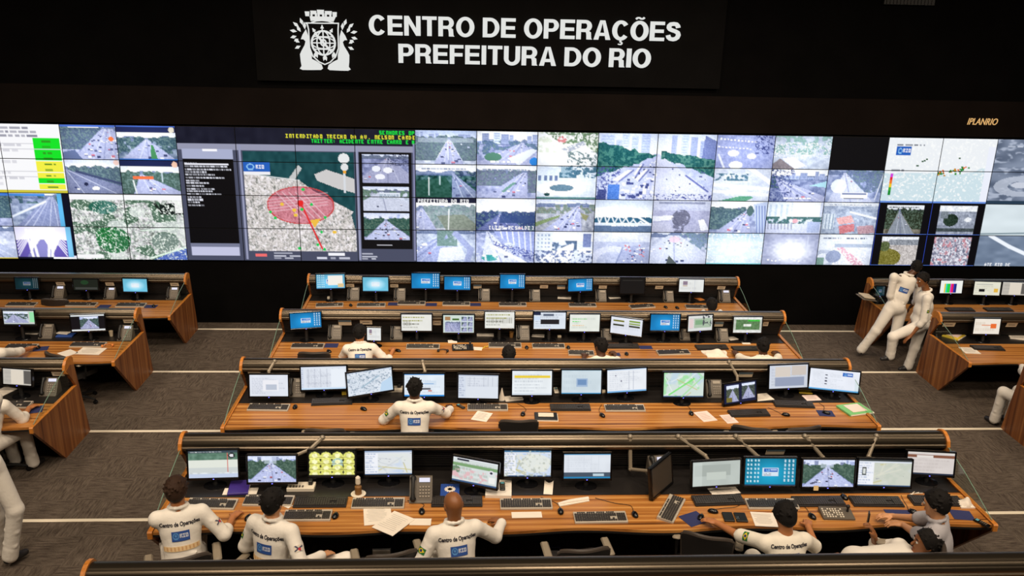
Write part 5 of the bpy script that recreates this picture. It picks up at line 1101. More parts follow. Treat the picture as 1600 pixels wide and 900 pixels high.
    if sub:
        t = thing(name, desc, cat, P, math.radians(rot), group); b.build('body' if kind not in ('book', 'bookart', 'folder', 'tablet') else 'cover', M[m], t, smooth)
        for nm, q_, mm in sub: q_.build(nm, M[mm], t)
    else:
        t = b.build(name, M[m], None, smooth); t.location = P; t.rotation_euler.z = math.radians(rot); tag(t, desc, cat, group)
    note(k, name, cx, t, desc); return t
M['yellow_note'] = mat('yellow_note', C((232, 206, 150)), .8)
# ---- front centre desk (row 4)
monitor(4, 294, 701, 374, 750, -.02, 'google', 'leftmost monitor on the front centre desk, showing a street photo page')
monitor(4, 386, 711, 465, 757, .0, 'street', 'black monitor showing an avenue, above the dark-haired second man', arm=(503, 694, 485, 702))
monitor(4, 481, 703, 557, 747, .0, 'domes', 'black monitor showing sixteen yellow domes in a grid')
monitor(4, 568, 702, 646, 745, -.01, 'mapdoc', 'monitor with a pale mapping page, standing left of the big black phone')
monitor(4, 703, 703, 777, 760, .2, 'gweb', 'swivelled monitor with a green banner web page, above the bald man')
monitor(4, 785, 702, 863, 748, .01, 'rmap', 'monitor with a pale blue regional map, right of the swivelled one')
monitor(4, 878, 708, 956, 751, .0, 'btable', 'monitor with a blue-headed table above a grey band on the front desk')
monitor(4, 1011, 720, 1055, 800, -.72, 'matte', 'switched-off monitor turned sharply sideways on a jointed arm', arm=(985, 695, 985, 733), yaw=50, u=.76, tilt=8, led=False)
monitor(4, 1078, 715, 1160, 762, -.05, 'grey', 'monitor with a faded grey document, right of the sideways monitor', arm=(1060, 697, 1102, 712))
monitor(4, 1160, 714, 1245, 762, .01, 'winl', 'monitor with a teal desktop full of icons on the front desk', arm=(1150, 698, 1185, 714))
monitor(4, 1250, 716, 1336, 764, .01, 'street', 'monitor showing an avenue with a sticky note on its lower edge', arm=(1258, 698, 1286, 715), sticky=True)
monitor(4, 1337, 714, 1424, 763, .03, 'palemap', 'monitor with a pale beige street map, front desk right', arm=(1370, 697, 1357, 713))
monitor(4, 1414, 701, 1490, 745, .05, 'brown', 'rightmost front-desk monitor, web page with a brown bar')
for cx, cy, st, rot, w_ in ((331, 788, 'silver', -3, 76), (420, 783, 'silver', -2, 76), (501, 785, 'black', 0, 84), (481, 806, 'silver', 0, 73), (591, 787, 'silver', 0, 82), (714, 784, 'black', 0, 79), (822, 788, 'silver', 0, 83), (938, 809, 'silver', 1, 86), (1049, 795, 'silver', 62, None), (1122, 782, 'black', 3, 84), (1206, 788, 'silver', -1, 83), (1279, 784, 'black', 0, 80), (1369, 784, 'black', -2, 84), (1462, 783, 'black', -3, 86)):
    keyboard(4, cx, cy, st, rot, w_)
for cx, cy, rot, cab in ((388, 809, -15, None), (524, 806, -8, None), (659, 799, 4, ((662, 788), (648, 784), (636, 782))), (876, 799, 0, ((872, 788), (860, 782), (845, 777))), (992, 804, 10, ((985, 790), (960, 786), (930, 778))), (1114, 799, 70, ((1130, 794), (1150, 792), (1160, 785))), (1269, 807, 15, ((1262, 797), (1255, 790))), (1319, 777, 10, None), (1427, 800, 40, ((1418, 792), (1412, 782), (1408, 774)))):
    mouse(4, cx, cy, rot, cab)
mouse(4, 1095, 808, -30, None, 'black mouse under a hand')
pad(4, 1084, 811, 25, .22, .2); pad(4, 1403, 802, -4, .24, .12); pad(4, 1503, 805, -10)
phone(4, 640, 744, 676, 782, True); phone(4, 1012, 722, 1046, 745, True, 10)
sheet(4, 590, 806, .26, .3, 8, desc='white printed sheet with a pen, left of the pile on the front desk'); sheet(4, 615, 818, .25, .33, -35, h=.005, desc='white printed sheet slanted over the desk edge below the big phone')
sheet(4, 657, 816, .2, .11, -2, 'paper', 'narrow white paper strip beside the bald man')
sheet(4, 823, 805, .29, .1, 1, 'paper', 'white paper strip with a pen below a silver keyboard')
small(4, 822, 804, 'pens', 'pen', 'pen', 'black pens lying on the narrow white strip right of the bald man', 'black', 5, .8) if False else None
small(4, 896, 784, 'roll', 'paper_roll', 'paper', 'folded white paper roll on the front centre desk', 'paper', 8)
sheet(4, 1130, 766, .3, .18, 10, 'paper', 'white papers tucked below the faded grey monitor')
sheet(4, 1194, 812, .22, .24, -6, 'paper', 'white sheet under the curly-haired man’s arm')
sheet(4, 450, 791, .07, .06, -35, 'paper', 'small white paper scrap between two front-desk keyboards', lines=False)
small(4, 374, 762, 'book', 'folder', 'folder', 'violet plastic folder behind the leftmost keyboards', 'violet', 6, 1.0)
sheet(4, 376, 768, .33, .12, 2, 'paper', 'white papers under the violet folder', lines=False)
small(4, 471, 762, 'powerbox', 'power_strip', 'power strip', 'white power strip below the avenue monitor on the front desk', 'white_plastic')
small(4, 560, 771, 'bottle', 'bottle', 'bottle', 'dark bottle with a white lid standing left of a silver keyboard', 'brown_cup')
small(4, 703, 768, 'bookart', 'book', 'book', 'blue book with a white star ornament behind the bald man', 'blue')
sheet(4, 779, 766, .26, .3, -3, 'paper', 'stack of white papers under a black phone', th=.03, h=0)
small(4, 785, 764, 'remote', 'mobile_phone', 'phone', 'black mobile phone on the white paper stack', 'black', 0, 1.05).location.z += .033
sheet(4, 857, 764, .09, .22, -8, 'paper', 'narrow curled white note below the regional map monitor', lines=False, curl=.03)
small(4, 1146, 808, 'wallet', 'card_wallet', 'wallet', 'black folded wallet with a clasp on the front desk', 'black', -4)
small(4, 1307, 804, 'keypad', 'camera_controller', 'controller', 'grey camera control panel with joystick on the front desk', 'phone_grey', -3, .95)
small(4, 1508, 788, 'cloth', 'cloth', 'cloth', 'crumpled white cloth at the right end of the front desk', 'paper', 0, .6)
small(4, 1534, 817, 'remote', 'cordless_phone', 'phone', 'black cordless handset on the right corner of the front desk', 'black_gloss', 30, 1.1)
small(4, 1500, 781, 'remote', 'mobile_phone', 'phone', 'small grey mobile phone near the right end of the front desk', 'grey_plastic', 60, .7)
sheet(4, 1272, 762, .07, .002, 0, 'paper', 'x') if False else None
small(4, 1428, 771, 'pens', 'pen', 'pen', 'pens lying behind the rightmost front-desk keyboard', 'white_plastic', 10)
card(4, 1211, 703, .2, .1, True, 'blue and cream seal notice behind the icon-filled monitor')
small(4, 1108, 755, 'headset', 'headset', 'headset', 'black headset right of the sideways monitor', 'black', 80, .9).location.x -= .1
# ---- second centre desk (row 3)
for a in ((3, 389, 584, 452, 622, .0, 'doc', 'leftmost monitor on the second centre desk, pale lilac login page'), (3, 470, 569, 543, 611, -.03, 'table', 'monitor with a long pale table, second desk left part'), (3, 545, 565, 615, 617, -.17, 'plan', 'swivelled monitor with a pale line drawing, left of the lone seated man'), (3, 630, 583, 696, 622, .0, 'web', 'monitor behind the head of the lone man at the second desk'), (3, 714, 583, 780, 625, .02, 'list', 'monitor with a grey list, right of the lone seated man'), (3, 798, 578, 864, 620, .0, 'yellow', 'monitor with one yellow highlighted line'), (3, 875, 577, 941, 618, .0, 'logo', 'monitor with a small blue-grey picture centred on pale blue'), (3, 946, 571, 1013, 615, -.06, 'sheet', 'monitor with a white form beside the small-picture monitor'), (3, 1034, 581, 1101, 623, .0, 'green', 'monitor with a pale green city map'), (3, 1127, 588, 1187, 631, -.13, 'photos', 'dark monitor with two road photos side by side'), (3, 1198, 566, 1265, 609, -.04, 'tables', 'monitor with grey and beige tables, second desk right end'), (3, 1264, 569, 1339, 613, .1, 'form', 'rightmost monitor of the second desk, white page with blue logo')):
    arm = {630: (660, 572, 664, 580), 1127: (1140, 573, 1152, 588), 389: (428, 568, 420, 580)}.get(a[1])
    monitor(*a, arm=arm)
for cx, cy, st, rot, w_ in ((420, 637, 'silver', -2, 63), (519, 628, 'black', 4, 64), (762, 637, 'silver', 0, 64), (891, 637, 'black', 0, 63), (976, 638, 'silver', 0, 64), (1170, 646, 'black', 4, 64), (1240, 632, 'black', -4, 66)): keyboard(3, cx, cy, st, rot, w_)
for cx, cy, rot, cab in ((461, 636, 0, None), (568, 639, 50, None), (817, 647, -10, ((822, 640), (815, 634), (808, 631))), (941, 649, 20, ((936, 640), (940, 632))), (1080, 646, 0, ((1078, 638), (1068, 630))), (1228, 648, 70, ((1214, 643), (1200, 637)))): mouse(3, cx, cy, rot, cab)
pad(3, 1290, 646, -6); mouse(3, 1291, 645, 50, ((1288, 636), (1280, 630)), 'black mouse near the green folder')
phone(3, 452, 592, 478, 618); phone(3, 1102, 592, 1127, 620)
small(3, 720, 635, 'remote', 'mobile_phone', 'phone', 'dark mobile phone by the lone man’s right hand', 'black', 40)
sheet(3, 753, 651, .2, .25, -20, desc='white sheet lying right of the lone man’s elbow')
small(3, 853, 651, 'tablet', 'notebook', 'notebook', 'black notebook with a white case on top, mid second desk', 'black', -2)
sheet(3, 1102, 651, .19, .27, 14, desc='white sheet left of its twin on the second desk', m='paper_pink'); sheet(3, 1139, 655, .15, .23, 10, desc='white sheet by the angled black keyboard', m='paper_pink')
sheet(3, 1268, 622, .2, .16, 5, 'paper_pink', 'pinkish white sheet below the rightmost two monitors'); sheet(3, 1190, 621, .26, .2, 12, 'paper', 'white papers under the two-photo monitor')
sheet(3, 1258, 613, .17, .1, -10, 'yellow', 'yellow envelope between the two rightmost second-desk monitors', lines=False, th=.012)
small(3, 1335, 640, 'folder', 'file_folder', 'folder', 'thick pale green folder at the right end of the second desk', 'green', 14, 1.05)
small(3, 540, 614, 'box', 'sticky_notes', 'notes', 'yellow note block under the tilted drawing monitor', 'yellow', 15, .9)
small(3, 613, 609, 'powerbox', 'power_strip', 'power strip', 'white power strip left of the lone man’s head', 'white_plastic')
small(3, 784, 623, 'cone', 'paper_cone', 'paper', 'white folded paper cone right of the grey-list monitor', 'paper', 0, 1.)
sheet(3, 802, 623, .24, .14, 14, 'paper', 'papers with a clip below the paper cone', lines=False, th=.01)
small(3, 869, 610, 'remote', 'cordless_phone', 'phone', 'white cordless handset between two second-desk monitors', 'white_plastic', 0, 1.2)
sheet(3, 945, 612, .3, .1, 4, 'card', 'cream envelope behind the white-form monitor', lines=False, th=.01)
card(3, 398, 581, .16, .08, False, 'cream name card above the lilac login monitor'); card(3, 1165, 581, .19, .1, True, 'blue-topped notice above the two-photo monitor')
# ---- third centre desk (row 2)
for a in ((2, 454, 484, 503, 515, -.07, 'win', 'leftmost monitor of the third desk, bright blue desktop'), (2, 572, 510, 597, 534, .03, 'white', 'small white laptop-like screen before the first bent man'), (2, 626, 490, 676, 519, .0, 'text', 'third-desk monitor with olive lines of text, left one of two alike'), (2, 691, 491, 742, 522, .0, 'cctv', 'monitor with a collage of street camera pictures'), (2, 756, 486, 805, 515, .0, 'text', 'third-desk monitor with olive lines of text, right of the camera collage'), (2, 832, 486, 885, 516, .0, 'news', 'monitor with a dark block in a white page'), (2, 888, 490, 938, 520, .0, 'chat', 'monitor with green and orange text lines'), (2, 953, 489, 1002, 525, .14, 'bars', 'swivelled monitor with six olive labels'), (2, 1014, 490, 1063, 519, .0, 'win', 'bright blue desktop monitor right of the olive-label one'), (2, 1072, 489, 1115, 519, -.06, 'site', 'monitor with a grey green site plan'), (2, 1143, 494, 1191, 522, .0, 'gsite', 'rightmost third-desk monitor, dark green page')): monitor(*a)
for cx, cy, st, rot, w_ in ((481, 541, 'silver', 0, 50), (661, 542, 'silver', 0, 53), (789, 540, 'silver', 0, 52), (857, 541, 'silver', 0, 51), (908, 552, 'silver', -3, 40), (973, 541, 'black', 0, 50), (1052, 551, 'silver', 5, 55), (1112, 543, 'black', 3, 50), (1166, 545, 'black', 2, 44)): keyboard(2, cx, cy, st, rot, w_)
for cx, cy, rot in ((514, 549, 40), (622, 548, 50), (823, 543, 0), (888, 543, 0), (979, 553, 0)): mouse(2, cx, cy, rot)
small(2, 692, 549, 'headset', 'headset', 'headset', 'black headset left of the button panel on the third desk', 'black', 0, .8)
small(2, 723, 544, 'keypad', 'camera_controller', 'controller', 'dark button panel with joystick on the third desk', 'black', 4, 1.0)
pad(2, 518, 540); pad(2, 1009, 543, 0, .2, .14); pad(2, 964, 554, 0, .1, .12)
for a in ((514, 506, 535, 527), (611, 506, 630, 526), (806, 509, 827, 529), (938, 507, 952, 526), (1060, 509, 1075, 528), (1118, 512, 1137, 533)): phone(2, *a)
card(2, 539, 502, .2, .13, True, 'blue and white notice left of the first bent man'); card(2, 572, 498, .19, .09, False, 'cream name card above the laptop-like screen'); card(2, 683, 500, .13, .11, False, 'cream name card between the text monitor and the camera collage')
card(2, 1123, 506, .14, .1, True, 'blue notice left of the dark green page monitor'); card(2, 1196, 504, .09, .1, False, 'cream card at the right end of the third desk')
sheet(2, 758, 522, .27, .2, 0, 'paper', 'white papers under the right-hand text monitor', th=.02); sheet(2, 746, 545, .15, .12, -10, 'paper', 'small white paper with a yellow marker', lines=False); sheet(2, 707, 534, .14, .12, 4, 'paper', 'small white paper above the third-desk button panel', lines=False)
small(2, 758, 542, 'pens', 'pen', 'pen', 'yellow markers beside the small white paper', 'yellow', 40, .6)
sheet(2, 841, 524, .2, .16, -8, 'paper', 'white papers under the dark-block monitor'); small(2, 799, 526, 'cup', 'cup', 'cup', 'brown paper cup on the third desk shelf', 'brown_cup'); small(2, 874, 526, 'box', 'small_box', 'box', 'small cream box right of the dark-block monitor', 'card', 0, .55)
sheet(2, 1144, 529, .16, .14, 20, 'paper', 'white paper left below the dark green page monitor', lines=False); sheet(2, 1166, 537, .13, .06, 0, 'paper', 'white slip above the keyboard of the rightmost bent man', lines=False)
small(2, 1118, 553, 'cloth', 'cloth', 'cloth', 'folded white cloth left of the rightmost bent man', 'paper', 0, 1.35)
# ---- farthest centre desk (row 1)
for a in ((1, 494, 426, 540, 453, -.03, 'winw', 'leftmost monitor of the farthest centre desk, window over blue desktop'), (1, 566, 432, 608, 457, .0, 'winb', 'pale cyan monitor with a white glow in its middle'), (1, 642, 426, 688, 453, .0, 'win', 'blue desktop monitor, first of three alike on the farthest desk'), (1, 693, 431, 736, 455, .01, 'win', 'blue desktop monitor, close right neighbour of the first one'), (1, 780, 428, 821, 453, .0, 'win', 'blue desktop monitor alone in the middle of the farthest desk'), (1, 886, 433, 927, 457, -.04, 'win', 'blue desktop monitor left of the loose white papers and black screen'), (1, 967, 433, 1008, 460, .0, 'off', 'switched-off black monitor on the farthest centre desk'), (1, 1059, 435, 1100, 458, .01, 'white', 'rightmost farthest-desk monitor, white page')): monitor(*a)
for cx, cy, st, rot, w_ in ((515, 477, 'silver', 6, 42), (580, 477, 'silver', 2, 44), (643, 474, 'silver', 0, 43), (713, 475, 'silver', 0, 43), (801, 476, 'silver', 0, 43), (910, 477, 'silver', 0, 43), (1003, 479, 'silver', 12, 40), (1088, 480, 'silver', -2, 34)): keyboard(1, cx, cy, st, rot, w_)
for cx, cy in ((548, 477), (1040, 480), (1058, 481)): mouse(1, cx, cy, 20)
for a in ((544, 449, 563, 465), (617, 445, 635, 463), (747, 447, 765, 465), (826, 448, 843, 467), (929, 451, 946, 468), (1034, 451, 1050, 468), (1118, 448, 1136, 467)): phone(1, *a, a[0] == 1118)
for cx, cy, po, d in ((547, 443, 0, 'cream card right of the leftmost farthest-desk monitor'), (616, 444, 0, 'cream card above the second phone from the left on the farthest centre desk'), (746, 446, 1, 'grey-blue notice right of the two neighbouring blue monitors'), (850, 443, 0, 'cream card in the middle of the farthest desk'), (877, 446, 1, 'grey-blue notice left of the lone tilted blue monitor'), (942, 444, 0, 'cream card left of the black switched-off monitor'), (1030, 445, 0, 'cream card right of the black switched-off monitor'), (1127, 446, 0, 'cream card at the right end of the farthest centre desk')): card(1, cx, cy, .15, .11 if po else .075, bool(po), d)
sheet(1, 882, 464, .25, .24, -8, 'paper', 'loose white papers left of the tilted blue monitor', th=.01); sheet(1, 957, 463, .22, .28, 12, 'paper', 'loose white papers left of the black switched-off monitor', th=.01); sheet(1, 1092, 467, .12, .2, 25, 'orange', 'orange leaflet below the white-page monitor', lines=False)
small(1, 515, 466, 'box', 'small_box', 'box', 'small white box under the leftmost farthest-desk monitor', 'white_plastic', 0, .7)
pad(1, 615, 475); pad(1, 674, 476); pad(1, 743, 476)
# ---- left desks
for a in ((11, 24, 433, 62, 454, .0, 'dim', 'dim teal monitor on the farthest left desk'), (11, 115, 435, 155, 455, .0, 'offg', 'dark almost black monitor on the farthest left desk'), (11, 192, 434, 232, 458, .01, 'winb', 'bright cyan monitor at the right of the farthest left desk'), (12, 6, 484, 56, 510, .0, 'split', 'monitor with a street picture at the left edge'), (12, 113, 488, 165, 519, -.04, 'half', 'tilted monitor with an avenue strip on black'), (13, 2, 572, 52, 604, .06, 'cream', 'monitor with a cream page on the nearest left desk')): monitor(*a)
for k, cx, cy, st, w_ in ((11, 34, 476, 'silver', 44), (11, 128, 476, 'silver', 45), (11, 205, 477, 'silver', 44), (12, 34, 542, 'silver', 46), (12, 138, 539, 'silver', 52), (13, 16, 633, 'silver', 62)): keyboard(k, cx, cy, st, 0, w_)
for k, a, l in ((11, (85, 447, 104, 464), True), (11, (164, 449, 181, 466), True), (11, (262, 450, 280, 466), True), (12, (68, 504, 89, 524), False), (12, (186, 509, 208, 531), True), (13, (66, 590, 92, 617), True)): phone(k, *a, l)
for k, cx, cy, d in ((11, 95, 443, 'cream card between the dim teal and the dark monitor'), (11, 172, 443, 'cream card right of the dark monitor on the farthest left desk'), (11, 273, 443, 'cream card at the right end of the farthest left desk'), (12, 201, 500, 'cream card at the right end of the middle left desk'), (13, 91, 580, 'cream card at the right end of the nearest left desk')): card(k, cx, cy, .15, .075, False, d)
pad(11, 163, 479); pad(11, 236, 479); pad(12, 64, 545, 15); pad(13, 56, 640, 18, .16, .2)
mouse(11, 240, 478, 30); mouse(12, 60, 543, 20, None, 'black mouse under a hand')
sheet(12, 53, 519, .22, .19, -8, 'paper', 'white note pad left of a phone on the middle left desk'); sheet(12, 103, 518, .2, .24, -12, 'paper', 'white folded papers on a blue folder', h=.03); small(12, 104, 523, 'book', 'folder', 'folder', 'blue folder under white papers on the middle left desk', 'blue', 90, 1.)
sheet(12, 142, 549, .36, .26, -4, 'paper', 'large white sheet at the corner of the middle left desk'); sheet(12, 106, 552, .22, .2, -38, 'paper', 'white sheet poking out left of the large one', lines=False)
small(12, 174, 524, 'cup', 'cup', 'cup', 'cream cup between tilted monitor and phone', 'card', 0, .9); small(12, 168, 541, 'headset', 'headset', 'headset', 'headset on the right of the middle left desk', 'orange', 20, .7)
sheet(13, 6, 612, .2, .24, -20, 'paper', 'white and teal papers at the left edge of view', lines=False)
# ---- right desks
for a in ((21, 1366, 446, 1383, 464, .0, 'dim', 'dim monitor half hidden behind the standing men'), (21, 1466, 437, 1504, 460, .0, 'cbars', 'monitor with vertical colour bars on the farthest right desk'), (21, 1519, 438, 1562, 463, .02, 'mail', 'pale yellow monitor right of the colour bars'), (21, 1563, 439, 1606, 463, .02, 'cream', 'pale yellow monitor at the right edge of the farthest desk'), (22, 1518, 496, 1562, 524, .01, 'slide', 'monitor with an orange slide on the middle right desk')): monitor(*a)
keyboard(22, 1543, 544, 'black', -4, 48); keyboard(21, 1500, 484, 'black', 0, 44); keyboard(21, 1560, 484, 'black', 0, 44)
card(22, 1483, 502, .2, .09, False, 'cream card behind the yellow folder'); card(22, 1580, 507, .18, .09, False, 'cream card right of the orange-slide monitor')
small(22, 1490, 525, 'folder', 'file_folder', 'folder', 'yellow folder pile on the corner of the middle right desk', 'yellow', 40, .95); sheet(22, 1515, 548, .24, .26, -5, 'paper', 'white sheet at the front corner of the middle right desk'); sheet(22, 1592, 528, .3, .2, -20, 'paper', 'white brochure right of the orange-slide monitor', th=.015)

P = atY(1342, 465, Yk(1)-.55); t = thing('document_tray', 'pale document tray sticking out from the end panel behind the walking men', 'tray', (RB-.005, P.y, P.z))
b = MB(); b.box((-.13, 0, 0), (.26, .34, .015), Matrix.Rotation(.12, 3, 'Y'), .003); b.build('shelf_plate', M['grey_plastic'], t); b = MB(); b.box((-.12, .01, .03), (.2, .28, .02), Matrix.Rotation(.12, 3, 'Y'), .002); b.build('document_stack', M['card'], t)

# labels that tell repeats apart by their place in a row
for (k, kind), L in SEEN.items():
    if kind not in ('keyboard', 'mouse', 'mouse pad', 'phone'): continue
    L.sort(key=lambda q_: q_[0])
    for i, (px, o, d) in enumerate(L):
        plain = {'keyboard': 'keyboard', 'mouse': 'mouse', 'mouse pad': 'pad', 'phone': 'desk phone'}[kind]
        if len(L) == 1: o['label'] = '%s, the only %s on the %s' % (d, plain, NAME[k])
        else: o['label'] = '%s, %s%s on the %s' % (d, ordinal(i, len(L)), '' if i not in (0, len(L)-1) else ' of %d' % len(L), NAME[k])

# ------------------------------------------------------------------ bodies: blended rounded volumes turned into one continuous surface
def sdf_mesh(prims, res, name, cuts=()):
    lo = np.array([1e9]*3); hi = -lo
    B = []
    for p in prims:
        if p[0] == 'cap':
            a, b, ra, rb, k = p[1:]; r = max(ra, rb)+k; l_, h_ = np.minimum(a, b)-r, np.maximum(a, b)+r
        else:
            c, rad, R_m, k = p[1:]; r = max(rad)+k; l_, h_ = c-r, c+r
        B.append((l_, h_)); lo = np.minimum(lo, l_); hi = np.maximum(hi, h_)
    lo -= 2*res; n = np.ceil((hi+2*res-lo)/res).astype(int)+1
    A = np.full(n, .06, 'f4')
    for p, (l_, h_) in zip(prims, B):
        i0 = np.maximum(0, np.floor((l_-lo)/res).astype(int)-2); i1 = np.minimum(n, np.ceil((h_-lo)/res).astype(int)+3)
        ax = [lo[d]+res*np.arange(i0[d], i1[d]) for d in range(3)]
        X = np.stack(np.meshgrid(*ax, indexing='ij'), -1)
        if p[0] == 'cap':
            a, b, ra, rb, k = p[1:]; ab = b-a; t = np.clip(((X-a) @ ab)/max(1e-9, ab @ ab), 0, 1)
            d = np.linalg.norm(X-a-t[..., None]*ab, axis=-1)-(ra+(rb-ra)*t)
        else:
            c, rad, R_m, k = p[1:]; q_ = (X-c) @ R_m; rad = np.array(rad)
            k0 = np.linalg.norm(q_/rad, axis=-1); k1 = np.linalg.norm(q_/rad**2, axis=-1)+1e-9; d = k0*(k0-1)/k1
        S_ = A[i0[0]:i1[0], i0[1]:i1[1], i0[2]:i1[2]]
        h_ = np.clip(.5+.5*(S_-d)/k, 0, 1); S_[:] = S_*(1-h_)+d*h_-k*h_*(1-h_)
    if cuts:
        G = [lo[d]+res*np.arange(n[d]) for d in range(3)]
        for (c, nn) in cuts:
            dd = ((G[0]-c[0])*nn[0])[:, None, None]+((G[1]-c[1])*nn[1])[None, :, None]+((G[2]-c[2])*nn[2])[None, None]
            A = np.maximum(A, dd)
    return nets(A, lo, res, name)
def nets(A, lo, res, name):
    s = A < 0; nx, ny, nz = A.shape
    c8 = [s[i:nx-1+i, j:ny-1+j, k:nz-1+k] for i in (0, 1) for j in (0, 1) for k in (0, 1)]
    al = np.logical_and.reduce(c8); an = np.logical_or.reduce(c8); act = an & ~al
    I, J, K = np.nonzero(act); idx = np.full(act.shape, -1, 'i4'); idx[I, J, K] = np.arange(len(I))
    P = np.zeros((len(I), 3)); W = np.zeros(len(I))
    for ax in range(3):
        o1, o2 = [d for d in range(3) if d != ax]
        for u_ in (0, 1):
            for v_ in (0, 1):
                o = [0, 0, 0]; o[o1] = u_; o[o2] = v_; e = list(o); e[ax] = 1
                a = A[I+o[0], J+o[1], K+o[2]]; b = A[I+e[0], J+e[1], K+e[2]]; m_ = (a < 0) != (b < 0)
                t = np.where(m_, a/np.where(a == b, 1, a-b), 0)
                q_ = np.stack([np.full(len(I), float(x)) for x in o], -1); q_[:, ax] += t
                P += np.where(m_[:, None], q_, 0); W += m_
    P = (P/W[:, None]+np.stack([I, J, K], -1))*res+lo
    F = []
    for ax in range(3):
        o1, o2 = (ax+1) % 3, (ax+2) % 3
        sl0 = [slice(None)]*3; sl1 = [slice(None)]*3; sl0[ax] = slice(0, -1); sl1[ax] = slice(1, None)
        a = s[tuple(sl0)]; b = s[tuple(sl1)]; ch = a != b
        q_ = np.stack(np.nonzero(ch), -1); q_ = q_[(q_[:, o1] > 0) & (q_[:, o2] > 0) & (q_[:, o1] < A.shape[o1]-1) & (q_[:, o2] < A.shape[o2]-1)]
        inside = a[q_[:, 0], q_[:, 1], q_[:, 2]]
        def g(d1, d2):
            r_ = q_.copy(); r_[:, o1] += d1; r_[:, o2] += d2; return idx[r_[:, 0], r_[:, 1], r_[:, 2]]
        f = np.stack([g(-1, -1), g(0, -1), g(0, 0), g(-1, 0)], -1); f[~inside] = f[~inside][:, ::-1]; F.append(f)
    F = np.concatenate(F); F = F[(F >= 0).all(1)]
    me = bpy.data.meshes.new(name); me.vertices.add(len(P)); me.vertices.foreach_set('co', P.reshape(-1).astype('f4'))
    me.loops.add(F.size); me.loops.foreach_set('vertex_index', F.reshape(-1).astype('i4')); me.polygons.add(len(F))
    me.polygons.foreach_set('loop_start', np.arange(0, F.size, 4).astype('i4'))
    me.update(calc_edges=True); me.polygons.foreach_set('use_smooth', [True]*len(F)); return me
V = lambda *a: np.array(a, float)
def unit(v): return v/(np.linalg.norm(v)+1e-12)
def frame(fwd, up):
    fwd = unit(fwd); r_ = unit(np.cross(fwd, up)); return r_, fwd, np.cross(r_, fwd)
EYE = np.eye(3)
SKIN = {'light': mat('skin_light', C((206, 148, 104)), .5), 'tan': mat('skin_tan', C((182, 118, 72)), .5), 'brown': mat('skin_brown', C((140, 88, 50)), .48), 'dark': mat('skin_dark', C((86, 54, 36)), .45)}
HAIR = {'black': mat('hair_black', C((20, 16, 14)), .75, 0, .25, bump=(160, .6)), 'brown': mat('hair_brown', C((52, 32, 18)), .7, 0, .3, bump=(160, .6))}
M['coverall'] = mat('coverall', C((236, 229, 218)), .85, noise=(3, .03), bump=(26, .35))
M['shirt_grey'] = mat('shirt_grey', C((176, 172, 176)), .8, noise=(3, .03), bump=(26, .3))
M['tshirt'] = mat('tshirt', C((238, 230, 214)), .85, bump=(26, .3))
M['shoe'] = mat('shoe', C((34, 32, 34)), .5); M['eye_white'] = mat('eye_white', C((220, 214, 206)), .3); M['pupil'] = mat('pupil', C((20, 14, 10)), .2)
M['ink'] = mat('ink', C((44, 42, 50)), .7); M['white_ink'] = mat('white_ink', C((230, 232, 238)), .7); M['strip'] = mat('strip', C((236, 196, 140)), .6, noise=(40, .12)); M['watch'] = mat('watch', C((170, 160, 150)), .25, .8)

def hand_prims(w, d, n, side, curl=.5, grip=False):
    """wrist, direction of the fingers, back-of-hand normal, side = +1 when the thumb leaves toward cross(d, n)"""
    d = unit(d); n = unit(n-d*(n @ d)); t = np.cross(d, n)*side; o = []
    Rm = np.stack([t, d, n], -1)
    o.append(('ell', w+d*.048, (.041, .053, .017), Rm, .008)); o.append(('cap', w-d*.01, w+d*.03, .026, .024, .015))
    for i, (off, L) in enumerate(((.031, .068), (.0105, .077), (-.0105, .071), (-.031, .056))):
        b = w+d*(.090-abs(off)*.25)+t*off; dd = unit(d+t*off*2.2); c1 = curl*(1.0 if not grip else 1.5)
        m_ = b+dd*L*.52*math.cos(c1*.6)-n*L*.52*math.sin(c1*.6); e = m_+dd*L*.5*math.cos(c1*1.6)-n*L*.5*math.sin(c1*1.6)
        o.append(('cap', b-dd*.012, m_, .0098, .0088, .003)); o.append(('cap', m_, e, .0088, .0074, .002))
    b = w+d*.026+t*.032; m_ = b+unit(t*.9+d*.75-n*.3)*.036; e = m_+unit(d*.95+t*.25-n*.35*(1+curl))*.032
    o.append(('cap', b, m_, .0135, .011, .006)); o.append(('cap', m_, e, .011, .0085, .002)); return o

def ik(a, b, l1, l2, pole):
    d = b-a; L = np.linalg.norm(d); L2 = min(L, (l1+l2)*.995); u_ = unit(d); b = a+u_*L2
    x = (l1*l1-l2*l2+L2*L2)/(2*L2); h_ = math.sqrt(max(0, l1*l1-x*x)); p = pole-u_*(pole @ u_); return a+u_*x+unit(p)*h_, b

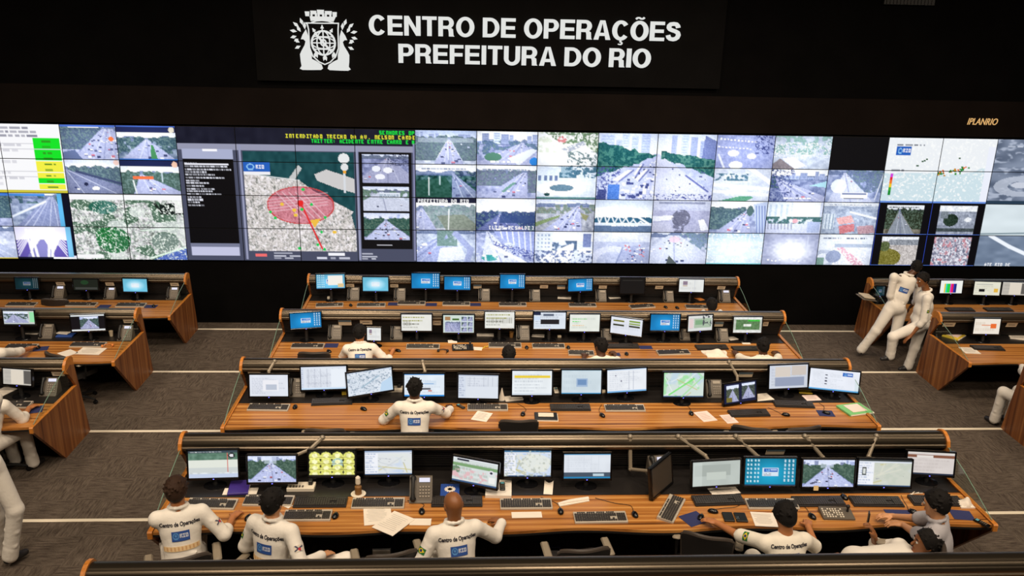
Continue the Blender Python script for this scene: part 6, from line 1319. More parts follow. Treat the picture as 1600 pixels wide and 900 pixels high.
def person(label, z0, J, skin='tan', hair='black', bald=False, sleeve='long', cloth='coverall', logo=True, res=.008, face=False, belt=False, chest_lean=None, group=None, feet=True, cap_hair=1.0, messy=.65, baggy=1.0, collar=True, lower=None, flag=None, emblem=False, text=True):
    """J holds world points: pelvis, neck, head, face, sh, el, wr, hd (dir), hn (normal), hip, knee, ankle, toe -- pairs are (left, right)"""
    root = thing('person', label, 'person', tuple(J['base']), 0, group); o0 = np.array(J['base'], float)
    g = {}
    for k, v in J.items():
        if k in ('face', 'up', 'back', 'hd', 'hn', 'curl'): g[k] = v
        elif isinstance(v, (tuple, list)): g[k] = [np.array(x, float)-o0 for x in v]
        else: g[k] = np.array(v, float)-o0
    pv, nk, hc = g['pelvis'], g['neck'], g['head']; fw_ = unit(np.array(g['back']))*-1                       # torso forward
    sp = unit(nk-pv); R_, Fd, Up = frame(fw_, sp); Rt = np.stack([R_, Fd, sp], -1)
    hr, hf, hu = frame(np.array(g['face'], float), np.array(g['up'], float)); Rh = np.stack([hr, hf, hu], -1)
    curl = g.get('curl', (.5, .5))
    B = []                                                                                                # the body
    B.append(('ell', hc+hu*.018-hf*.012, (.081, .103, .099), Rh, .02)); B.append(('ell', hc+hf*.022-hu*.052, (.058, .066, .066), Rh, .03))
    B.append(('cap', hc+hf*.085+hu*.008, hc+hf*.106-hu*.024, .009, .0145, .008)); B.append(('cap', hc+hf*.080-hu*.062-hr*.02, hc+hf*.080-hu*.062+hr*.02, .009, .009, .006))
    B.append(('cap', hc+hf*.074+hu*.03-hr*.035, hc+hf*.074+hu*.03+hr*.035, .014, .014, .01)); B.append(('ell', hc+hf*.07-hu*.098, (.026, .02, .02), Rh, .015))
    for s_ in (-1, 1):
        B.append(('ell', hc+hr*s_*.079-hf*.008-hu*.008, (.009, .02, .031), Rh, .006)); B.append(('cap', hc+hr*s_*.084-hf*.018+hu*.012, hc+hr*s_*.084-hf*.018-hu*.022, .008, .007, .004))
    B.append(('cap', hc-hu*.055-hf*.02, nk+sp*.0, .055, .062, .03))
    tz = lambda t, s_=0, f_=0: pv+(nk-pv)*t+R_*s_+Fd*f_
    B.append(('ell', tz(.62), (.145, .095, .2), Rt, .05)); B.append(('ell', tz(.08), (.14, .1, .13), Rt, .05)); B.append(('cap', g['sh'][0], g['sh'][1], .055, .055, .04))
    for i in (0, 1):
        sh, el, wr = g['sh'][i], g['el'][i], g['wr'][i]
        B.append(('cap', sh, el, .047, .038, .02)); B.append(('cap', el, wr, .039, .026, .02))
        if g['hd'][i] is not None: B += hand_prims(wr, np.array(g['hd'][i], float), np.array(g['hn'][i], float), 1 if i == 0 else -1, curl[i])
        B.append(('cap', g['hip'][i], g['knee'][i], .07, .05, .03)); B.append(('cap', g['knee'][i], g['ankle'][i], .05, .035, .02))
    mobj('body', sdf_mesh(B, res, 'body'), SKIN[skin], root)
    if face:
        e = MB(); p_ = MB()
        for s_ in (-1, 1):
            c = hc+hf*.082+hu*.010+hr*s_*.031; e.ball(c, .0125, 10, 8); p_.ball(c+hf*.0075, .007, 8, 6)
        e.build('eyes', M['eye_white'], root, True); p_.build('pupils', M['pupil'], root, True)
        e = MB()
        for s_ in (-1, 1): e.tube([hc+hf*.088+hu*.036+hr*s_*.014, hc+hf*.091+hu*.04+hr*s_*.03, hc+hf*.08+hu*.034+hr*s_*.047], [.004, .005, .003], 6)
        e.build('eyebrows', HAIR[hair], root, True)
        e = MB(); e.tube([hc+hf*.0885-hu*.061-hr*.021, hc+hf*.094-hu*.06, hc+hf*.0885-hu*.061+hr*.021], [.003, .006, .003], 6); e.build('mouth', mat('lips', C((150, 84, 66)), .5), root, True)
    if not bald:
        th_ = .011*cap_hair
        Hh = [('ell', hc+hu*.024-hf*.014, (.083+th_, .105+th_, .099+th_*1.2), Rh, .01), ('ell', hc-hu*.03-hf*.054, (.066+th_*.6, .05+th_, .068), Rh, .02)]
        hr_ = np.random.RandomState(len(label)*7+3)
        for j in range(int(70*messy)):
            d_ = unit(hr_.randn(3)); d_[2] = abs(d_[2])*.9-.25; d_ = unit(d_); c0 = hc+hu*.02-hf*.014+(hr*d_[0]*.085+hf*d_[1]*.108+hu*d_[2]*.102)*(1+th_*3); dd_ = unit(hr*d_[0]+hf*(d_[1]+.3)+hu*(d_[2]+.5*hr_.rand()))
            Hh.append(('cap', c0-dd_*.012, c0+dd_*(.010+.016*messy*hr_.rand()), .013, .007, .006))
        mobj('hair', sdf_mesh(Hh, .007, 'hair', [(hc+hf*.062+hu*.055, unit(hf*1.0-hu*.65)), (hc+hf*.012-hu*.02, unit(hf*.75-hu*.9))]), HAIR[hair], root)
    # clothing
    sl = 1.0 if sleeve == 'long' else .55
    Ct = [('ell', tz(.66), (.178, .118, .19), Rt, .05), ('ell', tz(.32, 0, .0), (.162, .122, .17), Rt, .06), ('ell', tz(.04, 0, -.01), (.172, .135, .14), Rt, .05)]
    Ct.append(('cap', g['sh'][0]-sp*.015, g['sh'][1]-sp*.015, .066, .066, .05)); Ct.append(('cap', tz(.9, -.09), tz(.9, .09), .07, .07, .05))
    for i in (0, 1):
        sh, el, wr = g['sh'][i], g['el'][i], g['wr'][i]
        if sleeve == 'short':
            Ct.append(('cap', sh, sh+(el-sh)*.86, .066, .066, .03))
        elif sleeve == 'elbow':
            Ct.append(('cap', sh, el, .066, .062, .03)); Ct.append(('cap', el, el+(wr-el)*.25, .062, .056, .02)); Ct.append(('cap', el+(wr-el)*.2, el+(wr-el)*.27, .06, .06, .01))
        else:
            Ct.append(('cap', sh, el, .066, .059, .03)); Ct.append(('cap', el, el+(wr-el)*.9, .059, .043, .02)); Ct.append(('cap', el+(wr-el)*.85, el+(wr-el)*.93, .046, .046, .008))
    if collar:
        for j in range(10):
            t0, t1 = 2*PI*j/10, 2*PI*(j+1)/10; f_ = lambda t: nk+sp*.035+R_*math.cos(t)*.075+Fd*(math.sin(t)*.07+.005)
            Ct.append(('cap', f_(t0), f_(t1), .017, .017, .012))
    rng = np.random.RandomState(int(abs(hc[0]*997+pv[1]*31+label.__len__()*7)) % 9999)
    for j in range(10):                                                                                    # folds across the cloth
        t = .08+.2*rng.rand(); s_ = rng.uniform(-.12, .12); dl = rng.uniform(.02, .1); f_ = -.112
        Ct.append(('cap', tz(t, s_, f_*.93), tz(t+dl, s_+rng.uniform(-.1, .1), f_*.9), .007, .004, .022))
        i = j % 2; sh, el = g['sh'][i], g['el'][i]; q0 = sh+(el-sh)*(.25+.6*rng.rand()); a_ = unit(np.cross(el-sh, V(rng.randn(), rng.randn(), rng.randn()))); b_ = unit(np.cross(el-sh, a_))
        Ct.append(('cap', q0+a_*.056, q0+b_*.056+(el-sh)*.12*rng.randn(), .010, .006, .018))
    Lg = []
    for i in (0, 1):
        hp, kn, an = g['hip'][i], g['knee'][i], g['ankle'][i]
        Lg += [('cap', hp, kn, .098*baggy, .076*baggy, .04), ('cap', kn, an, .076*baggy, .066*baggy, .03), ('cap', an+(kn-an)*.16, an, .070*baggy, .072*baggy, .02)]
        for j in range(3): a_ = kn+(an-kn)*(.15+.3*j); Lg.append(('cap', a_+V(.05, -.03, 0), a_+V(-.05, -.03, .03), .016, .01, .03))
    cm = M[cloth]
    if lower is None: me = sdf_mesh(Ct+Lg, .010, 'coverall'); co = mobj('coverall', me, cm, root)
    else: me = sdf_mesh(Ct, .010, 'shirt'); co = mobj('shirt', me, cm, root); mobj('trousers', sdf_mesh(Lg+[('ell', tz(.02, 0, -.01), (.165, .128, .12), Rt, .05)], .012, 'trousers'), M[lower], root)
    if feet:
        for i in (0, 1):
            an, to = g['ankle'][i], g['toe'][i]; d = unit((to-an)*V(1, 1, 0)); so_ = V(0, 0, -.03)
            mobj('shoe', sdf_mesh([('cap', an+so_-d*.03, an+so_+d*.06, .042, .045, .02), ('cap', an+so_+d*.05-V(0, 0, .012), an+so_+d*.15-V(0, 0, .02), .042, .034, .02)], .010, 'shoe', [(V(0, 0, an[2]-.078), V(0, 0, -1))]), M['shoe'], root)
    # print on the back
    nv = len(me.vertices); cc = np.zeros(nv*3); me.vertices.foreach_get('co', cc); polys = [tuple(p.vertices) for p in me.polygons]
    tree = BVHTree.FromPolygons([Vector(p) for p in cc.reshape(-1, 3)], polys) if (logo or belt or flag or emblem) else None
    ctr = tz(.66)
    def press(P2, off, c=ctr, rx=R_, uz=sp, nn=-Fd):
        out = []
        for (x, y) in P2:
            s_ = Vector(c+rx*x+uz*y+nn*.35); h_ = tree.ray_cast(s_, Vector(-nn), .6)
            p = h_[0] if h_[0] is not None else Vector(c+rx*x+uz*y+nn*.12); out.append(np.array(p)+nn*off)
        return np.array(out)
    if logo:
        if text:
            tm = text_mesh('Centro de Operações', .05, .0018); n = len(tm.vertices); q_ = np.zeros(n*3); tm.vertices.foreach_get('co', q_); q_ = q_.reshape(-1, 3)
            q_[:, 0] -= (q_[:, 0].min()+q_[:, 0].max())/2; k_t = .335/(q_[:, 0].max()-q_[:, 0].min()); q_ *= k_t
            tm.vertices.foreach_set('co', press(q_[:, :2]*V(1, 1.35)+V(0, .065), .005).reshape(-1)); tm.update(); mobj('back_lettering', tm, M['ink'], root)
        A = np.zeros((26, 44, 3)); p_ = Pic(A); p_.fill((44, 82, 156)); p_.rect(0, 0, 1, .05, (30, 56, 120)); p_.rect(0, .95, 1, 1, (30, 56, 120)); p_.ell(.24, .48, .17, .34, (90, 150, 210), 1, .3); p_.rect(.16, .66, .34, .78, (90, 150, 210)); p_.ell(.24, .44, .06, .12, (90, 150, 210))
        for q0, ch in enumerate('RIO'):
            gg = F35[ch]
            for r_ in range(5):
                for c_ in range(3):
                    if gg[r_] >> (2-c_) & 1: p_.A[7+r_*2:9+r_*2, 20+q0*7+c_*2:22+q0*7+c_*2] = (222, 226, 236)
        pm = screen_mesh('back_patch', [(-1, 0, 1), (1, 0, 1), (1, 0, -1), (-1, 0, -1)], A)
        u_, v_ = np.meshgrid(np.linspace(-.075, .075, 44), np.linspace(.02, -.07, 26)); pm.vertices.foreach_set('co', press(np.stack([u_.ravel(), v_.ravel()], -1), .005).reshape(-1)); pm.update(); mobj('back_patch', pm, M['printed'], root)
    if belt:
        A = np.zeros((5, 30, 3)); A[:] = (238, 206, 156); A[1:4, ::3] = (206, 150, 96); pm = screen_mesh('reflective_strip', [(-1, 0, 1), (1, 0, 1), (1, 0, -1), (-1, 0, -1)], A)
        u_, v_ = np.meshgrid(np.linspace(-.15, .15, 30), np.linspace(-.115, -.16, 5)); pm.vertices.foreach_set('co', press(np.stack([u_.ravel(), v_.ravel()], -1), .006).reshape(-1)); pm.update(); mobj('reflective_strip', pm, M['printed'], root)
    for (nm, which, side, pic_) in ((('sleeve_flag', flag, None, 0),) if flag else ())+((('sleeve_emblem', emblem, None, 1),) if emblem else ()):
        i = 0 if which == 'L' else 1; sh, el = g['sh'][i], g['el'][i]; m_ = sh+(el-sh)*.55; ax = unit(el-sh)
        nn = unit(R_*(-1 if i == 0 else 1)-Fd*.6+V(0, 0, .7)); nn = unit(nn-ax*(nn @ ax)); rx = np.cross(-ax, nn)
        A = np.zeros((14, 20, 3)); p_ = Pic(A)
        if pic_ == 0: p_.fill((30, 110, 50)); p_.poly([(.08, .5), (.5, .1), (.92, .5), (.5, .9)], (230, 200, 40)); p_.ell(.5, .5, .17, .25, (30, 40, 110))
        else: p_.fill((226, 214, 196)); p_.line((.1, .25), (.9, .7), .12, (40, 46, 80)); p_.line((.2, .9), (.6, .1), .12, (40, 46, 80)); p_.ell(.55, .35, .16, .2, (190, 40, 50))
        pm = screen_mesh(nm, [(-1, 0, 1), (1, 0, 1), (1, 0, -1), (-1, 0, -1)], A); h0 = .034
        u_, v_ = np.meshgrid(np.linspace(-h0*1.2, h0*1.2, 20), np.linspace(h0*.8, -h0*.8, 14)); pm.vertices.foreach_set('co', press(np.stack([u_.ravel(), v_.ravel()], -1), .005, m_, -rx if pic_ == 0 else rx, -ax if pic_ == 0 else ax, nn).reshape(-1)); pm.update(); mobj(nm, pm, M['printed'], root)
    return root

def seated(label, k, head, yaw=0, lean=.25, hz=1.22, side=0., look=(0, 1, -.25), lh=None, rh=None, skin='tan', seat=.5, legs=True, spread=.13, shrug=0., hands_up=(None, None), ldir=None, rdir=None, pole=(.55, .25), kneez=0., knees=(None, None), pel=None, **kw):
    """a person on a chair in row k whose head appears at the given picture point; lh/rh are picture points on the desk (or 3-D points)"""
    z0 = zk(rowof(k)); H_w = np.array(at(head[0], head[1], z0+hz)); ya = math.radians(yaw)
    rt_ = V(math.cos(ya), math.sin(ya), 0); fw_ = V(-math.sin(ya), math.cos(ya), 0); up = V(0, 0, 1)
    spd = unit(up*math.cos(lean)+fw_*math.sin(lean)+rt_*side); hoff = unit(up*.9+fw_*(.12+lean*.45)+rt_*side*.4)
    neck = H_w-hoff*.175; pv = neck-spd*.53; dz = z0+seat+.06-pv[2]; pv = pv+spd*dz/spd[2] if abs(dz) < .16 else pv
    if pel is not None: pv = H_w+np.array(pel); spd = unit(neck-pv)
    sh = [neck-spd*(.055-shrug)+rt_*s_*.185+fw_*.01 for s_ in (-1, 1)]
    def tgt(p): return np.array(dpos(k, p[0], p[1], DZ+.035)) if len(p) == 2 else np.array(p, float)
    el, wr, hd, hn = [], [], [], []
    for i, (t, s_) in enumerate(((lh, -1), (rh, 1))):
        if t is None: t_ = pv+rt_*s_*.12+fw_*.34+up*.14; n_ = unit(up+fw_*.2)
        else: t_ = tgt(t); n_ = up
        d_ = (ldir, rdir)[i]; d_ = unit(np.array(d_)) if d_ is not None else unit((t_-sh[i])*V(1, 1, 0)+fw_*.15)
        w_ = t_-d_*.09+up*.008; e_, w_ = ik(sh[i], w_, .30, .265, rt_*s_*pole[0]-up*.75-fw_*pole[1])
        el.append(e_); wr.append(w_); hd.append(d_); hn.append(n_)
    hip = [pv+rt_*s_*.09+fw_*.02 for s_ in (-1, 1)]; knee = [pv+rt_*s_*spread+fw_*.43+up*.0 for s_ in (-1, 1)]
    for q_ in knee: q_[2] = z0+seat+.05+kneez
    for i in (0, 1):
        if knees[i] is not None: knee[i] = np.array(at(knees[i][0], knees[i][1], z0+knees[i][2]))
    ank = [np.array([q_[0], q_[1], z0+.085])+fw_*.05 for q_ in knee]; toe = [a_+fw_*.16 for a_ in ank]
    lk = rt_*look[0]+fw_*look[1]+up*look[2]; hup = up*1.0+fw_*.35*max(0, -look[2])*1.5
    J = dict(base=(pv[0], pv[1], z0), pelvis=pv, neck=neck, head=H_w, face=lk, up=hup, back=-unit(fw_*spd[2]-up*(spd @ fw_)), sh=sh, el=el, wr=wr, hd=hd, hn=hn, hip=hip, knee=knee, ankle=ank, toe=toe, curl=kw.pop('curl', (.55, .55)))
    p = person(label, z0, J, skin, **kw); p['seat_xy'] = (pv[0], pv[1], ya); return p

# ------------------------------------------------------------------ office chairs
def chair_meshes():
    if 'ch' in _cache: return _cache['ch']
    P = []
    b = MB(); n, m_ = 13, 9; top = []; 
    def sheetmesh(fn, th, n=13, m_=9):
        b = MB(); f_ = []; b_ = []
        for i in range(n):
            for j in range(m_):
                p, nn = fn(i/(n-1)*2-1, j/(m_-1)); f_.append(Vector(p)+Vector(nn)*th/2); b_.append(Vector(p)-Vector(nn)*th/2)
        N = n*m_; fs = []
        for i in range(n-1):
            for j in range(m_-1):
                q_ = (i*m_+j, (i+1)*m_+j, (i+1)*m_+j+1, i*m_+j+1); fs.append(q_); fs.append(tuple(N+x for x in q_[::-1]))
        rim = [i*m_ for i in range(n)]+[(n-1)*m_+j for j in range(1, m_)]+[i*m_+m_-1 for i in range(n-2, -1, -1)]+[j for j in range(m_-2, 0, -1)]
        for i in range(len(rim)): a_, c_ = rim[i], rim[(i+1) % len(rim)]; fs.append((a_, c_, N+c_, N+a_))
        b.add(f_+b_, fs); return b
    def back(u, v):
        wd = .235*(1-.10*(1-v)-.16*max(0, v-.8)**2*25*.2); return (u*wd*(1-.06*max(0, abs(v-.5)-.35)*8), -.25-.06*v+.07*u*u-.03*(1-v)**2,   .54+.32*v-.03*u**4*(v > .9)), (0, -1, .1)
    P.append(('backrest', sheetmesh(back, .045).mesh('backrest', True), 'chair_black'))
    b = MB(); b.tube([Vector(back(u/8, 1.0)[0])+Vector((0, 0, .006)) for u in range(-8, 9)], .022, 8); b.tube([Vector(back(-1, v/8)[0]) for v in range(9)], .016, 6); b.tube([Vector(back(1, v/8)[0]) for v in range(9)], .016, 6); P.append(('back_rim', b.mesh('back_rim', True), 'chair_rim'))
    def seat(u, v): return (u*.24*(1-.12*abs(2*v-1)**4), -.22+.46*v, .475+.012*u*u-.02*max(0, v-.7)), (0, 0, 1)
    P.append(('seat', sheetmesh(seat, .07).mesh('seat', True), 'chair_black'))
    for s_ in (-1, 1):
        b = MB(); b.tube([(s_*.2, -.02, .44), (s_*.28, -.02, .45), (s_*.285, -.01, .55), (s_*.285, 0, .675)], .017, 8); P.append(('arm_post', b.mesh('arm_post', True), 'black'))
        b = MB(); b.box((s_*.285, .0, .685), (.075, .27, .03), b=.013); P.append(('arm_pad', b.mesh('arm_pad', True), 'chair_pad'))
    b = MB(); b.box((0, -.245, .50), (.07, .03, .16), b=.01); b.box((0, -.1, .43), (.08, .3, .03), b=.01); P.append(('back_bar', b.mesh('back_bar'), 'black'))
    b = MB(); b.tube([(0, 0, .09), (0, 0, .3)], .03, 12); b.tube([(0, 0, .28), (0, 0, .44)], .02, 12); P.append(('column', b.mesh('column', True), 'black_gloss'))
    b = MB()
    for i in range(5): a_ = 2*PI*i/5+.3; b.tube([(0, 0, .105), (.16*math.cos(a_), .16*math.sin(a_), .095), (.29*math.cos(a_), .29*math.sin(a_), .07)], [.026, .02, .015], 8)
    P.append(('star_base', b.mesh('star_base', True), 'black'))
    for i in range(5):
        a_ = 2*PI*i/5+.3; b = MB(); b.lathe([(.012, -.02), (.029, -.018), (.03, 0), (.029, .018), (.012, .02)], (.29*math.cos(a_), .29*math.sin(a_), .03), 14, Matrix.Rotation(a_, 3, 'Z') @ Matrix.Rotation(PI/2, 3, 'X')); P.append(('caster', b.mesh('caster', True), 'black_gloss'))
    for nm, me, mm in P: me.materials.append(M[mm])
    _cache['ch'] = P; return P
def chair(x, y, z, yaw, label):
    t = thing('office_chair', label, 'chair', (x, y, z+.001), math.radians(yaw), 'office chairs')
    last = {}
    for nm, me, mm in chair_meshes():
        up_ = {'back_rim': 'backrest', 'arm_pad': 'arm_post', 'caster': 'star_base'}.get(nm)
        last[nm] = mobj(nm, me, None, last[up_] if up_ else t)
    return t
def chair_for(p, label, back=.06, turn=0, dx=0):
    x, y, ya = p['seat_xy']; del p['seat_xy']; ya += math.radians(turn); return chair(x+math.sin(ya)*back+dx, y-math.cos(ya)*back, p.location.z, math.degrees(ya), label)
def chair_top(k, px, py, yaw, label, z=.86):
    P = at(px, py, zk(rowof(k))+z); a_ = math.radians(yaw); return chair(P.x-math.sin(a_)*.31, P.y+math.cos(a_)*.31, zk(rowof(k)), yaw, label)

# ------------------------------------------------------------------ the people
NEAR = .0065
p = seated('person in white coverall, brown spiky hair, leftmost at the front desk, hand beside a mouse', 4, (276, 766), 18, .2, 1.24, look=(.25, 1, -.35), lh=(318, 800), rh=(372, 801), skin='tan', hair='brown', messy=1., cap_hair=1.3, sleeve='elbow', belt=True, emblem='R', res=NEAR, rdir=(.3, 1, 0))
chair_for(p, 'black chair under the leftmost man of the front desk', .07)
knee = at(536, 868, .56)
p = seated('person in white coverall, black hair, right hand on the knee, front desk', 4, (427, 784), -24, .12, 1.26, look=(0, 1, -.2), lh=None, rh=tuple(at(514, 864, .72)), knees=(None, (541, 876, .6)), skin='light', hair='black', sleeve='long', belt=True, emblem='R', flag='L', res=NEAR, rdir=(.5, .8, -.25), curl=(.5, .3))
chair_for(p, 'black chair under the man resting a hand on his knee', .08)
p = seated('person with shaved brown head in white coverall, leaning on the middle of the front desk', 4, (708, 789), 16, .26, 1.22, look=(-.1, 1, -.5), lh=None, rh=(772, 812), skin='brown', bald=True, sleeve='long', belt=True, flag='L', res=NEAR, rdir=(-.8, .6, 0))
chair_for(p, 'black chair with grey arm pads under the bald man', .08, -8)
p = seated('person with curly black hair and white T-shirt, left arm stretched out to a mouse', 4, (1226, 806), 6, .34, 1.14, look=(-.1, 1, -.6), lh=(1088, 806), rh=(1262, 815), skin='tan', hair='black', cap_hair=1.3, messy=.8, sleeve='short', cloth='tshirt', lower='coverall', collar=False, flag='L', res=NEAR, ldir=(-.75, .65, 0), curl=(.4, .5))
chair_for(p, 'black chair behind the curly-haired man', .02)
p = seated('person in grey-blue shirt with black hair, turned left and reaching along the desk', 4, (1462, 786), 52, .2, 1.33, look=(0, 1, -.25), lh=(1376, 811), rh=(1370, 806), skin='light', hair='black', sleeve='short', cloth='shirt_grey', lower='black', logo=False, face=True, res=NEAR, ldir=(-.9, .3, 0), rdir=(-.9, .2, 0))
chair_for(p, 'black chair behind the man in the grey-blue shirt', .1, -25)
hp = at(1361, 824, .98)
p = seated('person in white coverall reclining, short black hair, holding up a phone at the bottom right', 4, (1446, 848), 80, -1.1, 1.04, pel=(-.52, .1, -.28), knees=((1302, 882, .62), (1353, 868, .66)), look=(0, 1, .05), lh=None, rh=tuple(hp), skin='brown', hair='black', sleeve='elbow', logo=False, face=True, res=NEAR, seat=.6, rdir=(-.35, .1, .93), curl=(.6, .9))
w_ = p
chair_for(p, 'black chair under the reclining man', .36).scale = (1, 1, 1.2)
b = MB(); b.box((0, 0, 0), (.062, .012, .12), b=.005); o = thing('mobile_phone', 'black mobile phone held up by the reclining man', 'phone', tuple(at(1357, 809, 1.03)), math.radians(70)); b.build('case', M['black_gloss'], o)
b = MB(); b.box((0, -.0065, 0), (.052, .002, .1)); b.build('screen', M['off_screen'], o)
p = seated('person with short dark hair in white coverall, sitting alone at the second centre desk', 3, (648, 606), 0, .2, 1.24, look=(.05, 1, -.3), lh=(622, 640), rh=(702, 634), skin='dark', hair='black', cap_hair=.5, sleeve='long', flag='L', emblem='R', res=.0075, pole=(.9, .2), rdir=(-.2, 1, .1), ldir=(.6, .8, 0))
chair_for(p, 'black chair under the lone man at the second desk', .08)
p = seated('person in white coverall with black hair, bent toward the laptop-like screen', 2, (562, 520), 6, .38, 1.14, look=(.2, 1, -.4), lh=(548, 540), rh=(614, 544), skin='tan', hair='black', sleeve='elbow', rdir=(-.1, 1, 0))
chair_for(p, 'black chair under the man bent toward the laptop-like screen', .08)
p = seated('person with only a round black head of hair visible above the second desk hood', 2, (795, 554), 0, .1, 1.02, look=(0, 1, -.5), lh=None, rh=None, shrug=-.05, skin='brown', hair='black', logo=False, cap_hair=1.4); del p['seat_xy']
p = seated('person in white T-shirt with short black hair, face turned left, third desk', 2, (938, 541), 10, .4, 1.1, look=(-.5, 1, -.4), lh=(912, 553), rh=(957, 550), skin='dark', hair='black', cap_hair=.6, sleeve='elbow', cloth='tshirt', collar=False, lower='coverall', logo=False, rdir=(-.2, 1, 0)); del p['seat_xy']
p = seated('person in white coverall with dark head, arms spread, rightmost at the third desk', 2, (1192, 541), 0, .4, 1.1, look=(0, 1, -.5), lh=(1146, 548), rh=(1212, 547), skin='dark', hair='black', cap_hair=.7, sleeve='elbow', cloth='tshirt', collar=True, logo=False, ldir=(.2, 1, 0), rdir=(-.2, 1, 0)); del p['seat_xy']
p = seated('person with dark hair just showing at the right of the farthest centre desk', 1, (1112, 477), 0, .4, 1.08, look=(0, 1, -.4), lh=(1100, 484), rh=(1124, 484), skin='dark', hair='black', logo=False, cap_hair=1.1); del p['seat_xy']
p = seated('person in white coverall at the left edge reaching a mouse on the middle left desk', 12, (-14, 524), -14, .35, 1.18, look=(0, 1, -.3), lh=(0, 545), rh=(58, 541), skin='tan', hair='black', sleeve='elbow', logo=False, rdir=(.3, 1, 0)); del p['seat_xy']
p = seated('person in white coverall at the left edge, hand on the nearest left desk', 13, (-14, 600), -16, .3, 1.24, look=(0, 1, -.3), lh=(-20, 640), rh=(54, 634), skin='tan', hair='black', sleeve='elbow', logo=False, rdir=(.3, 1, 0)); del p['seat_xy']
p = seated('person in white coverall at the right edge, seated on a navy-backed chair', 22, (1622, 556), 10, .15, 1.24, look=(0, 1, -.3), lh=(1592, 562), rh=(1640, 560), skin='tan', hair='black', logo=False)
chair_for(p, 'dark chair at the right edge under a seated person', .12, 4)

def px(P, Y): return np.array(atY(P[0], P[1], Y))
def standing(label, floor_px, z, pts, facing, back, skin, hair, dirs=None, **kw):
    """a figure on its feet; pts gives picture points and how far each lies behind the feet"""
    F = at(*floor_px, z); q_ = lambda n: px(pts[n][:2], F.y+pts[n][2])
    pr = lambda n: (q_(n+'_l'), q_(n+'_r'))
    ank = pr('ankle'); ank = [np.array([a_[0], a_[1], a_[2]]) for a_ in ank]
    toes = [a_+V(*kw.get('toe', (0, .16, 0))) for a_ in ank]; kw.pop('toe', None)
    J = dict(base=(F.x, F.y, z), pelvis=q_('pelvis'), neck=q_('neck'), head=q_("head"), face=facing, up=(0, 0, 1), back=back, sh=pr('sh'), el=pr('el'), wr=pr('wr'), hd=dirs[0], hn=dirs[1], hip=pr('hip'), knee=pr('knee'), ankle=ank, toe=toes)
    return person(label, z, J, skin, hair, **kw)
standing('person in white coverall walking away with a bent head, blue logo on the back', (1390, 562), zk(1), dict(
    head=(1432, 417, .12), neck=(1419, 431, .05), pelvis=(1398, 482, 0), sh_l=(1397, 432, .0), sh_r=(1435, 443, .08), el_l=(1391, 462, .0), el_r=(1432, 470, .12), wr_l=(1400, 486, .22), wr_r=(1424, 478, .3),
    hip_l=(1389, 485, 0), hip_r=(1407, 487, .02), knee_l=(1369, 516, .02), knee_r=(1399, 522, -.02), ankle_l=(1346, 546, .12), ankle_r=(1391, 553, .0)),
    (.5, .85, -.2), (-.35, -.93, .0), 'dark', 'black', (((.2, .6, -.7), (-.2, .5, -.8)), ((0, -.3, .9), (0, -.3, .9))), cap_hair=.6, baggy=1.1, sleeve='elbow', text=False, toe=(.05, .15, 0))
standing('person in white coverall facing left, lanyard at the neck, one hand on the bent knee', (1419, 579), zk(1), dict(
    head=(1441, 437, -.04), neck=(1448, 456, 0), pelvis=(1437, 506, 0), sh_l=(1449, 466, -.16), sh_r=(1446, 463, .16), el_l=(1443, 501, -.2), el_r=(1432, 490, .2), wr_l=(1422, 526, -.2), wr_r=(1416, 512, .15),
    hip_l=(1435, 510, -.09), hip_r=(1439, 510, .07), knee_l=(1395, 526, -.14), knee_r=(1429, 543, .06), ankle_l=(1391, 556, -.08), ankle_r=(1419, 572, .04)),
    (-.85, -.25, -.25), (.95, .1, .3), 'brown', 'black', (((-.75, 0, -.65), (-.7, 0, -.7)), ((-.5, 0, .8), (-.5, 0, .8))), logo=False, flag='L', baggy=1.06, sleeve='elbow', face=True, toe=(-.16, -.02, 0))
standing('person walking at the bottom left edge, only white trouser legs and dark shoes in view', (22, 884), zk(4), dict(
    head=(-44, 566, 0), neck=(-42, 606, 0), pelvis=(-22, 728, 0), sh_l=(-78, 622, .05), sh_r=(-10, 622, 0), el_l=(-88, 680, .1), el_r=(-14, 684, -.05), wr_l=(-84, 724, .2), wr_r=(-18, 728, .1),
    hip_l=(-32, 735, .03), hip_r=(-8, 735, 0), knee_l=(-6, 806, .12), knee_r=(24, 796, 0), ankle_l=(6, 866, .25), ankle_r=(16, 868, .0)),
    (.4, .9, 0), (-.3, -.95, 0), 'tan', 'black', (((0, .3, -.9), (0, .3, -.9)), ((-1, 0, 0), (1, 0, 0))), logo=False, toe=(.08, .14, 0))

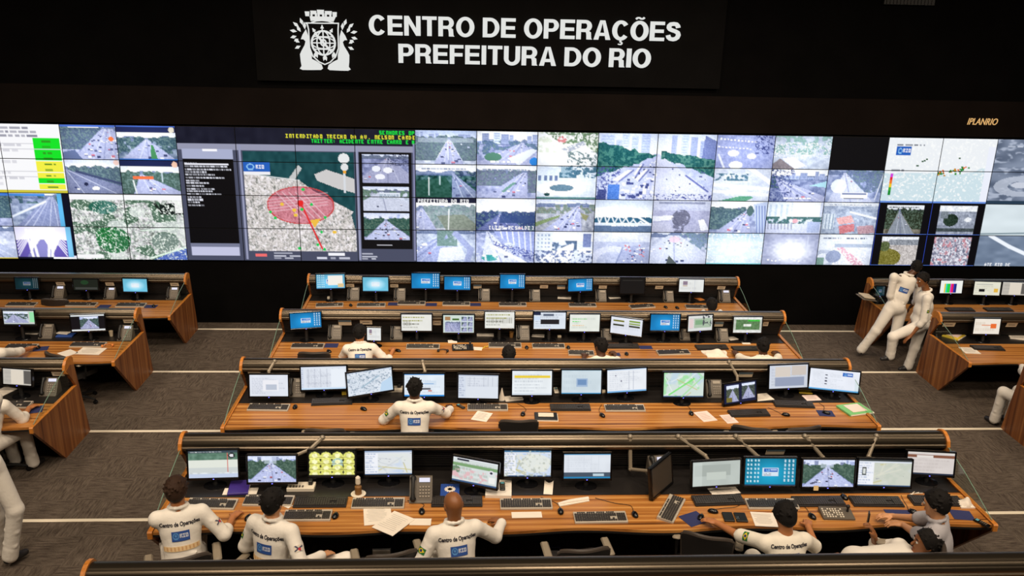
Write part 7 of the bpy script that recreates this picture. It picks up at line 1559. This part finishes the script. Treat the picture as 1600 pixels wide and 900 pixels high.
# ------------------------------------------------------------------ empty chairs
chair_top(4, 614, 870, 14, 'empty black chair between the hand-on-knee man and the bald man', .86)
c_ = at(902, 858, .68); chair(c_.x, c_.y, 0, 6, 'empty black chair with pale arm pads right of the bald man')
chair_top(4, 1105, 842, -20, 'empty black chair tucked below the outstretched arm, front desk')
chair_top(3, 506, 674, 0, 'empty black chair left of the lone man at the second desk')
chair_top(3, 811, 660, 0, 'empty black chair with arm pads right of the lone man')
chair_top(3, 1175, 671, -18, 'empty black chair turned aside near the right of the second desk')
chair_top(3, 1262, 671, 12, 'empty black chair at the right end of the second desk')
chair_top(2, 489, 553, 0, 'empty black chair at the left end of the third desk')
chair_top(1, 82, 469, 0, 'empty black chair at the farthest left desk')
c_ = at(122, 628, zk(2)); chair(c_.x, c_.y, c_.z, -30, 'empty chair beneath the corner of the middle left desk')
c_ = at(6, 738, zk(3)); chair(c_.x, c_.y, c_.z, -10, 'dark chair at the left edge by the nearest left desk')

# ------------------------------------------------------------------ under the front desk
for px_, py_, lab in ((600, 868, 'grey computer tower under the front desk, near the empty left chair'), (1080, 868, 'grey computer tower under the front desk below the sideways monitor')):
    P = at(px_, py_, .2); t = thing('computer_tower', lab, 'computer', (P.x, P.y, .001), 0, 'computers under the desk')
    b = MB(); b.box((0, 0, .21), (.18, .42, .42), b=.006); b.build('case', M['black'], t); b = MB(); b.box((0, -.213, .21), (.17, .012, .4), b=.004); fp = b.build('front_panel', M['phone_grey'], t)
    b = MB(); b.box((0, -.221, .35), (.14, .006, .03)); b.box((0, -.221, .3), (.14, .006, .02)); b.build('drive_bay', M['black'], fp)
P = at(866, 864, .3); b = MB(); b.ball((0, 0, .12), (.17, .1, .13), 18, 12); o = thing('bag', 'dark blue bag on the floor under the front desk', 'bag', (P.x, P.y+.1, .005)); b.build('pouch', M['teal_bag'], o, True); b = MB(); b.tube([(-.1, 0, .22), (-.06, -.02, .31), (.06, -.02, .31), (.1, 0, .22)], .012, 8); b.build('handle', M['navy'], o, True)
